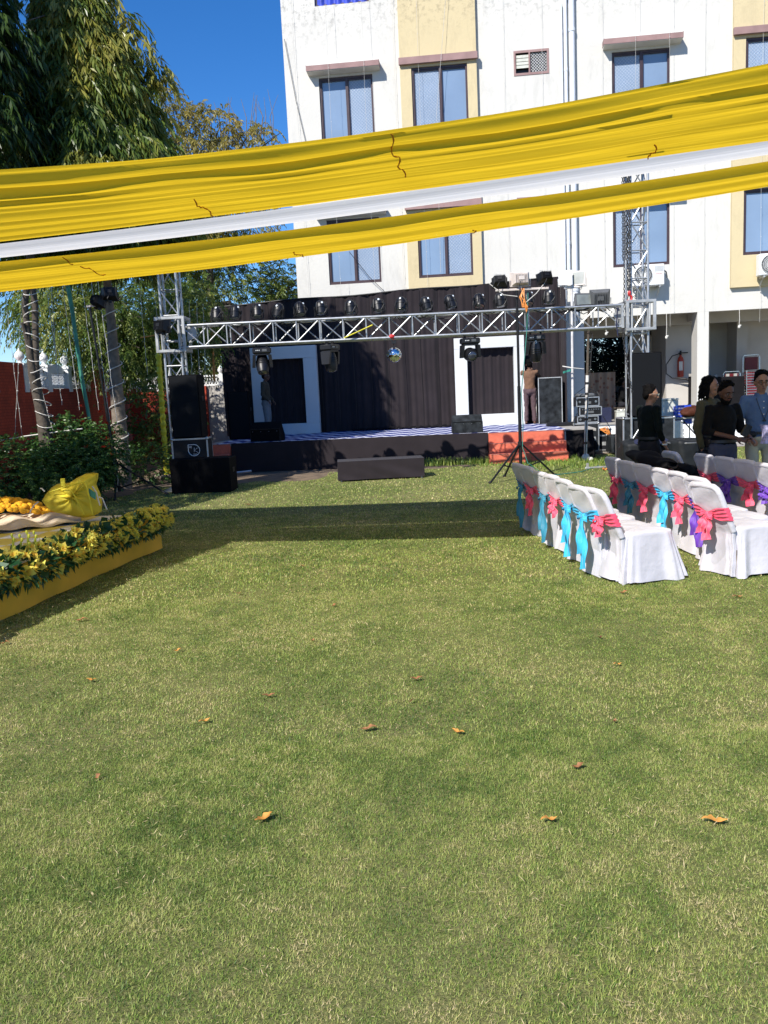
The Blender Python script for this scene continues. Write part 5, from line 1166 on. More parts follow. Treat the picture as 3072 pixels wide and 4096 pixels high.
def flight_case(lab, loc, rz, w, d, h, mt='case_black', group='flight cases', logo=False):
    t = thing('flight_case', lab, 'flight case', loc, rz, group)
    MB().rbox((0, 0, h / 2), (w, d, h), .004).build('panel', M[mt], t)
    e = MB(); a = .028
    for sx in (-1, 1):
        for sy in (-1, 1): e.box((sx * (w / 2 - a / 2 + .003), sy * (d / 2 - a / 2 + .003), h / 2), (a, a, h - 2 * a))
    for z in (a / 2 - .003 + .004, h - a / 2 + .003):
        for sy in (-1, 1): e.box((0, sy * (d / 2 - a / 2 + .003), z), (w - 2 * a, a, a))
        for sx in (-1, 1): e.box((sx * (w / 2 - a / 2 + .003), 0, z), (a, d - 2 * a, a))
    e.build('edge_trim', M['aluminium'], t)
    for sx in (-1, 1):
        for sz in (0, 1): MB().ell((sx * (w / 2 - .01), -d / 2 + .01, sz * h + (-.01 if sz else .02)), .032, 10, 6).build('corner_ball', M['steel'], t, smooth=True)
    k = MB(); k.rbox((w * .28, -d / 2 - .006, h * .45), (.11, .012, .09), .003) if not logo else k.rbox((w / 2 + .004, 0, h * .5), (.012, .1, .09), .003); k.build('latch', M['alu_dull'], t)
    return t
flight_case('black flight case with a white disc jockey logo under the left speaker tower', (at(765, 1840, 16.55).x, 16.75, .0), R(1), .70, .5, 1.03, logo=True)
fc = bpy.data.objects['flight_case']
lg = MB(); c0 = (.08, .80); y = -.262; rr = .11
pts = [(c0[0] - rr, y, c0[1] + rr)] + [(c0[0] - rr, y, c0[1])] + [(c0[0] + rr * math.cos(a), y, c0[1] + rr * math.sin(a)) for a in np.linspace(math.pi, 2.5 * math.pi, 22)] + [(c0[0] - rr, y, c0[1] + rr)]
lg.tube(pts, .006, 5); lg.tube([(c0[0] + .005, y, c0[1] + .05), (c0[0] + .0, y, c0[1] - .035)], .004, 4); lg.tube([(c0[0] + .07, y, c0[1] + .045), (c0[0] + .003, y, c0[1] + .0), (c0[0] + .075, y, c0[1] - .05)], .004, 4)
lg.build('emblem', M['white_paint'], fc)
text_part('DJ', .045, M['white_paint'], fc, Matrix.Translation((c0[0] - .065, y, c0[1] + .065)) @ Matrix.Rotation(R(90), 4, 'X')); text_part('Sound', .032, M['white_paint'], fc, Matrix.Translation((c0[0] + .02, y, c0[1] - .075)) @ Matrix.Rotation(R(90), 4, 'X'))
speaker('tall black loudspeaker standing on the logo flight case at the left tower', (at(752, 1750, 16.55).x, 16.8, 1.035), R(-2), .58, .5, 1.22)
speaker('big black subwoofer box lying on the lawn in front of the left flight case', (at(815, 1960, 16.2).x, 16.35, 0), R(-4), 1.16, .55, .66, grille=False)
speaker('tall black loudspeaker on the stage beside the left white frame', WS @ Vector((-3.75, 2.0, .70)), SA + R(4), .54, .5, 1.22)
speaker('scuffed black loudspeaker with silver edges at the right end of the stage', WS @ Vector((4.33, 3.1, .70)), SA + R(-3), .60, .5, 1.2, grille=False, trim=True, worn=True)
def wedge(lab, loc, rz, w, mt, d=.46, h=.42):
    t = thing('stage_monitor', lab, 'monitor speaker', loc, rz, 'stage monitors')
    MB().add([(-w / 2, -d / 2, 0), (w / 2, -d / 2, 0), (w / 2, d / 2, 0), (-w / 2, d / 2, 0), (-w / 2, -d / 2, h * .62), (w / 2, -d / 2, h * .62), (w / 2, -d * .08, h), (-w / 2, -d * .08, h), (w / 2, d / 2, h * .3), (-w / 2, d / 2, h * .3)],
             [(0, 3, 2, 1), (0, 1, 5, 4), (4, 5, 6, 7), (7, 6, 8, 9), (9, 8, 2, 3), (1, 2, 8, 6, 5), (0, 4, 7, 9, 3)]).build('cabinet', M[mt], t)
    k = MB(); k.box((0, -d / 2 - .006, h * .63), (w, .012, .018)); [k.box((s_ * (w / 2 - .0), -d / 2, h * .3), (.014, .014, h * .6)) for s_ in (-1, 1)]; k.build('edge_trim', M['black_metal'], t)
    k = MB(); [k.ell((-w / 2 + .06 + (w - .12) * i / 3, -d / 2 - .012, h * .52), .008, 6, 4) for i in range(4)]; k.build('screw', M['steel'], t)
wedge('black wedge monitor on the stage edge left of the right white frame', WS @ Vector((2.03, .35, .70)), SA + R(3), .70, 'case_worn')
wedge('dark wedge monitor on the stage edge before the left white frame', WS @ Vector((-2.75, .45, .70)), SA + R(-5), .72, 'speaker_black', h=.46)
# stage left bits
MB().tube([at(930, 1893, 19.2), at(1005, 1884, 19.4)], .03, 6).build('metal_rail', M['aluminium'], label='short silver rail lying on the soil at the left foot of the stage', cat='rail')
k = MB(); k.grid(lambda u, v: (WS @ Vector((-4.0 + .6 * u, 2.5 + .4 * v, .745 + .05 * math.sin(u * 6) * math.sin(v * 3)))), 10, 6); k.build('bundled_cloth', M['black_cloth2'], label='bundled dark cloth at the back left of the stage', cat='cloth')
t = thing('floor_case', 'low black case lying flat at the right rim of the stage', 'case', WS @ Vector((4.55, 1.6, .70)), SA); MB().rbox((0, 0, .04), (1.0, .3, .08), .01).build('body', M['black_plastic'], t)
# amplifier rack and flight cases right of the steps
cz = gr(2345, 1808)
flight_case('dirty black flight case standing on the ground under the amplifier racks', (at(2343, 1760, 20.9).x, 21.0, .05), R(-5), .62, .5, .70, 'case_worn')
def amp(lab, loc, rz, w, h, style):
    t = thing('amplifier', lab, 'amplifier', loc, rz, 'stacked amplifiers')
    MB().rbox((0, 0, h / 2), (w, .42, h), .008).build('case', M['case_black'], t)
    e = MB(); [e.box((0, -.215, z), (w + .015, .022, .024)) for z in (.012, h - .012)]; [e.box((s_ * w / 2, -.215, h / 2), (.022, .022, h - .05)) for s_ in (-1, 1)]; e.build('edge_trim', M['aluminium'], t)
    k = MB(); k.box((0, -.208, h / 2), (w - .08, .01, h - .07)); k.build('front_panel', M['black_metal'], t)
    kn = MB(); n = 8 if style else 2
    for i in range(n): kn.lathe([(.014 if style else .03, 0), (.012 if style else .026, .02)], n=10, M=Matrix.Translation((-w * .36 + w * .72 * i / (n - 1), -.212, h * (.68 if style else .5))) @ Matrix.Rotation(R(90), 4, 'X'))
    kn.build('knob', M['steel'], t)
    k = MB(); k.box((0, -.215, h * .4), (w * .3, .008, h * .25)); k.build('vent', M['grey_plastic'], t)
bx = at(2352, 1690, 20.9).x
amp('lowest amplifier of the stack on the dirty flight case', (bx - .02, 21.0, .755), R(-3), .50, .17, 0); amp('middle amplifier of the stack with a row of knobs', (bx + .06, 21.0, .93), R(-6), .52, .22, 1); amp('top amplifier of the stack beside the slim white pole', (bx - .02, 21.0, 1.155), R(-2), .54, .23, 0)
t = thing('mixer', 'small grey mixer lying on the top amplifier', 'mixer', (bx - .05, 21.0, 1.39), R(3)); MB().rbox((0, 0, .04), (.42, .3, .08), .02).build('body', M['grey_plastic'], t); MB().lathe([(.03, 0), (.026, .06), (.008, .10)], (0.03, -.05, .08), 8).build('blue_cone', M['crate_blue'], t)
k = MB(); k.tube([(bx - .3, 20.75, 1.3), (bx - .36, 20.72, 1.45), (bx - .1, 20.8, 1.62), (bx + .2, 20.8, 1.5), (bx + .25, 20.75, 1.4)], .009, 5); k.tube([(bx - .3, 20.75, 1.0), (bx - .42, 20.7, .8), (bx - .38, 20.7, .3), (bx - .45, 20.6, .06)], .009, 5); k.tube([(bx + .33, 20.75, .9), (bx + .5, 20.7, .6), (bx + .45, 20.7, .2), (bx + .9, 20.5, .06)], .009, 5); prop(k.build('cable', M['cable']), 'black cables looping around the amplifier stack', 'cable')
x0 = at(2405, 1790, 20.9).x; flight_case('small black flight case beside the dirty one', (x0, 21.05, .05), R(-4), .30, .35, .38, 'case_black'); flight_case('light edged flight case third from the amplifier stack', (at(2430, 1760, 20.9).x + .02, 21.45, .05), R(-4), .36, .35, .50, 'case_worn')
k = MB(); 
for i in range(7): k.tube([(x0 - .05 + .1 * math.sin(i * 2), 20.8, .58), (x0 + .12 + .05 * math.sin(i), 20.75, .46 + .03 * i), (x0 + .2 + .07 * math.cos(i * 3), 20.75, .35), (x0 + .3, 20.75, .2)], .011, 5)
prop(k.build('cable', M['cable_orange']), 'tangle of tan wire hanging between the flight cases', 'cable')
# boxes on the building ledge
def lidded_box(lab, loc, w, d, h, mt='off_white_box'):
    t = thing('storage_box', lab, 'box', loc, FA, 'boxes on the ledge'); MB().rbox((0, 0, h / 2 - .02), (w, d, h - .04), .01).build('body', M[mt], t); MB().rbox((0, 0, h - .018), (w + .02, d + .02, .034), .006).build('lid', M[mt], t)
lidded_box('off white box with crumpled paper on its lid on the building ledge', WMB @ Vector((6.75, -.1, .60)), .34, .3, .32); lidded_box('shorter off white box beside the bending man on the ledge', WMB @ Vector((7.18, -.1, .60)), .26, .3, .26)
k = MB().grid(lambda u, v: WMB @ Vector((6.62 + .26 * u, -.2 + .2 * v, .935 + .03 * math.sin(u * 14) * math.cos(v * 9))), 14, 10); prop(k.build('crumpled_paper', M['label_white']), 'crumpled white paper on the lid of the off white box', 'paper')
k = MB().grid(lambda u, v: WMB @ Vector((6.55 + .25 * u, -.36 + .12 * v, .61 + .07 * math.sin(u * 3.1) * (1 - v * .5))), 10, 6); prop(k.build('cloth_scrap', M['navy_cloth']), 'small dark blue cloth lying on the ledge', 'cloth')
k = MB(); k.rbox((0, 0, .2), (.36, .3, .42), .01, WMB @ Matrix.Translation((6.3, .1, .6))); prop(k.build('tub', M['navy_cloth']), 'dark blue tub behind the amplifier stack on the ledge', 'tub')
# stack of cases under the right speaker
flight_case('dark silver edged flight case at the left under the right tall speaker', (at(2525, 1760, 16.8).x, 17.0, 0), R(-2), .36, .6, 1.02, 'case_worn'); flight_case('wide silver edged flight case under the right tall speaker', (at(2630, 1760, 16.8).x, 17.05, 0), R(-2), .66, .6, 1.0, 'case_worn')
flight_case('silver edged flight case between the speaker and the folding table', (at(2675, 1760, 17.6).x + .15, 17.9, 0), R(-4), .34, .5, .86, 'aluminium')
speaker('tall black loudspeaker on flight cases at the right tower', (at(2588, 1670, 16.6).x, 16.85, 1.03), R(-3), .60, .5, 1.24, trim=False)
# grey cooler, blue crates, bag, folding table
p = at(2668, 1668, 18.4)
lidded_box('pale green grey cooler box right of the tall speaker', (p.x, 18.4, p.z - .02), .40, .35, .42, 'off_white_box')
p0, p1 = at(2655, 1672, 18.0), at(2800, 1664, 18.0); tz = p0.z
t = thing('folding_table', 'folding table with thin metal legs right of the tall speaker', 'table', ((p0.x + p1.x) / 2, 18.2, 0), 0)
W2 = p1.x - p0.x; MB().rbox((0, 0, tz - .02), (W2, .55, .035), .006).build('tabletop', M['concrete'], t)
for sx in (-1, 1):
    for sy in (-1, 1): MB().tube([(sx * (W2 / 2 - .06), sy * .24, tz - .04), (sx * (W2 / 2 - .06), sy * .24, 0)], .014, 6).build('leg', M['steel'], t)
MB().tube([(0, -.2, tz - .05), (W2 / 2 - .06, -.2, tz * .55)], .014, 6).build('brace', M['black_metal'], t)
def crate(lab, loc, w, d, h):
    t = thing('crate', lab, 'crate', loc, R(-4), 'blue crates'); k = MB()
    for sy in (-1, 1):
        for z in (.012, h * .33, h * .6, h - .02): k.box((0, sy * d / 2, z), (w, .012, .022 if z < h - .03 else .04))
        for i in range(12): k.box((-w / 2 + w * i / 11, sy * d / 2, h / 2), (.012, .01, h - .03))
    for sx in (-1, 1):
        for z in (.012, h * .33, h * .6, h - .02): k.box((sx * w / 2, 0, z), (.012, d, .022))
        for i in range(7): k.box((sx * w / 2, -d / 2 + d * i / 6, h / 2), (.01, .012, h - .03))
    k.box((0, 0, .006), (w, d, .01)); k.build('body', M['crate_blue'], t)
p = at(2742, 1664, 18.1); crate('slatted blue plastic crate on the folding table behind the brown bag', (p.x, 18.25, tz), .42, .34, .24); crate('blue plastic crate under the folding table edge', (p.x + .02, 18.5, tz - .17), .42, .3, .12)
p = at(2765, 1668, 17.95)
def bag_f(u, v):
    a = u * 2 * math.pi; w = math.sin(v * math.pi) ** .6; r0 = 1 + .12 * math.sin(a * 5 + v * 4) + .07 * math.sin(a * 11)
    return (p.x + .22 * w * math.cos(a) * r0, 17.95 + .14 * w * math.sin(a) * r0, tz + .005 + .17 * (1 + .25 * math.sin(a * 3)) * (1 - math.cos(v * math.pi)) / 2 * (1 + .15 * math.sin(a * 2 + 1)))
MB().grid(bag_f, 48, 14, closed=True).build('bag', M['brown_bag'], smooth=True, label='crumpled brown leather bag on the folding table', cat='bag')
# tall drum bag, soft bags, dark heaps
def soft(name, lab, cat, c, rx, ry, h, mt, sq=.5, seed=1, group=None, top=.9, parent=None):
    r_ = random.Random(seed); ph = [r_.random() * 6 for _ in range(6)]
    def f(u, v):
        a = u * 2 * math.pi; ca, sa = math.cos(a), math.sin(a); ca = math.copysign(abs(ca) ** sq, ca); sa = math.copysign(abs(sa) ** sq, sa)
        if v < .8: w = v / .8; r0 = 1 + .03 * math.sin(w * 3) + .03 * math.sin(a * 4 + ph[0] + w * 3) + .02 * math.sin(a * 9 + ph[1] + 5 * w); z = h * w * top
        else: w = (v - .8) / .2; r0 = (1 - w) ** .6; z = h * (top + (1 - top) * math.sin(w * 1.57)) 
        return (c[0] + rx * ca * r0, c[1] + ry * sa * r0, c[2] + z * (1 + .03 * math.sin(a * 3 + ph[2])))
    o = MB().grid(f, 56, 18, closed=True).build(name, M[mt], parent, smooth=60, space='w' if parent else 'l', label=lab, cat=cat, group=group); return o
p = gr(2722, 1905); t = thing('drum_bag', 'tall round black equipment bag with straps behind the chairs', 'bag', (5.50, 15.3, 0), 0)
soft('body', None, None, (5.50, 15.3, 0), .30, .30, .66, 'bag_black', .85, 3, parent=t, top=.97); 
k = MB(); k.lathe([(.305, .585), (.312, .60), (.305, .615)], (5.5, 15.3, 0), 28); k.build('zip', M['grey_plastic'], t, space='w'); k = MB(); [k.grid(lambda u, v: (5.5 + .31 * math.cos(a0 + .16 * u), 15.3 + .31 * math.sin(a0 + .16 * u), .6 * v), 3, 8) for a0 in (-2.25, -1.0)]; k.build('strap', M['black_cloth2'], t, space='w')
soft('bag', 'sagging black equipment bag left of the man in dark green', 'bag', (4.86, 16.1, 0), .27, .26, .64, 'bag_black', .6, 5)
soft('trunk_case', 'worn grey trunk on the path left of the black bags', 'case', (5.72, 20.45, 0.05), .20, .28, .40, 'case_worn', .15, 6, top=.98)
MB().rbox((0, 0, 0), (.14, .1, .035), .008, Matrix.Translation((5.80, 20.3, .47))).build('orange_tag', M['cable_orange'], label='small orange box lid on the worn trunk', cat='lid')
soft('bag', 'wide flat black bag behind the man in dark green', 'bag', (5.15, 16.2, 0), .55, .35, .55, 'bag_black', .4, 7)
soft('jacket', 'dark navy jacket thrown over the black bag', 'jacket', (5.10, 15.95, .56), .34, .26, .13, 'navy_cloth', .9, 8, top=.3)
k = MB(); k.rbox((0, 0, .02), (1.1, .05, .04), .01, Matrix.Translation(gr(2440, 1870)) @ Matrix.Rotation(R(12), 4, 'Z')); k.box((-.5, 0, .06), (.04, .04, .12), Matrix.Translation(gr(2440, 1870)) @ Matrix.Rotation(R(12), 4, 'Z')); k.build('metal_rail', M['alu_dull'], label='silver rail lying on the grass left of the second chair row', cat='rail')
MB().grid(lambda u, v: tuple(gr(2410 + 40 * u, 1876 + 7 * v) + Vector((0, 0, .02 + .015 * math.sin(u * 17)))), 12, 4).build('orange_strap', M['cable_orange'], label='orange strap lying on the grass beside the silver rail', cat='strap')
# ground floor items
def maroon_stack(lab, u, v_, n, h0):
    t = thing('folded_chairs', lab, 'chair stack', WMB @ Vector((u, v_, .6)), FA + R(4), 'stacked maroon chairs')
    for i in range(n):
        c = MB(); z0 = .35 + .075 * i; c.tube([(-.24, -.02, z0), (-.24, -.32, z0 - .02), (.24, -.32, z0 - .02), (.24, -.02, z0)], .007, 6); c.build('frame', M['chrome'], t)
        MB().rbox((0, -.165, z0 + .0), (.45, .30, .055), .01).build('seat', M['maroon'], t)
    z0 = .35 + .075 * n; c = MB(); c.tube([(-.24, 0, z0 - .3), (-.24, .02, z0 + .38), (-.2, .02, z0 + .44), (.2, .02, z0 + .44), (.24, .02, z0 + .38), (.24, 0, z0 - .3)], .014, 6); [c.tube([(s_ * .24, -.3, 0), (s_ * .24, -.28, z0)], .014, 6) for s_ in (-1, 1)]; c.build('back_frame', M['chrome'], t)
    MB().rbox((0, .015, z0 + .2), (.38, .03, .36), .012).build('backrest', M['maroon'], t)
maroon_stack('stack of maroon padded chairs with chrome frames behind the man in blue', 10.15, 1.6, 6, 0); maroon_stack('taller stack of maroon padded chairs at the right edge of the photo', 10.75, 1.8, 12, 0); maroon_stack('pair of maroon chairs seen behind the man in dark green', 7.85, 1.5, 1, 0)
t = thing('fire_extinguisher', 'red fire extinguisher with black hose hanging on the inner wall', 'fire extinguisher', WMB @ Vector((8.75, 1.8, 1.75)), FA)
MB().lathe([(.03, 0), (.085, .01), (.09, .05), (.09, .48), (.07, .56), (.035, .60), (.03, .64)], n=18).build('cylinder', M['ext_red'], t, smooth=50)
k = MB(); k.lathe([(.035, .64), (.03, .70)], n=10); k.box((.08, 0, .70), (.26, .03, .03)); k.box((0, 0, .74), (.05, .05, .05)); k.build('valve', M['black_metal'], t)
k = MB(); k.tube([(-.04, -.03, .68), (-.25, -.05, .62), (-.42, -.06, .38), (-.42, -.06, .12), (-.25, -.06, -.02), (-.02, -.08, -.04)], .016, 7); k.tube([(-.05, -.08, -.04), (.12, -.1, -.06), (.32, -.12, -.12)], [.02, .035, .06], 10); k.build('hose', M['cable'], t)
k = MB(); k.box((-.01, -.088, .32), (.1, .012, .26)); k.build('label', M['label_white'], t)
MB().grid(lambda u, v: WMB @ Vector((9.0 - .28 + .30 * u, .75 + .02 * math.sin(u * 16), .6 + 1.15 * v)), 20, 4).build('draped_stand', M['black_cloth2'], label='black cloth draped stand leaning just left of the front column', cat='draped stand')
MB().rbox((0, 0, .55), (1.1, .5, 1.1), .02, WMB @ Matrix.Translation((9.85, 1.5, .6))).build('draped_table', M['black_cloth2'], label='black cloth covered table behind the long haired man', cat='table')
for i, (u, v_, h) in enumerate(((8.78, .75, 1.75), (8.92, .75, 1.77), (9.65, 1.45, 1.70), (10.0, 1.5, 1.70), (10.2, 1.45, 1.70))):
    t = thing('small_box', '%s small brown box from the left on the black covered furniture' % ords[i], 'box', WMB @ Vector((u, v_, h)), FA, 'small boxes on the black tables'); MB().rbox((0, 0, .04), (.09, .07, .08), .008).build('body', M['concrete'], t)
# ------------------------------------------------------------------ flower deck on the left
DZ = R(-10.4); DC = Vector((-2.74, 10.21, 0))
D = thing('low_platform', 'low platform with yellow and white checked top and ochre cloth sides at the left edge', 'platform', DC, DZ)
WD = WM[D.name]
MB().bb(-4.2, -.03, -8.5, -.03, .05, .40).build('base', M['concrete'], D)
MB().grid(lambda u, v: (-4.2 + 4.2 * u, -8.5 + 8.5 * v, .418 + .006 * math.sin(u * 23 + v * 9) * math.sin(v * 31)), 60, 90).build('checked_sheet', M['check'], D, smooth=True)
MB().grid(lambda u, v: (.005 + .012 * math.sin(u * 60 + v * 4) * (1 - v) + .02 * math.sin(u * 13) * (1 - v), -8.5 + 8.5 * u, .005 + .41 * v), 200, 8).build('skirt', M['skirt'], D, smooth=True)
MB().grid(lambda u, v: (-4.2 + 4.2 * u, .005 + .015 * math.sin(u * 50 + v * 3) * (1 - v), .005 + .41 * v), 120, 8).build('skirt', M['skirt'], D, smooth=True)
# garland
M['petal_yellow'] = leaf_mat('yellow_petals', [(0, (.62, .62, .06)), (.5, (.86, .80, .16)), (1, (.92, .58, .10))], .35, .5)
M['garland_leaf'] = leaf_mat('garland_leaves', [(0, (.010, .05, .02)), (.7, (.045, .13, .04)), (1, (.16, .24, .07))], .2, .35)
GA = thing('flower_garland', 'thick garland of yellow flowers and green leaves along the platform edge', 'garland', DC + Vector((.0, -.02, .40)), DZ)
rg = np.random.default_rng(55)
def gpt(s):        # along the edge, s metres from the far corner
    return np.array([.03 + .02 * math.sin(s * 3.1), -s, .0 + .012 * math.sin(s * 4.3)])
n = 5200; s_ = 6.6 * rg.random(n) - .02; a = rg.random(n) * 6.283; rr = .135 * rg.random(n) ** .4 * (1 + .25 * vnoise(s_, a, 2.0, 4)); C = np.stack([gpt(q) for q in s_]) + np.stack([rr * np.cos(a), np.zeros(n), rr * np.sin(a) * .95 - .02], 1)
Dd = np.stack([np.cos(a), rg.normal(0, .6, n), np.sin(a)], 1) + rg.normal(0, .3, (n, 3)); Dd /= np.linalg.norm(Dd, axis=1, keepdims=True)
V = leaves(C, Dd, .045 + .05 * rg.random(n), .02 + .014 * rg.random(n), seed=5)
o = np_mesh('leaves', V, quads(V), M['garland_leaf'], GA, attr=rg.random(n), space='l'); o['kind'] = 'stuff'
n = 150; s_ = .9 + 5.5 * rg.random(n); a = rg.uniform(-.6, 2.6, n); C = np.stack([gpt(q) for q in s_]) + np.stack([.12 * np.cos(a), np.zeros(n), .12 * np.sin(a)], 1); Dd = np.stack([np.cos(a), rg.normal(0, .5, n), np.sin(a)], 1); Dd /= np.linalg.norm(Dd, axis=1, keepdims=True)
V = leaves(C, Dd, np.full(n, .12), np.full(n, .085), seed=6); o = np_mesh('broad_leaf', V, quads(V), M['garland_leaf'], GA, attr=rg.random(n) * .35, space='l'); o['kind'] = 'stuff'
def flower(kind, seed):
    r_ = np.random.default_rng(seed); P = []; Dv = []; L_ = []; W_ = []; A_ = []
    if kind == 0:       # chrysanthemum
        for ring, (m_, tilt, l) in enumerate(((12, 1.35, .036), (10, .95, .032), (8, .5, .026), (5, .15, .02))):
            for i in range(m_):
                q = i / m_ * 6.283 + ring * .4; Dv.append((math.sin(tilt) * math.cos(q), math.sin(tilt) * math.sin(q), math.cos(tilt))); P.append((0, 0, 0)); L_.append(l); W_.append(.015); A_.append(.35 + .3 * r_.random())
    else:               # open bell shaped flower
        for i in range(6):
            q = i / 6 * 6.283; Dv.append((math.sin(.75) * math.cos(q), math.sin(.75) * math.sin(q), math.cos(.75))); P.append((0, 0, 0)); L_.append(.062); W_.append(.042); A_.append(.3 + .5 * r_.random())
        for i in range(5):
            q = i / 5 * 6.283 + .5; Dv.append((math.sin(.3) * math.cos(q), math.sin(.3) * math.sin(q), math.cos(.3))); P.append((0, 0, .0)); L_.append(.045); W_.append(.024); A_.append(.9)
    Dv = np.array(Dv); V = leaves(np.array(P, float), Dv, np.array(L_), np.array(W_), fold=.3, seed=seed); return V, np.array(A_)
F0, A0 = flower(0, 1); F1, A1 = flower(1, 2)
def frot(nrm, spin):
    z = Vector(nrm).normalized(); x = z.orthogonal().normalized(); y = z.cross(x); m_ = Matrix((x, y, z)).transposed(); return m_ @ Matrix.Rotation(spin, 3, 'Z')
mesh0 = None; protoF = {}
bulkV = []; bulkA = []
cand = []
for i in range(430):
    s = 6.5 * rg.random(); 
    if i % 3 == 0: s = 1.5 * rg.random()
    a = rg.uniform(-.5, 2.7); rad = .145 + .02 * rg.random(); p = gpt(s) + np.array([rad * math.cos(a), 0, rad * math.sin(a) * .95 - .015]); nrm = (math.cos(a), rg.normal(0, .35), math.sin(a) + .1); kind = 0 if s < 1.5 else (0 if rg.random() < .2 else 1)
    cand.append((p, nrm, kind, 1.0 + .65 * rg.random(), rg.random() * 6.28, s))
cand.sort(key=lambda c: -c[5]); cand = [c for c in cand if c[5] < 4.2] + [c for c in cand if c[5] >= 4.2]
for i, (p, nrm, kind, sc, spin, s) in enumerate(cand):
    if i < 100:
        if kind not in protoF:
            Vv, Aa = (F0, A0) if kind == 0 else (F1, A1); o = np_mesh('flower', Vv, quads(Vv), M['petal_yellow'], GA, attr=Aa, space='l'); protoF[kind] = o
        else:
            o = protoF[kind].copy(); COL.objects.link(o); o.parent = GA
        o.matrix_local = Matrix.Translation(Vector(p)) @ (frot(nrm, spin).to_4x4()) @ Matrix.Scale(sc, 4)
    else:
        Vv, Aa = (F0, A0) if kind == 0 else (F1, A1); Rm = np.array(frot(nrm, spin)); bulkV.append(Vv @ Rm.T * sc + p); bulkA.append(np.clip(Aa + rg.normal(0, .12), 0, 1))
V = np.concatenate(bulkV); o = np_mesh('flowers', V, quads(V), M['petal_yellow'], GA, attr=np.concatenate(bulkA), space='l'); o['kind'] = 'stuff'
for (s, h) in ((2.75, .16), (2.85, .20), (2.95, .15), (3.05, .19), (5.6, .13)):
    bd = MB(); p = gpt(s); bd.tube([p + np.array([.03, 0, .08]), p + np.array([.05, .03, .1 + h])], .005, 4); [bd.ell((p[0] + .05 + .02 * math.sin(j * 3), p[1] + .03, p[2] + .08 + h * .4 + .035 * j), (.012, .012, .02), 6, 5) for j in range(5)]; bd.build('bud_stem', M['petal_yellow'], GA)
# sack
out = [(320, 430), (352, 375), (400, 318), (440, 292), (545, 282), (610, 238), (680, 204), (735, 199), (780, 206), (778, 250), (764, 296), (800, 370), (818, 450), (812, 528), (760, 556), (690, 572), (600, 560), (520, 540), (440, 528), (380, 500)]
OW = [at(x / 2.074, 1800 + y / 2.074, 9.75) for x, y in out]; cen = sum(OW, Vector()) / len(OW)
def sack(u, v, sg):
    k = u * len(OW); i = int(k) % len(OW); f = k - int(k); e = OW[i].lerp(OW[(i + 1) % len(OW)], f)
    p = cen.lerp(e, math.sin(v * math.pi / 2)); b = math.cos(v * math.pi / 2) ** .7
    a = u * 6.283; wr = .018 * math.sin(a * 5 + v * 6) + .012 * math.sin(a * 11 - v * 9) + .014 * math.sin(p.x * 31 + p.z * 17)
    return (p.x + .0, p.y - sg * (.17 * b + wr * (1 - v) * 1.2) + (.1 * (p.z - .42) if sg > 0 else 0) + .1, max(.425, p.z))
t = thing('sack', 'bulging yellow woven sack with white strings on the platform', 'sack', (cen.x, 9.85, .42))
k = MB(); k.grid(lambda u, v: sack(u, v, 1), 100, 16, closed=True); k.grid(lambda u, v: sack(1 - u, v, -1), 100, 10, closed=True); k.build('body', M['yellow_sack'], t, space='w', smooth=70)
ap = lambda x, y, Y=9.72: at(x / 2.074, 1800 + y / 2.074, Y)
for pts in ([(320, 430), (285, 455), (255, 500), (250, 520)], [(370, 345), (345, 318), (332, 320)], [(765, 300), (800, 350), (812, 400), (830, 460)], [(820, 390), (850, 400), (870, 450), (888, 495)]):
    k = MB(); k.tube([ap(*q) for q in pts], .008, 5); k.build('string', M['cable_white'], t, space='w')
k = MB(); k.tube([ap(590, 330, 9.66), ap(640, 420, 9.64), ap(700, 540, 9.68)], .007, 5); k.tube([ap(705, 265, 9.72), ap(735, 370, 9.66), ap(770, 540, 9.70)], .009, 5); k.tube([ap(410, 350, 9.7), ap(560, 300, 9.68), ap(700, 262, 9.7)], .007, 5); k.build('seam', M['yellow_wrap'], t, space='w')
k = MB().grid(lambda u, v: ap(735 + 60 * u, 315 + 60 * v + 40 * u, 9.69 - .01 * math.sin(u * 5)), 6, 6); k.build('printed_patch', M['green_pole'], t, space='w')
MB().rbox((0, 0, 0), (.05, .02, .09), .004, Matrix.Translation(ap(522, 268))).build('loop', M['yellow_wrap'], t, space='w')
# muslin and marigolds
def mus(u, v):
    q = ap(-120 + 790 * u, 690 - 160 * v - 25 * u, 9.0); g_ = gr(q and (-120 + 790 * u) / 2.074, 1800 + (700 - 130 * v - 95 * u) / 2.074, .43)
    e = min(u, 1 - u, v, 1 - v) * 4
    return (g_.x, g_.y, .432 + (.035 + .03 * math.sin(u * 17 + v * 5) + .02 * math.sin(v * 21 + u * 7)) * (.4 + .6 * min(1, e)))
MB().grid(mus, 70, 26).build('muslin_cloth', M['muslin'], smooth=True, label='crumpled beige muslin cloth under the orange marigold heap', cat='cloth')
mm = MB(); mm.ell((0, 0, 0), (.036, .036, .028), 12, 8)
mv = []; 
for v in mm.v:
    q = Vector(v); w = 1 + .14 * math.sin(math.atan2(q.y, q.x) * 6) * math.cos(q.z * 80); mv.append(q * w)
mm.v = [tuple(q) for q in mv]
hc = gr(55, 2075, .43); first = None; rm = random.Random(4); placed = []
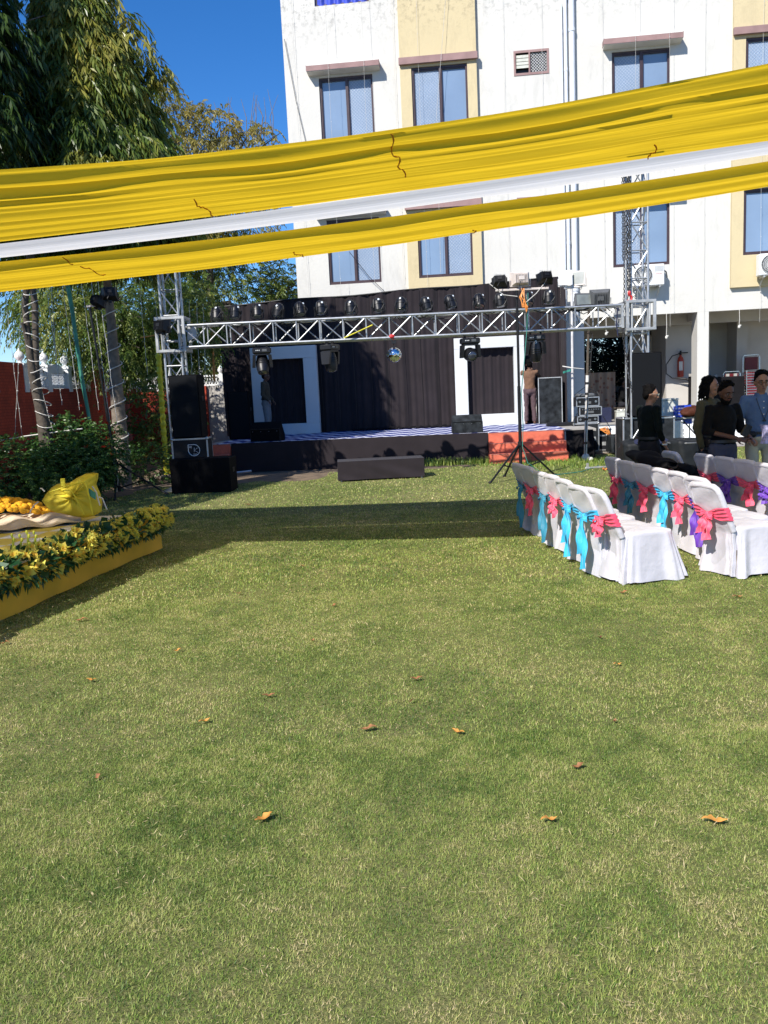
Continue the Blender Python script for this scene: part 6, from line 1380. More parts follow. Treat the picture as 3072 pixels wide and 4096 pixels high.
for i in range(190):
    a = rm.random() * 6.28; r0 = math.sqrt(rm.random()); x = hc.x - .05 + .62 * r0 * math.cos(a); y = hc.y + .32 * r0 * math.sin(a); hgt = .17 * max(0, 1 - ((x - hc.x + .15) / .55) ** 2) * max(0, 1 - ((y - hc.y) / .42) ** 2) + .02 * rm.random()
    if first is None: first = mm.build('marigold', M['marigold'], smooth=True); prop(first, 'orange marigold flower head in the heap on the muslin cloth', 'flower', 'marigold heads in the heap'); o = first
    else: o = first.copy(); COL.objects.link(o)
    o.location = (x, y, .47 + hgt); o.rotation_euler = (rm.uniform(-.7, .7), rm.uniform(-.7, .7), rm.random() * 6); s0 = rm.uniform(.8, 1.2); o.scale = (s0, s0, s0)

# ------------------------------------------------------------------ covered chairs
def make_chair(cname, tail, seed):
    r_ = random.Random(seed); ph = [r_.random() * 6.28 for _ in range(10)]
    t = thing('banquet_chair', 'x', 'chair')
    sup = lambda c, e: math.copysign(abs(c) ** e, c)
    def seat(u, v):
        a = u * 6.283; c, s = sup(math.cos(a), .38), sup(math.sin(a), .38)
        if v < .62:
            w = v / .62; z = .015 + .425 * w; fl = (1 - w) ** 1.1
            ax, ay = .245 + .06 * fl, .225 + .055 * fl
            fold = fl ** .6 * (.016 * math.sin(a * 9 + ph[0] + .8 * w) + .012 * math.sin(a * 17 + ph[1]) + .010 * math.sin(a * 5 + ph[2] + 2 * w))
            fr = max(0, c) ; z += .012 * math.sin(a * 5 + ph[3]) * fl
            return (.04 + ax * c + fold * c + .05 * fl * fr, ay * s + fold * s * 1.2, z)
        w = (v - .62) / .38; r0 = math.cos(w * 1.57) ** .55 if w < 1 else 0
        return (.04 + .245 * c * r0, .225 * s * r0, .44 + .022 * math.sin(w * 1.57) + .004 * math.sin(a * 6 + ph[4]) * r0)
    MB().grid(seat, 110, 22, closed=True).build('seat_cover', M['satin_white'], t, smooth=60)
    H_ = .83
    def bx(z): return -.215 - .18 * max(0, (z - .40) / .42) if z > .40 else -.215 + .0 * z
    def back(u, v):
        a = u * 6.283; c, s = sup(math.cos(a), .45), sup(math.sin(a), .30); z = .015 + (H_ - .03) * min(1, v / .9)
        wv = max(0, (v - .9) / .1); hw = .205 + (.012 * (1 - z / .45) ** 1 if z < .45 else 0); th = .024
        topr = max(0, (z - (H_ - .065)) / .05); hw -= .035 * (1 - math.sqrt(max(0, 1 - min(1, topr) ** 2))) 
        fl = max(0, 1 - z / .48); fold = fl ** .8 * (.012 * math.sin(s * 16 + ph[5]) + .008 * math.sin(s * 31 + ph[6]))
        soft_ = .004 * math.sin(s * 5 + z * 19 + ph[7]) + .003 * math.sin(z * 40 + s * 3)
        k = math.cos(wv * 1.57) ** .6 if wv < 1 else 0
        return (bx(z) + th * c * (1 + .0) * max(k, .0) + (fold if c < 0.2 else fold * .2) * -1 + soft_, hw * s * (.86 + .14 * k), z + .018 * math.sin(wv * 1.57))
    MB().grid(back, 90, 34, closed=True).build('back_cover', M['satin_white'], t, smooth=60)
    k = MB(); hw = .195; k.tube([(bx(z) , sgn, z) for sgn, z in [(-hw, .42), (-hw, .6), (-hw, H_ - .07), (-hw + .015, H_ - .03), (-hw + .05, H_ - .008), (0, H_ - .003), (hw - .05, H_ - .008), (hw - .015, H_ - .03), (hw, H_ - .07), (hw, .6), (hw, .42)]], .027, 10); k.build('padded_rim', M['satin_white'], t, smooth=True)
    mt = M['sash_' + cname]
    ky, kz = r_.uniform(-.04, .04), .56
    def band(u, v):
        a = u * 6.283 + math.pi / 2; c, s = sup(math.cos(a), .5), sup(math.sin(a), .3); y = .228 * s
        rear = 1 if c < 0 else 0; pin = 1 - .72 * math.exp(-((y - ky) / .075) ** 2) if rear else 1
        hh = .060 * pin; z = kz + .03 * (1 - abs(s)) * 0 + (v - .5) * 2 * hh + .02 * abs(s); x0 = bx(z)
        return (x0 + .040 * c + .006 * math.sin(v * 22 + y * 16) * 1 - (.012 * (1 - pin) if rear else 0), y, z)
    sb = MB().grid(band, 80, 12, closed=True).build('sash', mt, t, smooth=True)
    x0 = bx(kz) - .065
    MB().ell((x0, ky, kz), (.022, .026, .028), 12, 8).build('knot', mt, sb, smooth=True)
    for sg in (-1, 1):
        lp = MB().grid(lambda u, v: (x0 - .01 - .030 * math.sin(u * math.pi) * (1 if v < .5 else -.2) + .004 * math.sin(v * 20), ky + sg * (.02 + .062 * math.sin(u * math.pi / 2)), kz + .01 + (v - .5) * (.02 + .055 * u) - .015 * u), 10, 8); lp.build('bow_loop', mt, sb, smooth=True)
        L_ = tail * (1 if sg < 0 else .72); wd = .055 + .02 * r_.random(); p0 = r_.uniform(0, 6)
        tl = MB().grid(lambda u, v: (x0 - .012 - .02 * v - .012 * math.sin(v * 9 + p0 + u * 3) - .010 * math.sin(u * 14 + p0), ky + sg * (.012 + .03 * v) + (u - .5) * (.03 + wd * 1.5 * min(1, v * 2.2)) + .012 * math.sin(v * 7 + p0), kz - .01 - L_ * v - .03 * u * (1 if v > .9 else 0)), 10, 18); tl.build('tail', mt, sb, smooth=True)
    for sg in (-1, 1):
        MB().tube([(-.20, sg * .20, 0), (-.20, sg * .20, .25)], .012, 6).build('leg', M['bark_grey'], t); MB().tube([(.24, sg * .20, 0), (.24, sg * .20, .25)], .012, 6).build('leg', M['bark_grey'], t)
    return t
P = {('teal', .46): None}
specs = [('A', 'first', [('teal', .46), ('pink', .26), ('teal', .46), ('pink', .14), ('blue', .46), ('blue', .46), ('pink', .12)], [(2072, 1860), (2105, 1870), (2161, 1893), (2205, 1905), (2253, 1923), (2310, 1949), (2372, 1960)]),
         ('B', 'second', [('pink', .26), ('teal', .30), ('pink', .22), ('blue', .38), ('pink', .22), ('purple', .36), ('pink', .20)], [(2451, 1835), (2504, 1849), (2568, 1863), (2638, 1879), (2709, 1893), (2783, 1914), (2812, 1938)]),
         ('C', 'third', [('pink', .12), ('pink', .10), ('purple', .22), ('pink', .20), ('purple', .12)], [(2680, 1810), (2815, 1821), (2896, 1833), (2977, 1844), (3058, 1859)])]
protoC = {}
rank = {7: ['farthest', 'second farthest', 'third farthest', 'fourth farthest', 'third nearest', 'second nearest', 'nearest'], 5: ['farthest, standing apart', 'second farthest', 'middle', 'second nearest', 'nearest']}
for key, nm, cols, px in specs:
    for i, ((c_, tl), (sx, sy)) in enumerate(zip(cols, px)):
        kk = (c_, tl, i % 2)
        if kk not in protoC: protoC[kk] = make_chair(c_, tl, hash((len(protoC), 5)) % 1000 + len(protoC)); o = protoC[kk]
        else: o = copy_tree(protoC[kk])
        p = gr(sx, sy, .83); rz = R(11) + random.uniform(-.05, .05) + (R(3) if key == 'B' and i == 6 else 0)
        o.rotation_euler = (0, 0, rz); o.location = (p.x + .395 * math.cos(rz), p.y + .395 * math.sin(rz), 0)
        if key == 'A' and i == 6: o.location = (p.x + .395 * math.cos(rz), p.y + .395 * math.sin(rz), 0)
        o['label'] = 'white satin covered chair with %s sash, %s in the %s row' % ({'teal': 'dark sky blue', 'blue': 'bright sky blue'}.get(c_, c_), rank[len(px)][i], nm)
        o['group'] = 'white covered banquet chairs'; o['category'] = 'chair'
# long black cloth thrown over the seats of the second row
def heap(u, v):
    path = [(2450, 1812, .80), (2530, 1835, .80), (2620, 1858, .76), (2690, 1880, .62), (2740, 1900, .50)]
    k = u * (len(path) - 1); i = min(int(k), len(path) - 2); f = k - i; a, b = path[i], path[i + 1]; p = gr(a[0] + (b[0] - a[0]) * f, a[1] + (b[1] - a[1]) * f, a[2] + (b[2] - a[2]) * f)
    w = v * 6.283; r0 = (.085 + .04 * math.sin(u * 9) + .02 * math.sin(u * 31)) * math.sin(math.pi * min(1, max(.02, u * 1.02))) ** .35
    return (p.x + .25 + r0 * 1.3 * math.cos(w), p.y + .12 + r0 * .5 * math.sin(w), p.z - .03 + r0 * .85 * math.sin(w) + .01 * math.sin(u * 40 + w * 3))
MB().grid(lambda u, v: heap(v, u), 24, 60, closed=True).build('black_cloth', M['black_cloth2'], smooth=True, label='long black cloth bundle lying across the chairs of the second row', cat='cloth')

# ------------------------------------------------------------------ fallen leaves on the lawn
M['leaf_dry'] = mat('dry_brown_leaf', (.30, .13, .05), .7, var=.35, scale=30); M['leaf_ochre'] = mat('ochre_leaf', (.55, .26, .05), .6, var=.3, scale=30); M['leaf_wine'] = mat('wine_red_petal', (.10, .01, .012), .6)
LV = [(1055, 3270, .13, .7, 'leaf_ochre', 'curled orange brown leaf at the left centre of the near lawn'), (2195, 3275, .10, .1, 'leaf_ochre', 'flat ochre leaf on the near lawn left of the right one'), (2858, 3280, .14, -.3, 'leaf_ochre', 'large orange brown leaf near the right edge of the lawn'),
      (1475, 2912, .13, .05, 'leaf_dry', 'long brown leaf lying flat in the middle of the lawn'), (1832, 2925, .11, -.8, 'leaf_ochre', 'bright yellow orange folded leaf just right of the lawn centre'), (1642, 2803, .05, 0, 'leaf_wine', 'small wine red crumpled petal on the lawn'),
      (1665, 2712, .11, 0, 'leaf_dry', 'pale brown leaf above the wine red petal'), (1075, 2780, .11, .1, 'leaf_dry', 'thin brown leaf left of the lawn centre'), (818, 2882, .10, .6, 'leaf_ochre', 'brown curled leaf left of the thin brown leaf'),
      (365, 2718, .10, -.3, 'leaf_ochre', 'pale brown leaf at the left side of the lawn'), (390, 3105, .07, 1.3, 'leaf_dry', 'small upright brown leaf on the lower left lawn'), (2312, 3063, .10, .3, 'leaf_dry', 'dark brown leaf right of the folded orange leaf'),
      (2458, 2882, .05, .9, 'leaf_dry', 'tiny brown leaf on the right middle lawn'), (2470, 2655, .08, .2, 'leaf_ochre', 'ochre leaf below the front chair'), (2400, 2548, .06, .7, 'leaf_wine', 'dark curled leaf on the lawn below the chairs'),
      (1335, 2420, .09, .8, 'leaf_dry', 'brown leaf standing on edge in the sunny upper lawn'), (955, 2372, .08, .1, 'leaf_dry', 'small brown leaf in the upper left sunny lawn'), (710, 2600, .09, .5, 'leaf_ochre', 'ochre leaf between the platform and the lawn centre'),
      (325, 2478, .14, .2, 'leaf_dry', 'brown leaf lying near the platform foot'), (1210, 2262, .09, 0, 'leaf_dry', 'brown leaf close below the canopy shadow'), (2495, 2368, .12, .1, 'leaf_dry', 'brown leaf lying right under the front chair hem'), (2950, 2385, .12, 0, 'leaf_dry', 'brown leaf at the right edge near the chairs'),
      (1995, 2100, .09, 0, 'leaf_dry', 'brown leaf in the shade left of the chairs'), (993, 2018, .16, 0, 'leaf_dry', 'brown leaf in the shade in front of the subwoofer'), (1250, 2560, .07, 1, 'leaf_dry', 'small brown leaf in the sunlit lawn centre'), (20, 2570, .10, 0, 'leaf_dry', 'brown leaf at the far left lawn edge')]
for (sx, sy, L_, an, mt, lb) in LV:
    p = gr(sx, sy, .022); wv = random.random() * 3
    L_ = L_ * .72
    def lf(u, v):
        x = (u - .5) * L_; w = L_ * .19 * math.sin(math.pi * max(.02, min(.98, u))) ** .8 * (1 + .3 * math.sin(u * 19 + wv)); y = (v - .5) * 2 * w
        return Matrix.Rotation(an + .1, 3, 'Z') @ Vector((x, y, abs(v - .5) * w * 1.0 + .007 * math.sin(u * 7 + wv))) + p
    o = MB().grid(lf, 12, 6).build('fallen_leaf', M[mt], smooth=True); prop(o, lb, 'leaf', 'fallen leaves on the lawn')
# ------------------------------------------------------------------ people
def remesh(o, vox, smooth=4, disp=0, ds=.12):
    m = o.modifiers.new('join', 'REMESH'); m.mode = 'VOXEL'; m.voxel_size = vox; m.use_smooth_shade = True
    s_ = o.modifiers.new('soften', 'SMOOTH'); s_.iterations = smooth; s_.factor = .5
    if disp:
        tx = bpy.data.textures.new('folds', 'CLOUDS'); tx.noise_scale = ds; tx.noise_depth = 2
        d = o.modifiers.new('folds', 'DISPLACE'); d.texture = tx; d.strength = disp; d.mid_level = .5; d.texture_coords = 'LOCAL'
def V3(*a): return Vector(a)
def person(label, loc, rz, H=1.72, J=None, shirt='shirt_black', trousers='trouser_dark', skin='skin', sleeve=1.0, hair='short', beard=False, glasses=None, fat=1.0, head_yaw=0, head_pitch=0, shoes='shoe', collar=True, legs=True, bare_feet=False, buttons=False, belt=True, extra=None):
    """local frame: faces -Y, x to the picture right when rz=0. J overrides joints (metres)"""
    t = thing('person', label, 'person', loc, rz, None); k = H / 1.72; Q = {}
    d = dict(pelvis=(0, 0, .92), waist=(0, .0, 1.06), chest=(0, .0, 1.26), neck=(0, .015, 1.43), head=(0, -.01, 1.60),
             sL=(-.185, .01, 1.385), eL=(-.235, .02, 1.11), wL=(-.24, -.06, .87), sR=(.185, .01, 1.385), eR=(.235, .02, 1.11), wR=(.24, -.06, .87),
             hL=(-.09, 0, .90), kL=(-.10, -.02, .49), aL=(-.11, .03, .085), hR=(.09, 0, .90), kR=(.10, -.02, .49), aR=(.11, .03, .085))
    d.update(J or {}); Q = {a: Vector(b) * k for a, b in d.items()}; W_ = MB; 
    hm = Matrix.Translation(Q['head']) @ Matrix.Rotation(head_yaw, 4, 'Z') @ Matrix.Rotation(head_pitch, 4, 'X')
    hx = lambda x, y, z: hm @ (Vector((x, y, z)) * k)
    # body: one skinned surface, head to feet
    b = MB()
    b.ell((0, 0, 0), (.076 * k, .096 * k, .112 * k), 18, 12, hm @ Matrix.Translation((0, .004, .012))); b.ell((0, 0, 0), (.056 * k, .062 * k, .062 * k), 14, 8, hm @ Matrix.Translation((0, -.028 * k, -.065 * k)))
    b.capsule(hx(0, -.094, .008), hx(0, -.112, -.022), .010 * k, .015 * k, 8); b.ell((0, 0, 0), (.020 * k, .012 * k, .010 * k), 8, 6, hm @ Matrix.Translation((0, -.10 * k, -.030 * k)))
    b.ell((0, 0, 0), (.030 * k, .016 * k, .014 * k), 8, 6, hm @ Matrix.Translation((0, -.085 * k, -.056 * k)))
    for s_ in (-1, 1):
        b.ell((0, 0, 0), (.012 * k, .022 * k, .032 * k), 8, 6, hm @ Matrix.Translation((s_ * .078 * k, .008 * k, -.012 * k))); b.capsule(hx(s_ * .015, -.088, .030), hx(s_ * .052, -.078, .028), .010 * k, .008 * k, 7); b.ell((0, 0, 0), (.022 * k, .02 * k, .018 * k), 8, 6, hm @ Matrix.Translation((s_ * .042 * k, -.066 * k, -.028 * k)))
    b.capsule(Q['neck'] - V3(0, 0, .03), Q['head'] - V3(0, 0, .07), .052 * k, .052 * k)
    for a, c, r0, r1 in (('pelvis', 'waist', .135, .125), ('waist', 'chest', .125, .135), ('chest', 'neck', .135, .06)): b.capsule(Q[a], Q[c], r0 * k * .66, r1 * k * .66)
    for s_ in 'LR':
        sg = -1 if s_ == 'L' else 1
        b.capsule(Q['neck'] - V3(0, 0, .06), Q['s' + s_] - V3(0, 0, .01), .040 * k, .036 * k); b.capsule(Q['s' + s_], Q['e' + s_], .036 * k, .036 * k); b.capsule(Q['e' + s_], Q['w' + s_], .038 * k, .025 * k)
        b.capsule(Q['h' + s_], Q['k' + s_], .080 * k, .052 * k); b.capsule(Q['k' + s_], Q['a' + s_], .052 * k, .036 * k)
        # hand
        dr = (Q['w' + s_] - Q['e' + s_]).normalized(); wv = Q['w' + s_]; sd = dr.cross(V3(0, 1, 0)); sd = sd.normalized() if sd.length > .2 else V3(1, 0, 0)
        pn = sd.cross(dr).normalized(); pc = wv + dr * .045 * k
        for q in (-.026, -.009, .009, .026): b.capsule(wv + dr * .01 * k, wv + dr * .085 * k + sd * q * k, .014 * k, .011 * k, 7)
        for fi, (q, l) in enumerate(((-.028, .066), (-.009, .078), (.010, .073), (.028, .056))):
            p0 = wv + dr * .085 * k + sd * q * k; p1 = p0 + (dr * .85 + pn * (.35 if s_ == 'L' else .35)) * l * .5 * k; p2 = p1 + (dr * .45 + pn * .85) * l * .45 * k; b.capsule(p0, p1, .0092 * k, .0085 * k, 7); b.capsule(p1, p2, .0085 * k, .007 * k, 7)
        b.capsule(wv + dr * .03 * k + sd * -.03 * k, wv + dr * .065 * k + sd * -.055 * k + pn * .015, .013 * k, .010 * k, 7); b.capsule(wv + dr * .065 * k + sd * -.055 * k + pn * .015, wv + dr * .095 * k + sd * -.052 * k + pn * .03, .010 * k, .008 * k, 7)
        fd = V3(0, -1, 0); b.capsule(Q['a' + s_] + V3(0, .03, -.045), Q['a' + s_] + fd * .13 * k + V3(sg * .02, 0, -.055), .038 * k, .030 * k)
    o = b.build('body', M[skin], t); remesh(o, .0085, 3)
    # eyes, brows, lips
    for s_ in (-1, 1):
        e = MB().ell((0, 0, 0), (.0125 * k, .008 * k, .0075 * k), 10, 6, hm @ Matrix.Translation((s_ * .031 * k, -.0855 * k, .012 * k))).build('eye', M['eye_white'], t, smooth=True)
        MB().ell((0, 0, 0), (.006 * k, .004 * k, .006 * k), 8, 6, hm @ Matrix.Translation((s_ * .031 * k, -.0915 * k, .012 * k))).build('iris', M['eye_dark'], e, smooth=True)
        MB().tube([hx(s_ * .012, -.099, .034), hx(s_ * .032, -.098, .039), hx(s_ * .054, -.084, .032)], [.0035 * k, .005 * k, .003 * k], 6).build('eyebrow', M['hair'], t)
    MB().tube([hx(-.022, -.094, -.058), hx(0, -.102, -.056), hx(.022, -.094, -.058)], [.003 * k, .007 * k, .003 * k], 6).build('lips', M['lips'], t, smooth=True)
    # hair
    h = MB(); h.ell((0, 0, 0), (.082 * k, .090 * k, .080 * k), 18, 12, hm @ Matrix.Translation((0, .026 * k, .056 * k))); h.ell((0, 0, 0), (.080 * k, .060 * k, .085 * k), 14, 9, hm @ Matrix.Translation((0, .052 * k, .0)))
    h.capsule(hx(-.04, -.030, .108), hx(.04, -.032, .112), .020 * k, .024 * k); 
    for s_ in (-1, 1): h.ell((0, 0, 0), (.012 * k, .028 * k, .04 * k), 8, 6, hm @ Matrix.Translation((s_ * .077 * k, .015 * k, .035 * k)))
    r_ = random.Random(len(label))
    for i in range(44):
        a = r_.uniform(-2.4, 2.4) + math.pi / 2; e_ = r_.uniform(.45, 1.45); p = hx(.082 * math.cos(a) * math.cos(e_), .02 + .096 * math.sin(a) * math.cos(e_), .055 + .085 * math.sin(e_)); h.capsule(p, p + V3(r_.uniform(-.02, .02), r_.uniform(-.02, .02), .004) * k, .014 * k, .006 * k, 6)
    if hair == 'long':
        for i in range(46):
            a = r_.uniform(.1, math.pi - .1) if r_.random() < .7 else r_.choice([-.15, math.pi + .15]); z0 = r_.uniform(-.02, .06); p0 = hx(.088 * math.cos(a), .025 + .085 * math.sin(a), z0); l = r_.uniform(.10, .19); pts = [p0]
            for j in range(1, 6): pts.append(p0 + V3(.02 * math.cos(a) * j / 3 + .008 * math.sin(j * 2 + i), .02 * math.sin(a) * j / 3 + .008 * math.cos(j * 2.3 + i), -l * j / 5) * k)
            h.tube(pts, [.016 * k, .017 * k, .017 * k, .015 * k, .012 * k, .006 * k], 6)
    if hair != 'none':
        o = h.build('hair', M['hair'], t); remesh(o, .0075, 1, .006, .02)
    if beard:
        bb_ = MB(); 
        for i in range(15):
            a = math.pi * i / 14; bb_.capsule(hx(.060 * math.cos(a), -.030 - .052 * math.sin(a), -.072 - .022 * math.sin(a)), hx(.050 * math.cos(a), -.028 - .050 * math.sin(a), -.108 - .020 * math.sin(a)), .016 * k, .013 * k, 6)
        bb_.capsule(hx(-.028, -.098, -.044), hx(.028, -.098, -.044), .0065 * k, .0065 * k, 6)
        o = bb_.build('beard', M['hair'], t); remesh(o, .006, 1, .004, .012)
    if glasses:
        g = MB(); 
        for s_ in (-1, 1):
            g.tube([hx(s_ * (.034 + .024 * math.cos(w)), -.107 + .006 * abs(math.cos(w)), .008 + .019 * math.sin(w)) for w in np.linspace(0, 6.283, 17)], .0022, 5); g.tube([hx(s_ * .057, -.100, .014), hx(s_ * .080, -.05, .014), hx(s_ * .082, .01, .008)], .0022, 5)
        g.tube([hx(-.011, -.108, .012), hx(.011, -.108, .012)], .0022, 5); g.build('glasses', M[glasses], t)
    # shirt
    s = MB(); f = fat
    tr = [(Q['pelvis'] + V3(0, 0, .03), .155 * f, .115 * f), (Q['waist'], .148 * f, .112 * f), (Q['waist'].lerp(Q['chest'], .5), .155 * f, .112 * f), (Q['chest'], .168 * f, .118), (Q['chest'].lerp(Q['neck'], .45), .165, .105), (Q['chest'].lerp(Q['neck'], .8), .115, .08)]
    pts = []
    for (p, a, c), (p2, a2, c2) in zip(tr, tr[1:]):
        for i in range(4): w = i / 4; pts.append((p.lerp(p2, w), a + (a2 - a) * w, c + (c2 - c) * w))
    pts.append(tr[-1])
    sh_dir = (Q['sR'] - Q['sL']); ang = math.atan2(sh_dir.y, sh_dir.x)
    for p, a, c in pts: s.ell((0, 0, 0), (a * k, c * k, .052 * k), 18, 8, Matrix.Translation(p) @ Matrix.Rotation(ang, 4, 'Z'))
    for s_ in 'LR':
        S_, E_, W2 = Q['s' + s_], Q['e' + s_], Q['w' + s_]; s.capsule(Q['neck'] - V3(0, 0, .05), S_ - V3(0, 0, .005), .055 * k, .058 * k); s.capsule(S_, S_.lerp(E_, min(1, sleeve * 2)), .064 * k, .054 * k)
        if sleeve > .5: q = (sleeve - .5) * 2 * .93; s.capsule(E_, E_.lerp(W2, q), .053 * k, .046 * k - .006 * q)
    o = s.build('shirt', M[shirt], t); remesh(o, .012, 4, .024, .09)
    if collar:
        c = MB(); n0 = Q['neck'] + V3(0, 0, .012)
        c.grid(lambda u, v: n0 + Matrix.Rotation(head_yaw * .4, 3, 'Z') @ V3((.066 + .012 * v) * math.sin(u * 6.283) * k, (-.062 - .012 * v) * math.cos(u * 6.283) * k, (.025 - .045 * v - (.02 if abs(u - .5) > .42 else 0)) * k), 32, 4); c.build('collar', M[shirt], t, solid=.004)
    if buttons:
        for i in range(6):
            p = Q['pelvis'].lerp(Q['neck'], .12 + .15 * i); MB().ell(p + V3(0, -.131 * k, 0), (.008, .004, .008), 8, 5).build('button', M['label_white'], t)
    # trousers
    p_ = MB(); p_.ell(Q['pelvis'], (.158 * k * f, .118 * k * f, .10 * k), 18, 10); p_.ell(Q['pelvis'] - V3(0, -.015, .05), (.150 * k, .118 * k, .10 * k), 18, 10)
    for s_ in 'LR': p_.capsule(Q['h' + s_], Q['k' + s_], .096 * k, .072 * k); p_.capsule(Q['k' + s_], Q['a' + s_].lerp(Q['k' + s_], .06), .072 * k, .060 * k)
    o = p_.build('trousers', M[trousers], t); remesh(o, .012, 4, .028, .10)
    if belt: b_ = MB(); b_.grid(lambda u, v: Q['pelvis'] + V3(.168 * f * k * math.cos(u * 6.283), .128 * f * k * math.sin(u * 6.283), .055 + .035 * v), 36, 1, closed=True); b_.build('belt', M['shoe'], t, solid=.006)
    if not bare_feet:
        for s_, sg in (('L', -1), ('R', 1)):
            f_ = MB(); a = Q['a' + s_]; f_.capsule(a + V3(0, .035, -.04), a + V3(sg * .02, -.14, -.052) * 1.0, .046 * k, .037 * k); f_.box((a.x + sg * .01, a.y - .05, .012), (.085, .27, .024)); o = f_.build('shoe', M[shoes], t); remesh(o, .009, 2)
    return t
def place(sx, Y, **k): return V3(at(sx, 1700, Y).x, Y, 0)
# man in dark green, walking to the right, profile
t = person('man in a dark green long sleeved top and glasses walking right behind the chairs', V3(at(2595, 1750, 11.6).x, 11.6, 0), R(108), 1.69, dict(head=(0, -.03, 1.59), eL=(-.24, .0, 1.10), wL=(-.235, -.10, .88), eR=(.235, -.06, 1.10), wR=(.22, -.16, .90), kL=(-.1, -.14, .50), aL=(-.1, -.08, .085), aR=(.11, .20, .10)), 'shirt_green', 'trouser_dark', 'skin', .80, glasses='off_white_box', collar=False, head_pitch=.18, head_yaw=R(-24), fat=1.12)
k = MB(); w = Vector((-.235, -.10, .88)) * (1.68 / 1.72) + V3(0, .01, .03); k.grid(lambda u, v: w + V3(.034 * math.cos(u * 6.283), .034 * math.sin(u * 6.283), -.012 + .024 * v), 16, 1, closed=True); k.build('wristwatch', M['label_white'], t, solid=.004)
# long haired man in olive
t = person('long haired man in an olive shirt holding a camera by his side', V3(at(2838, 1700, 11.0).x, 11.0, 0), R(40), 1.76, dict(eL=(-.25, .03, 1.10), wL=(-.23, -.03, .84), eR=(.24, -.0, 1.12), wR=(.2, -.15, .95)), 'shirt_olive', 'trouser_dark', 'skin', 1.0, hair='long', beard=False, head_yaw=R(20))
def camera_obj(lab, loc, rz):
    c = thing('photo_camera', lab, 'camera', loc, rz); MB().rbox((0, 0, .05), (.14, .075, .10), .015).build('body', M['black_plastic'], c); MB().rbox((0, -.01, .11), (.06, .06, .035), .01).build('viewfinder', M['black_plastic'], c)
    MB().lathe([(.038, 0), (.042, .02), (.04, .08), (.046, .10), (.046, .13), (.034, .132)], n=18, M=Matrix.Translation((0, -.035, .048)) @ Matrix.Rotation(R(90), 4, 'X')).build('lens', M['black_metal'], c, smooth=50); return c
p = at(2830, 1815, 10.75); camera_obj('black camera with a long lens held low by the long haired man', (p.x, 10.75, p.z - .05), R(-70))
# bearded man in black
t = person('bearded man in a black shirt and grey trousers looking down', V3(at(2893, 1700, 10.3).x, 10.3, 0), R(14), 1.71, dict(head=(0, -.045, 1.585), eL=(-.235, .01, 1.12), wL=(-.02, -.27, 1.04), eR=(.25, .0, 1.12), wR=(.16, -.30, 1.03)), 'shirt_black', 'trouser_grey', 'skin_dark', .62, beard=True, head_pitch=.42, fat=1.05)
MB().rbox((0, 0, 0), (.09, .03, .15), .01, Matrix.Translation(at(2985, 1722, 9.95)) @ Matrix.Rotation(.5, 4, 'Y')).build('phone', M['black_plastic'], label='dark phone held in front by the bearded man', cat='phone')
# man in blue
t = person('man in a blue shirt and beige trousers with glasses standing at the right edge', V3(at(3042, 1700, 10.8).x, 10.8, 0), R(-8), 1.80, dict(eL=(-.27, -.0, 1.12), wL=(-.17, -.17, .95), wR=(.20, -.18, .97)), 'shirt_blue', 'trouser_beige', 'skin', 1.0, glasses='brown_bag', fat=1.18, head_pitch=.22, buttons=True)
k = MB(); kk = 1.8 / 1.72; k.tube([V3(-.075, -.06, 1.47), V3(-.05, -.145, 1.33), V3(0, -.150, 1.20)], .004, 5); k.tube([V3(.075, -.06, 1.47), V3(.05, -.145, 1.33), V3(0, -.150, 1.20)], .004, 5); k.box((0, -.155, 1.19), (.04, .015, .025)); k.build('lanyard', M['cable'], t)
MB().rbox((0, 0, 0), (.16, .09, .08), .03, Matrix.Translation(at(3000, 1738, 10.5))).build('camera_pouch', M['bag_black'], label='black camera pouch held at the waist of the man in blue', cat='pouch')
M['purple_print'] = mat('purple_printed_cloth', (.34, .32, .50), .8, var=.55, scale=40)
MB().grid(lambda u, v: at(3040 + 45 * u + 10 * math.sin(v * 3), 1700 + 75 * v, 9.8 - .08 * math.sin(u * 3.1)), 10, 10).build('printed_cloth', M['purple_print'], solid=.01, label='purple patterned cloth hanging at the right edge beside the man in blue', cat='cloth')
# man in brown on the stage, seen from behind
q = gr(2110, 1693, .70)
t = person('barefoot man in a brown shirt seen from behind on the right of the stage', V3(q.x, 22.75, .70), R(172), 1.70, dict(eL=(-.26, -.14, 1.28), wL=(-.12, -.30, 1.42), eR=(.28, -.10, 1.24), wR=(.17, -.28, 1.36), head=(0, -.01, 1.60)), 'shirt_brown', 'trouser_mauve', 'skin_dark', .9, bare_feet=True, collar=True, belt=False)
k = MB(); k.tube([V3(-.175, 0, .88), V3(-.165, .0, .5), V3(-.16, .03, .12)], .009, 4); k.build('side_stripe', M['label_white'], t)
# man in hoodie on the left of the stage
q = at(1062, 1500, 22.5)
person('man in a dark hoodie and faded jeans in profile before the left white frame', V3(q.x, 22.3, .70), R(82), 1.72, dict(head=(0, -.03, 1.59), wL=(-.22, -.12, .95), wR=(.22, -.12, .95)), 'hoodie', 'jeans', 'skin_dark', 1.0, collar=False)
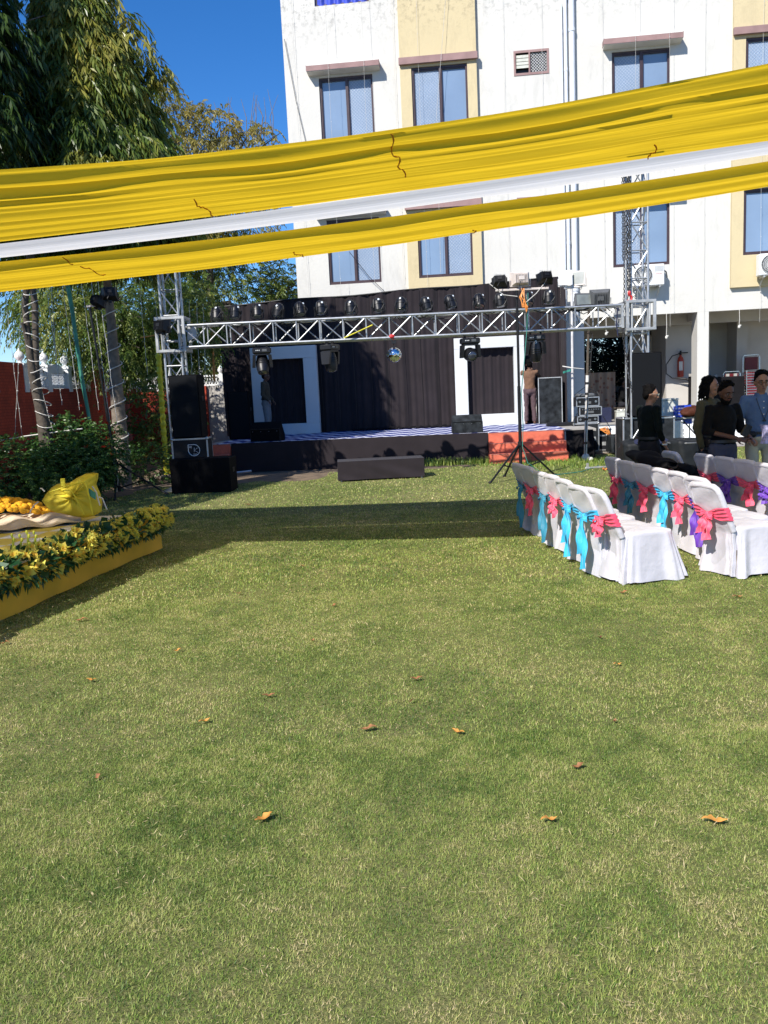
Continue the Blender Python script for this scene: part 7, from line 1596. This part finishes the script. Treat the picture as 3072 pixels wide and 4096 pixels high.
# man bending over the ledge
q = WMB @ Vector((7.55, .25, .60))
t = person('man in a green and orange jacket bending over boxes on the building ledge', V3(q.x, q.y, .6), FA - R(25), 1.70, dict(waist=(0, -.05, 1.05), chest=(0, -.22, 1.20), neck=(0, -.36, 1.30), head=(0, -.47, 1.40), sL=(-.185, -.30, 1.27), eL=(-.27, -.38, 1.02), wL=(-.2, -.55, .88), sR=(.185, -.30, 1.27), eR=(.24, -.45, 1.02), wR=(.15, -.62, .88)), 'jacket_green', 'trouser_dark', 'skin_dark', 1.0, collar=False, head_pitch=.5)
o = MB(); o.ell((0, -.30, 1.31), (.20, .13, .07), 16, 8); o.capsule((-.16, -.3, 1.28), (-.20, -.34, 1.18), .075, .06); o.capsule((.16, -.3, 1.28), (.20, -.36, 1.18), .075, .06); o = o.build('hood', M['orange_cloth'], t); remesh(o, .012, 3, .02, .07)
# seated silhouette in the passage
q = WMB @ Vector((6.95, 1.2, .6))
person('person in dark clothes sitting in the shade of the passage', V3(q.x, q.y, .6), R(70), 1.65, dict(pelvis=(0, 0, .46), waist=(0, .02, .60), chest=(0, 0, .80), neck=(0, -.03, .97), head=(0, -.07, 1.13), sL=(-.185, -.02, .93), eL=(-.24, -.06, .68), wL=(-.18, -.28, .60), sR=(.185, -.02, .93), eR=(.24, -.06, .68), wR=(.18, -.28, .60), hL=(-.09, 0, .46), kL=(-.12, -.42, .50), aL=(-.12, -.40, .085), hR=(.09, 0, .46), kR=(.12, -.42, .50), aR=(.12, -.40, .085)), 'shirt_black', 'trouser_dark', 'skin_dark', 1.0, collar=False)
t = thing('stool', 'low dark stool under the person sitting in the passage', 'stool', (q.x, q.y, .6)); MB().rbox((0, 0, .34), (.36, .36, .05), .01).build('seat', M['bark_dark'], t)
for sx in (-1, 1):
    for sy in (-1, 1): MB().tube([(sx * .15, sy * .15, 0), (sx * .14, sy * .14, .32)], .018, 6).build('leg', M['bark_dark'], t)
# person at the left edge bending over the platform
a_ = at(-45, 1900, 10.9)
person('person in black bending at the back of the platform, cut by the left edge', V3(a_.x, 10.9, 0.0), R(-80), 1.66, dict(waist=(0, -.08, 1.04), chest=(0, -.26, 1.10), neck=(0, -.42, 1.12), head=(0, -.55, 1.16), sL=(-.185, -.36, 1.10), eL=(-.22, -.42, .84), wL=(-.12, -.50, .62), sR=(.185, -.36, 1.10), eR=(.24, -.44, .84), wR=(.10, -.52, .62)), 'shirt_black', 'shorts_grey', 'skin_dark', .5, collar=False, head_pitch=.6)
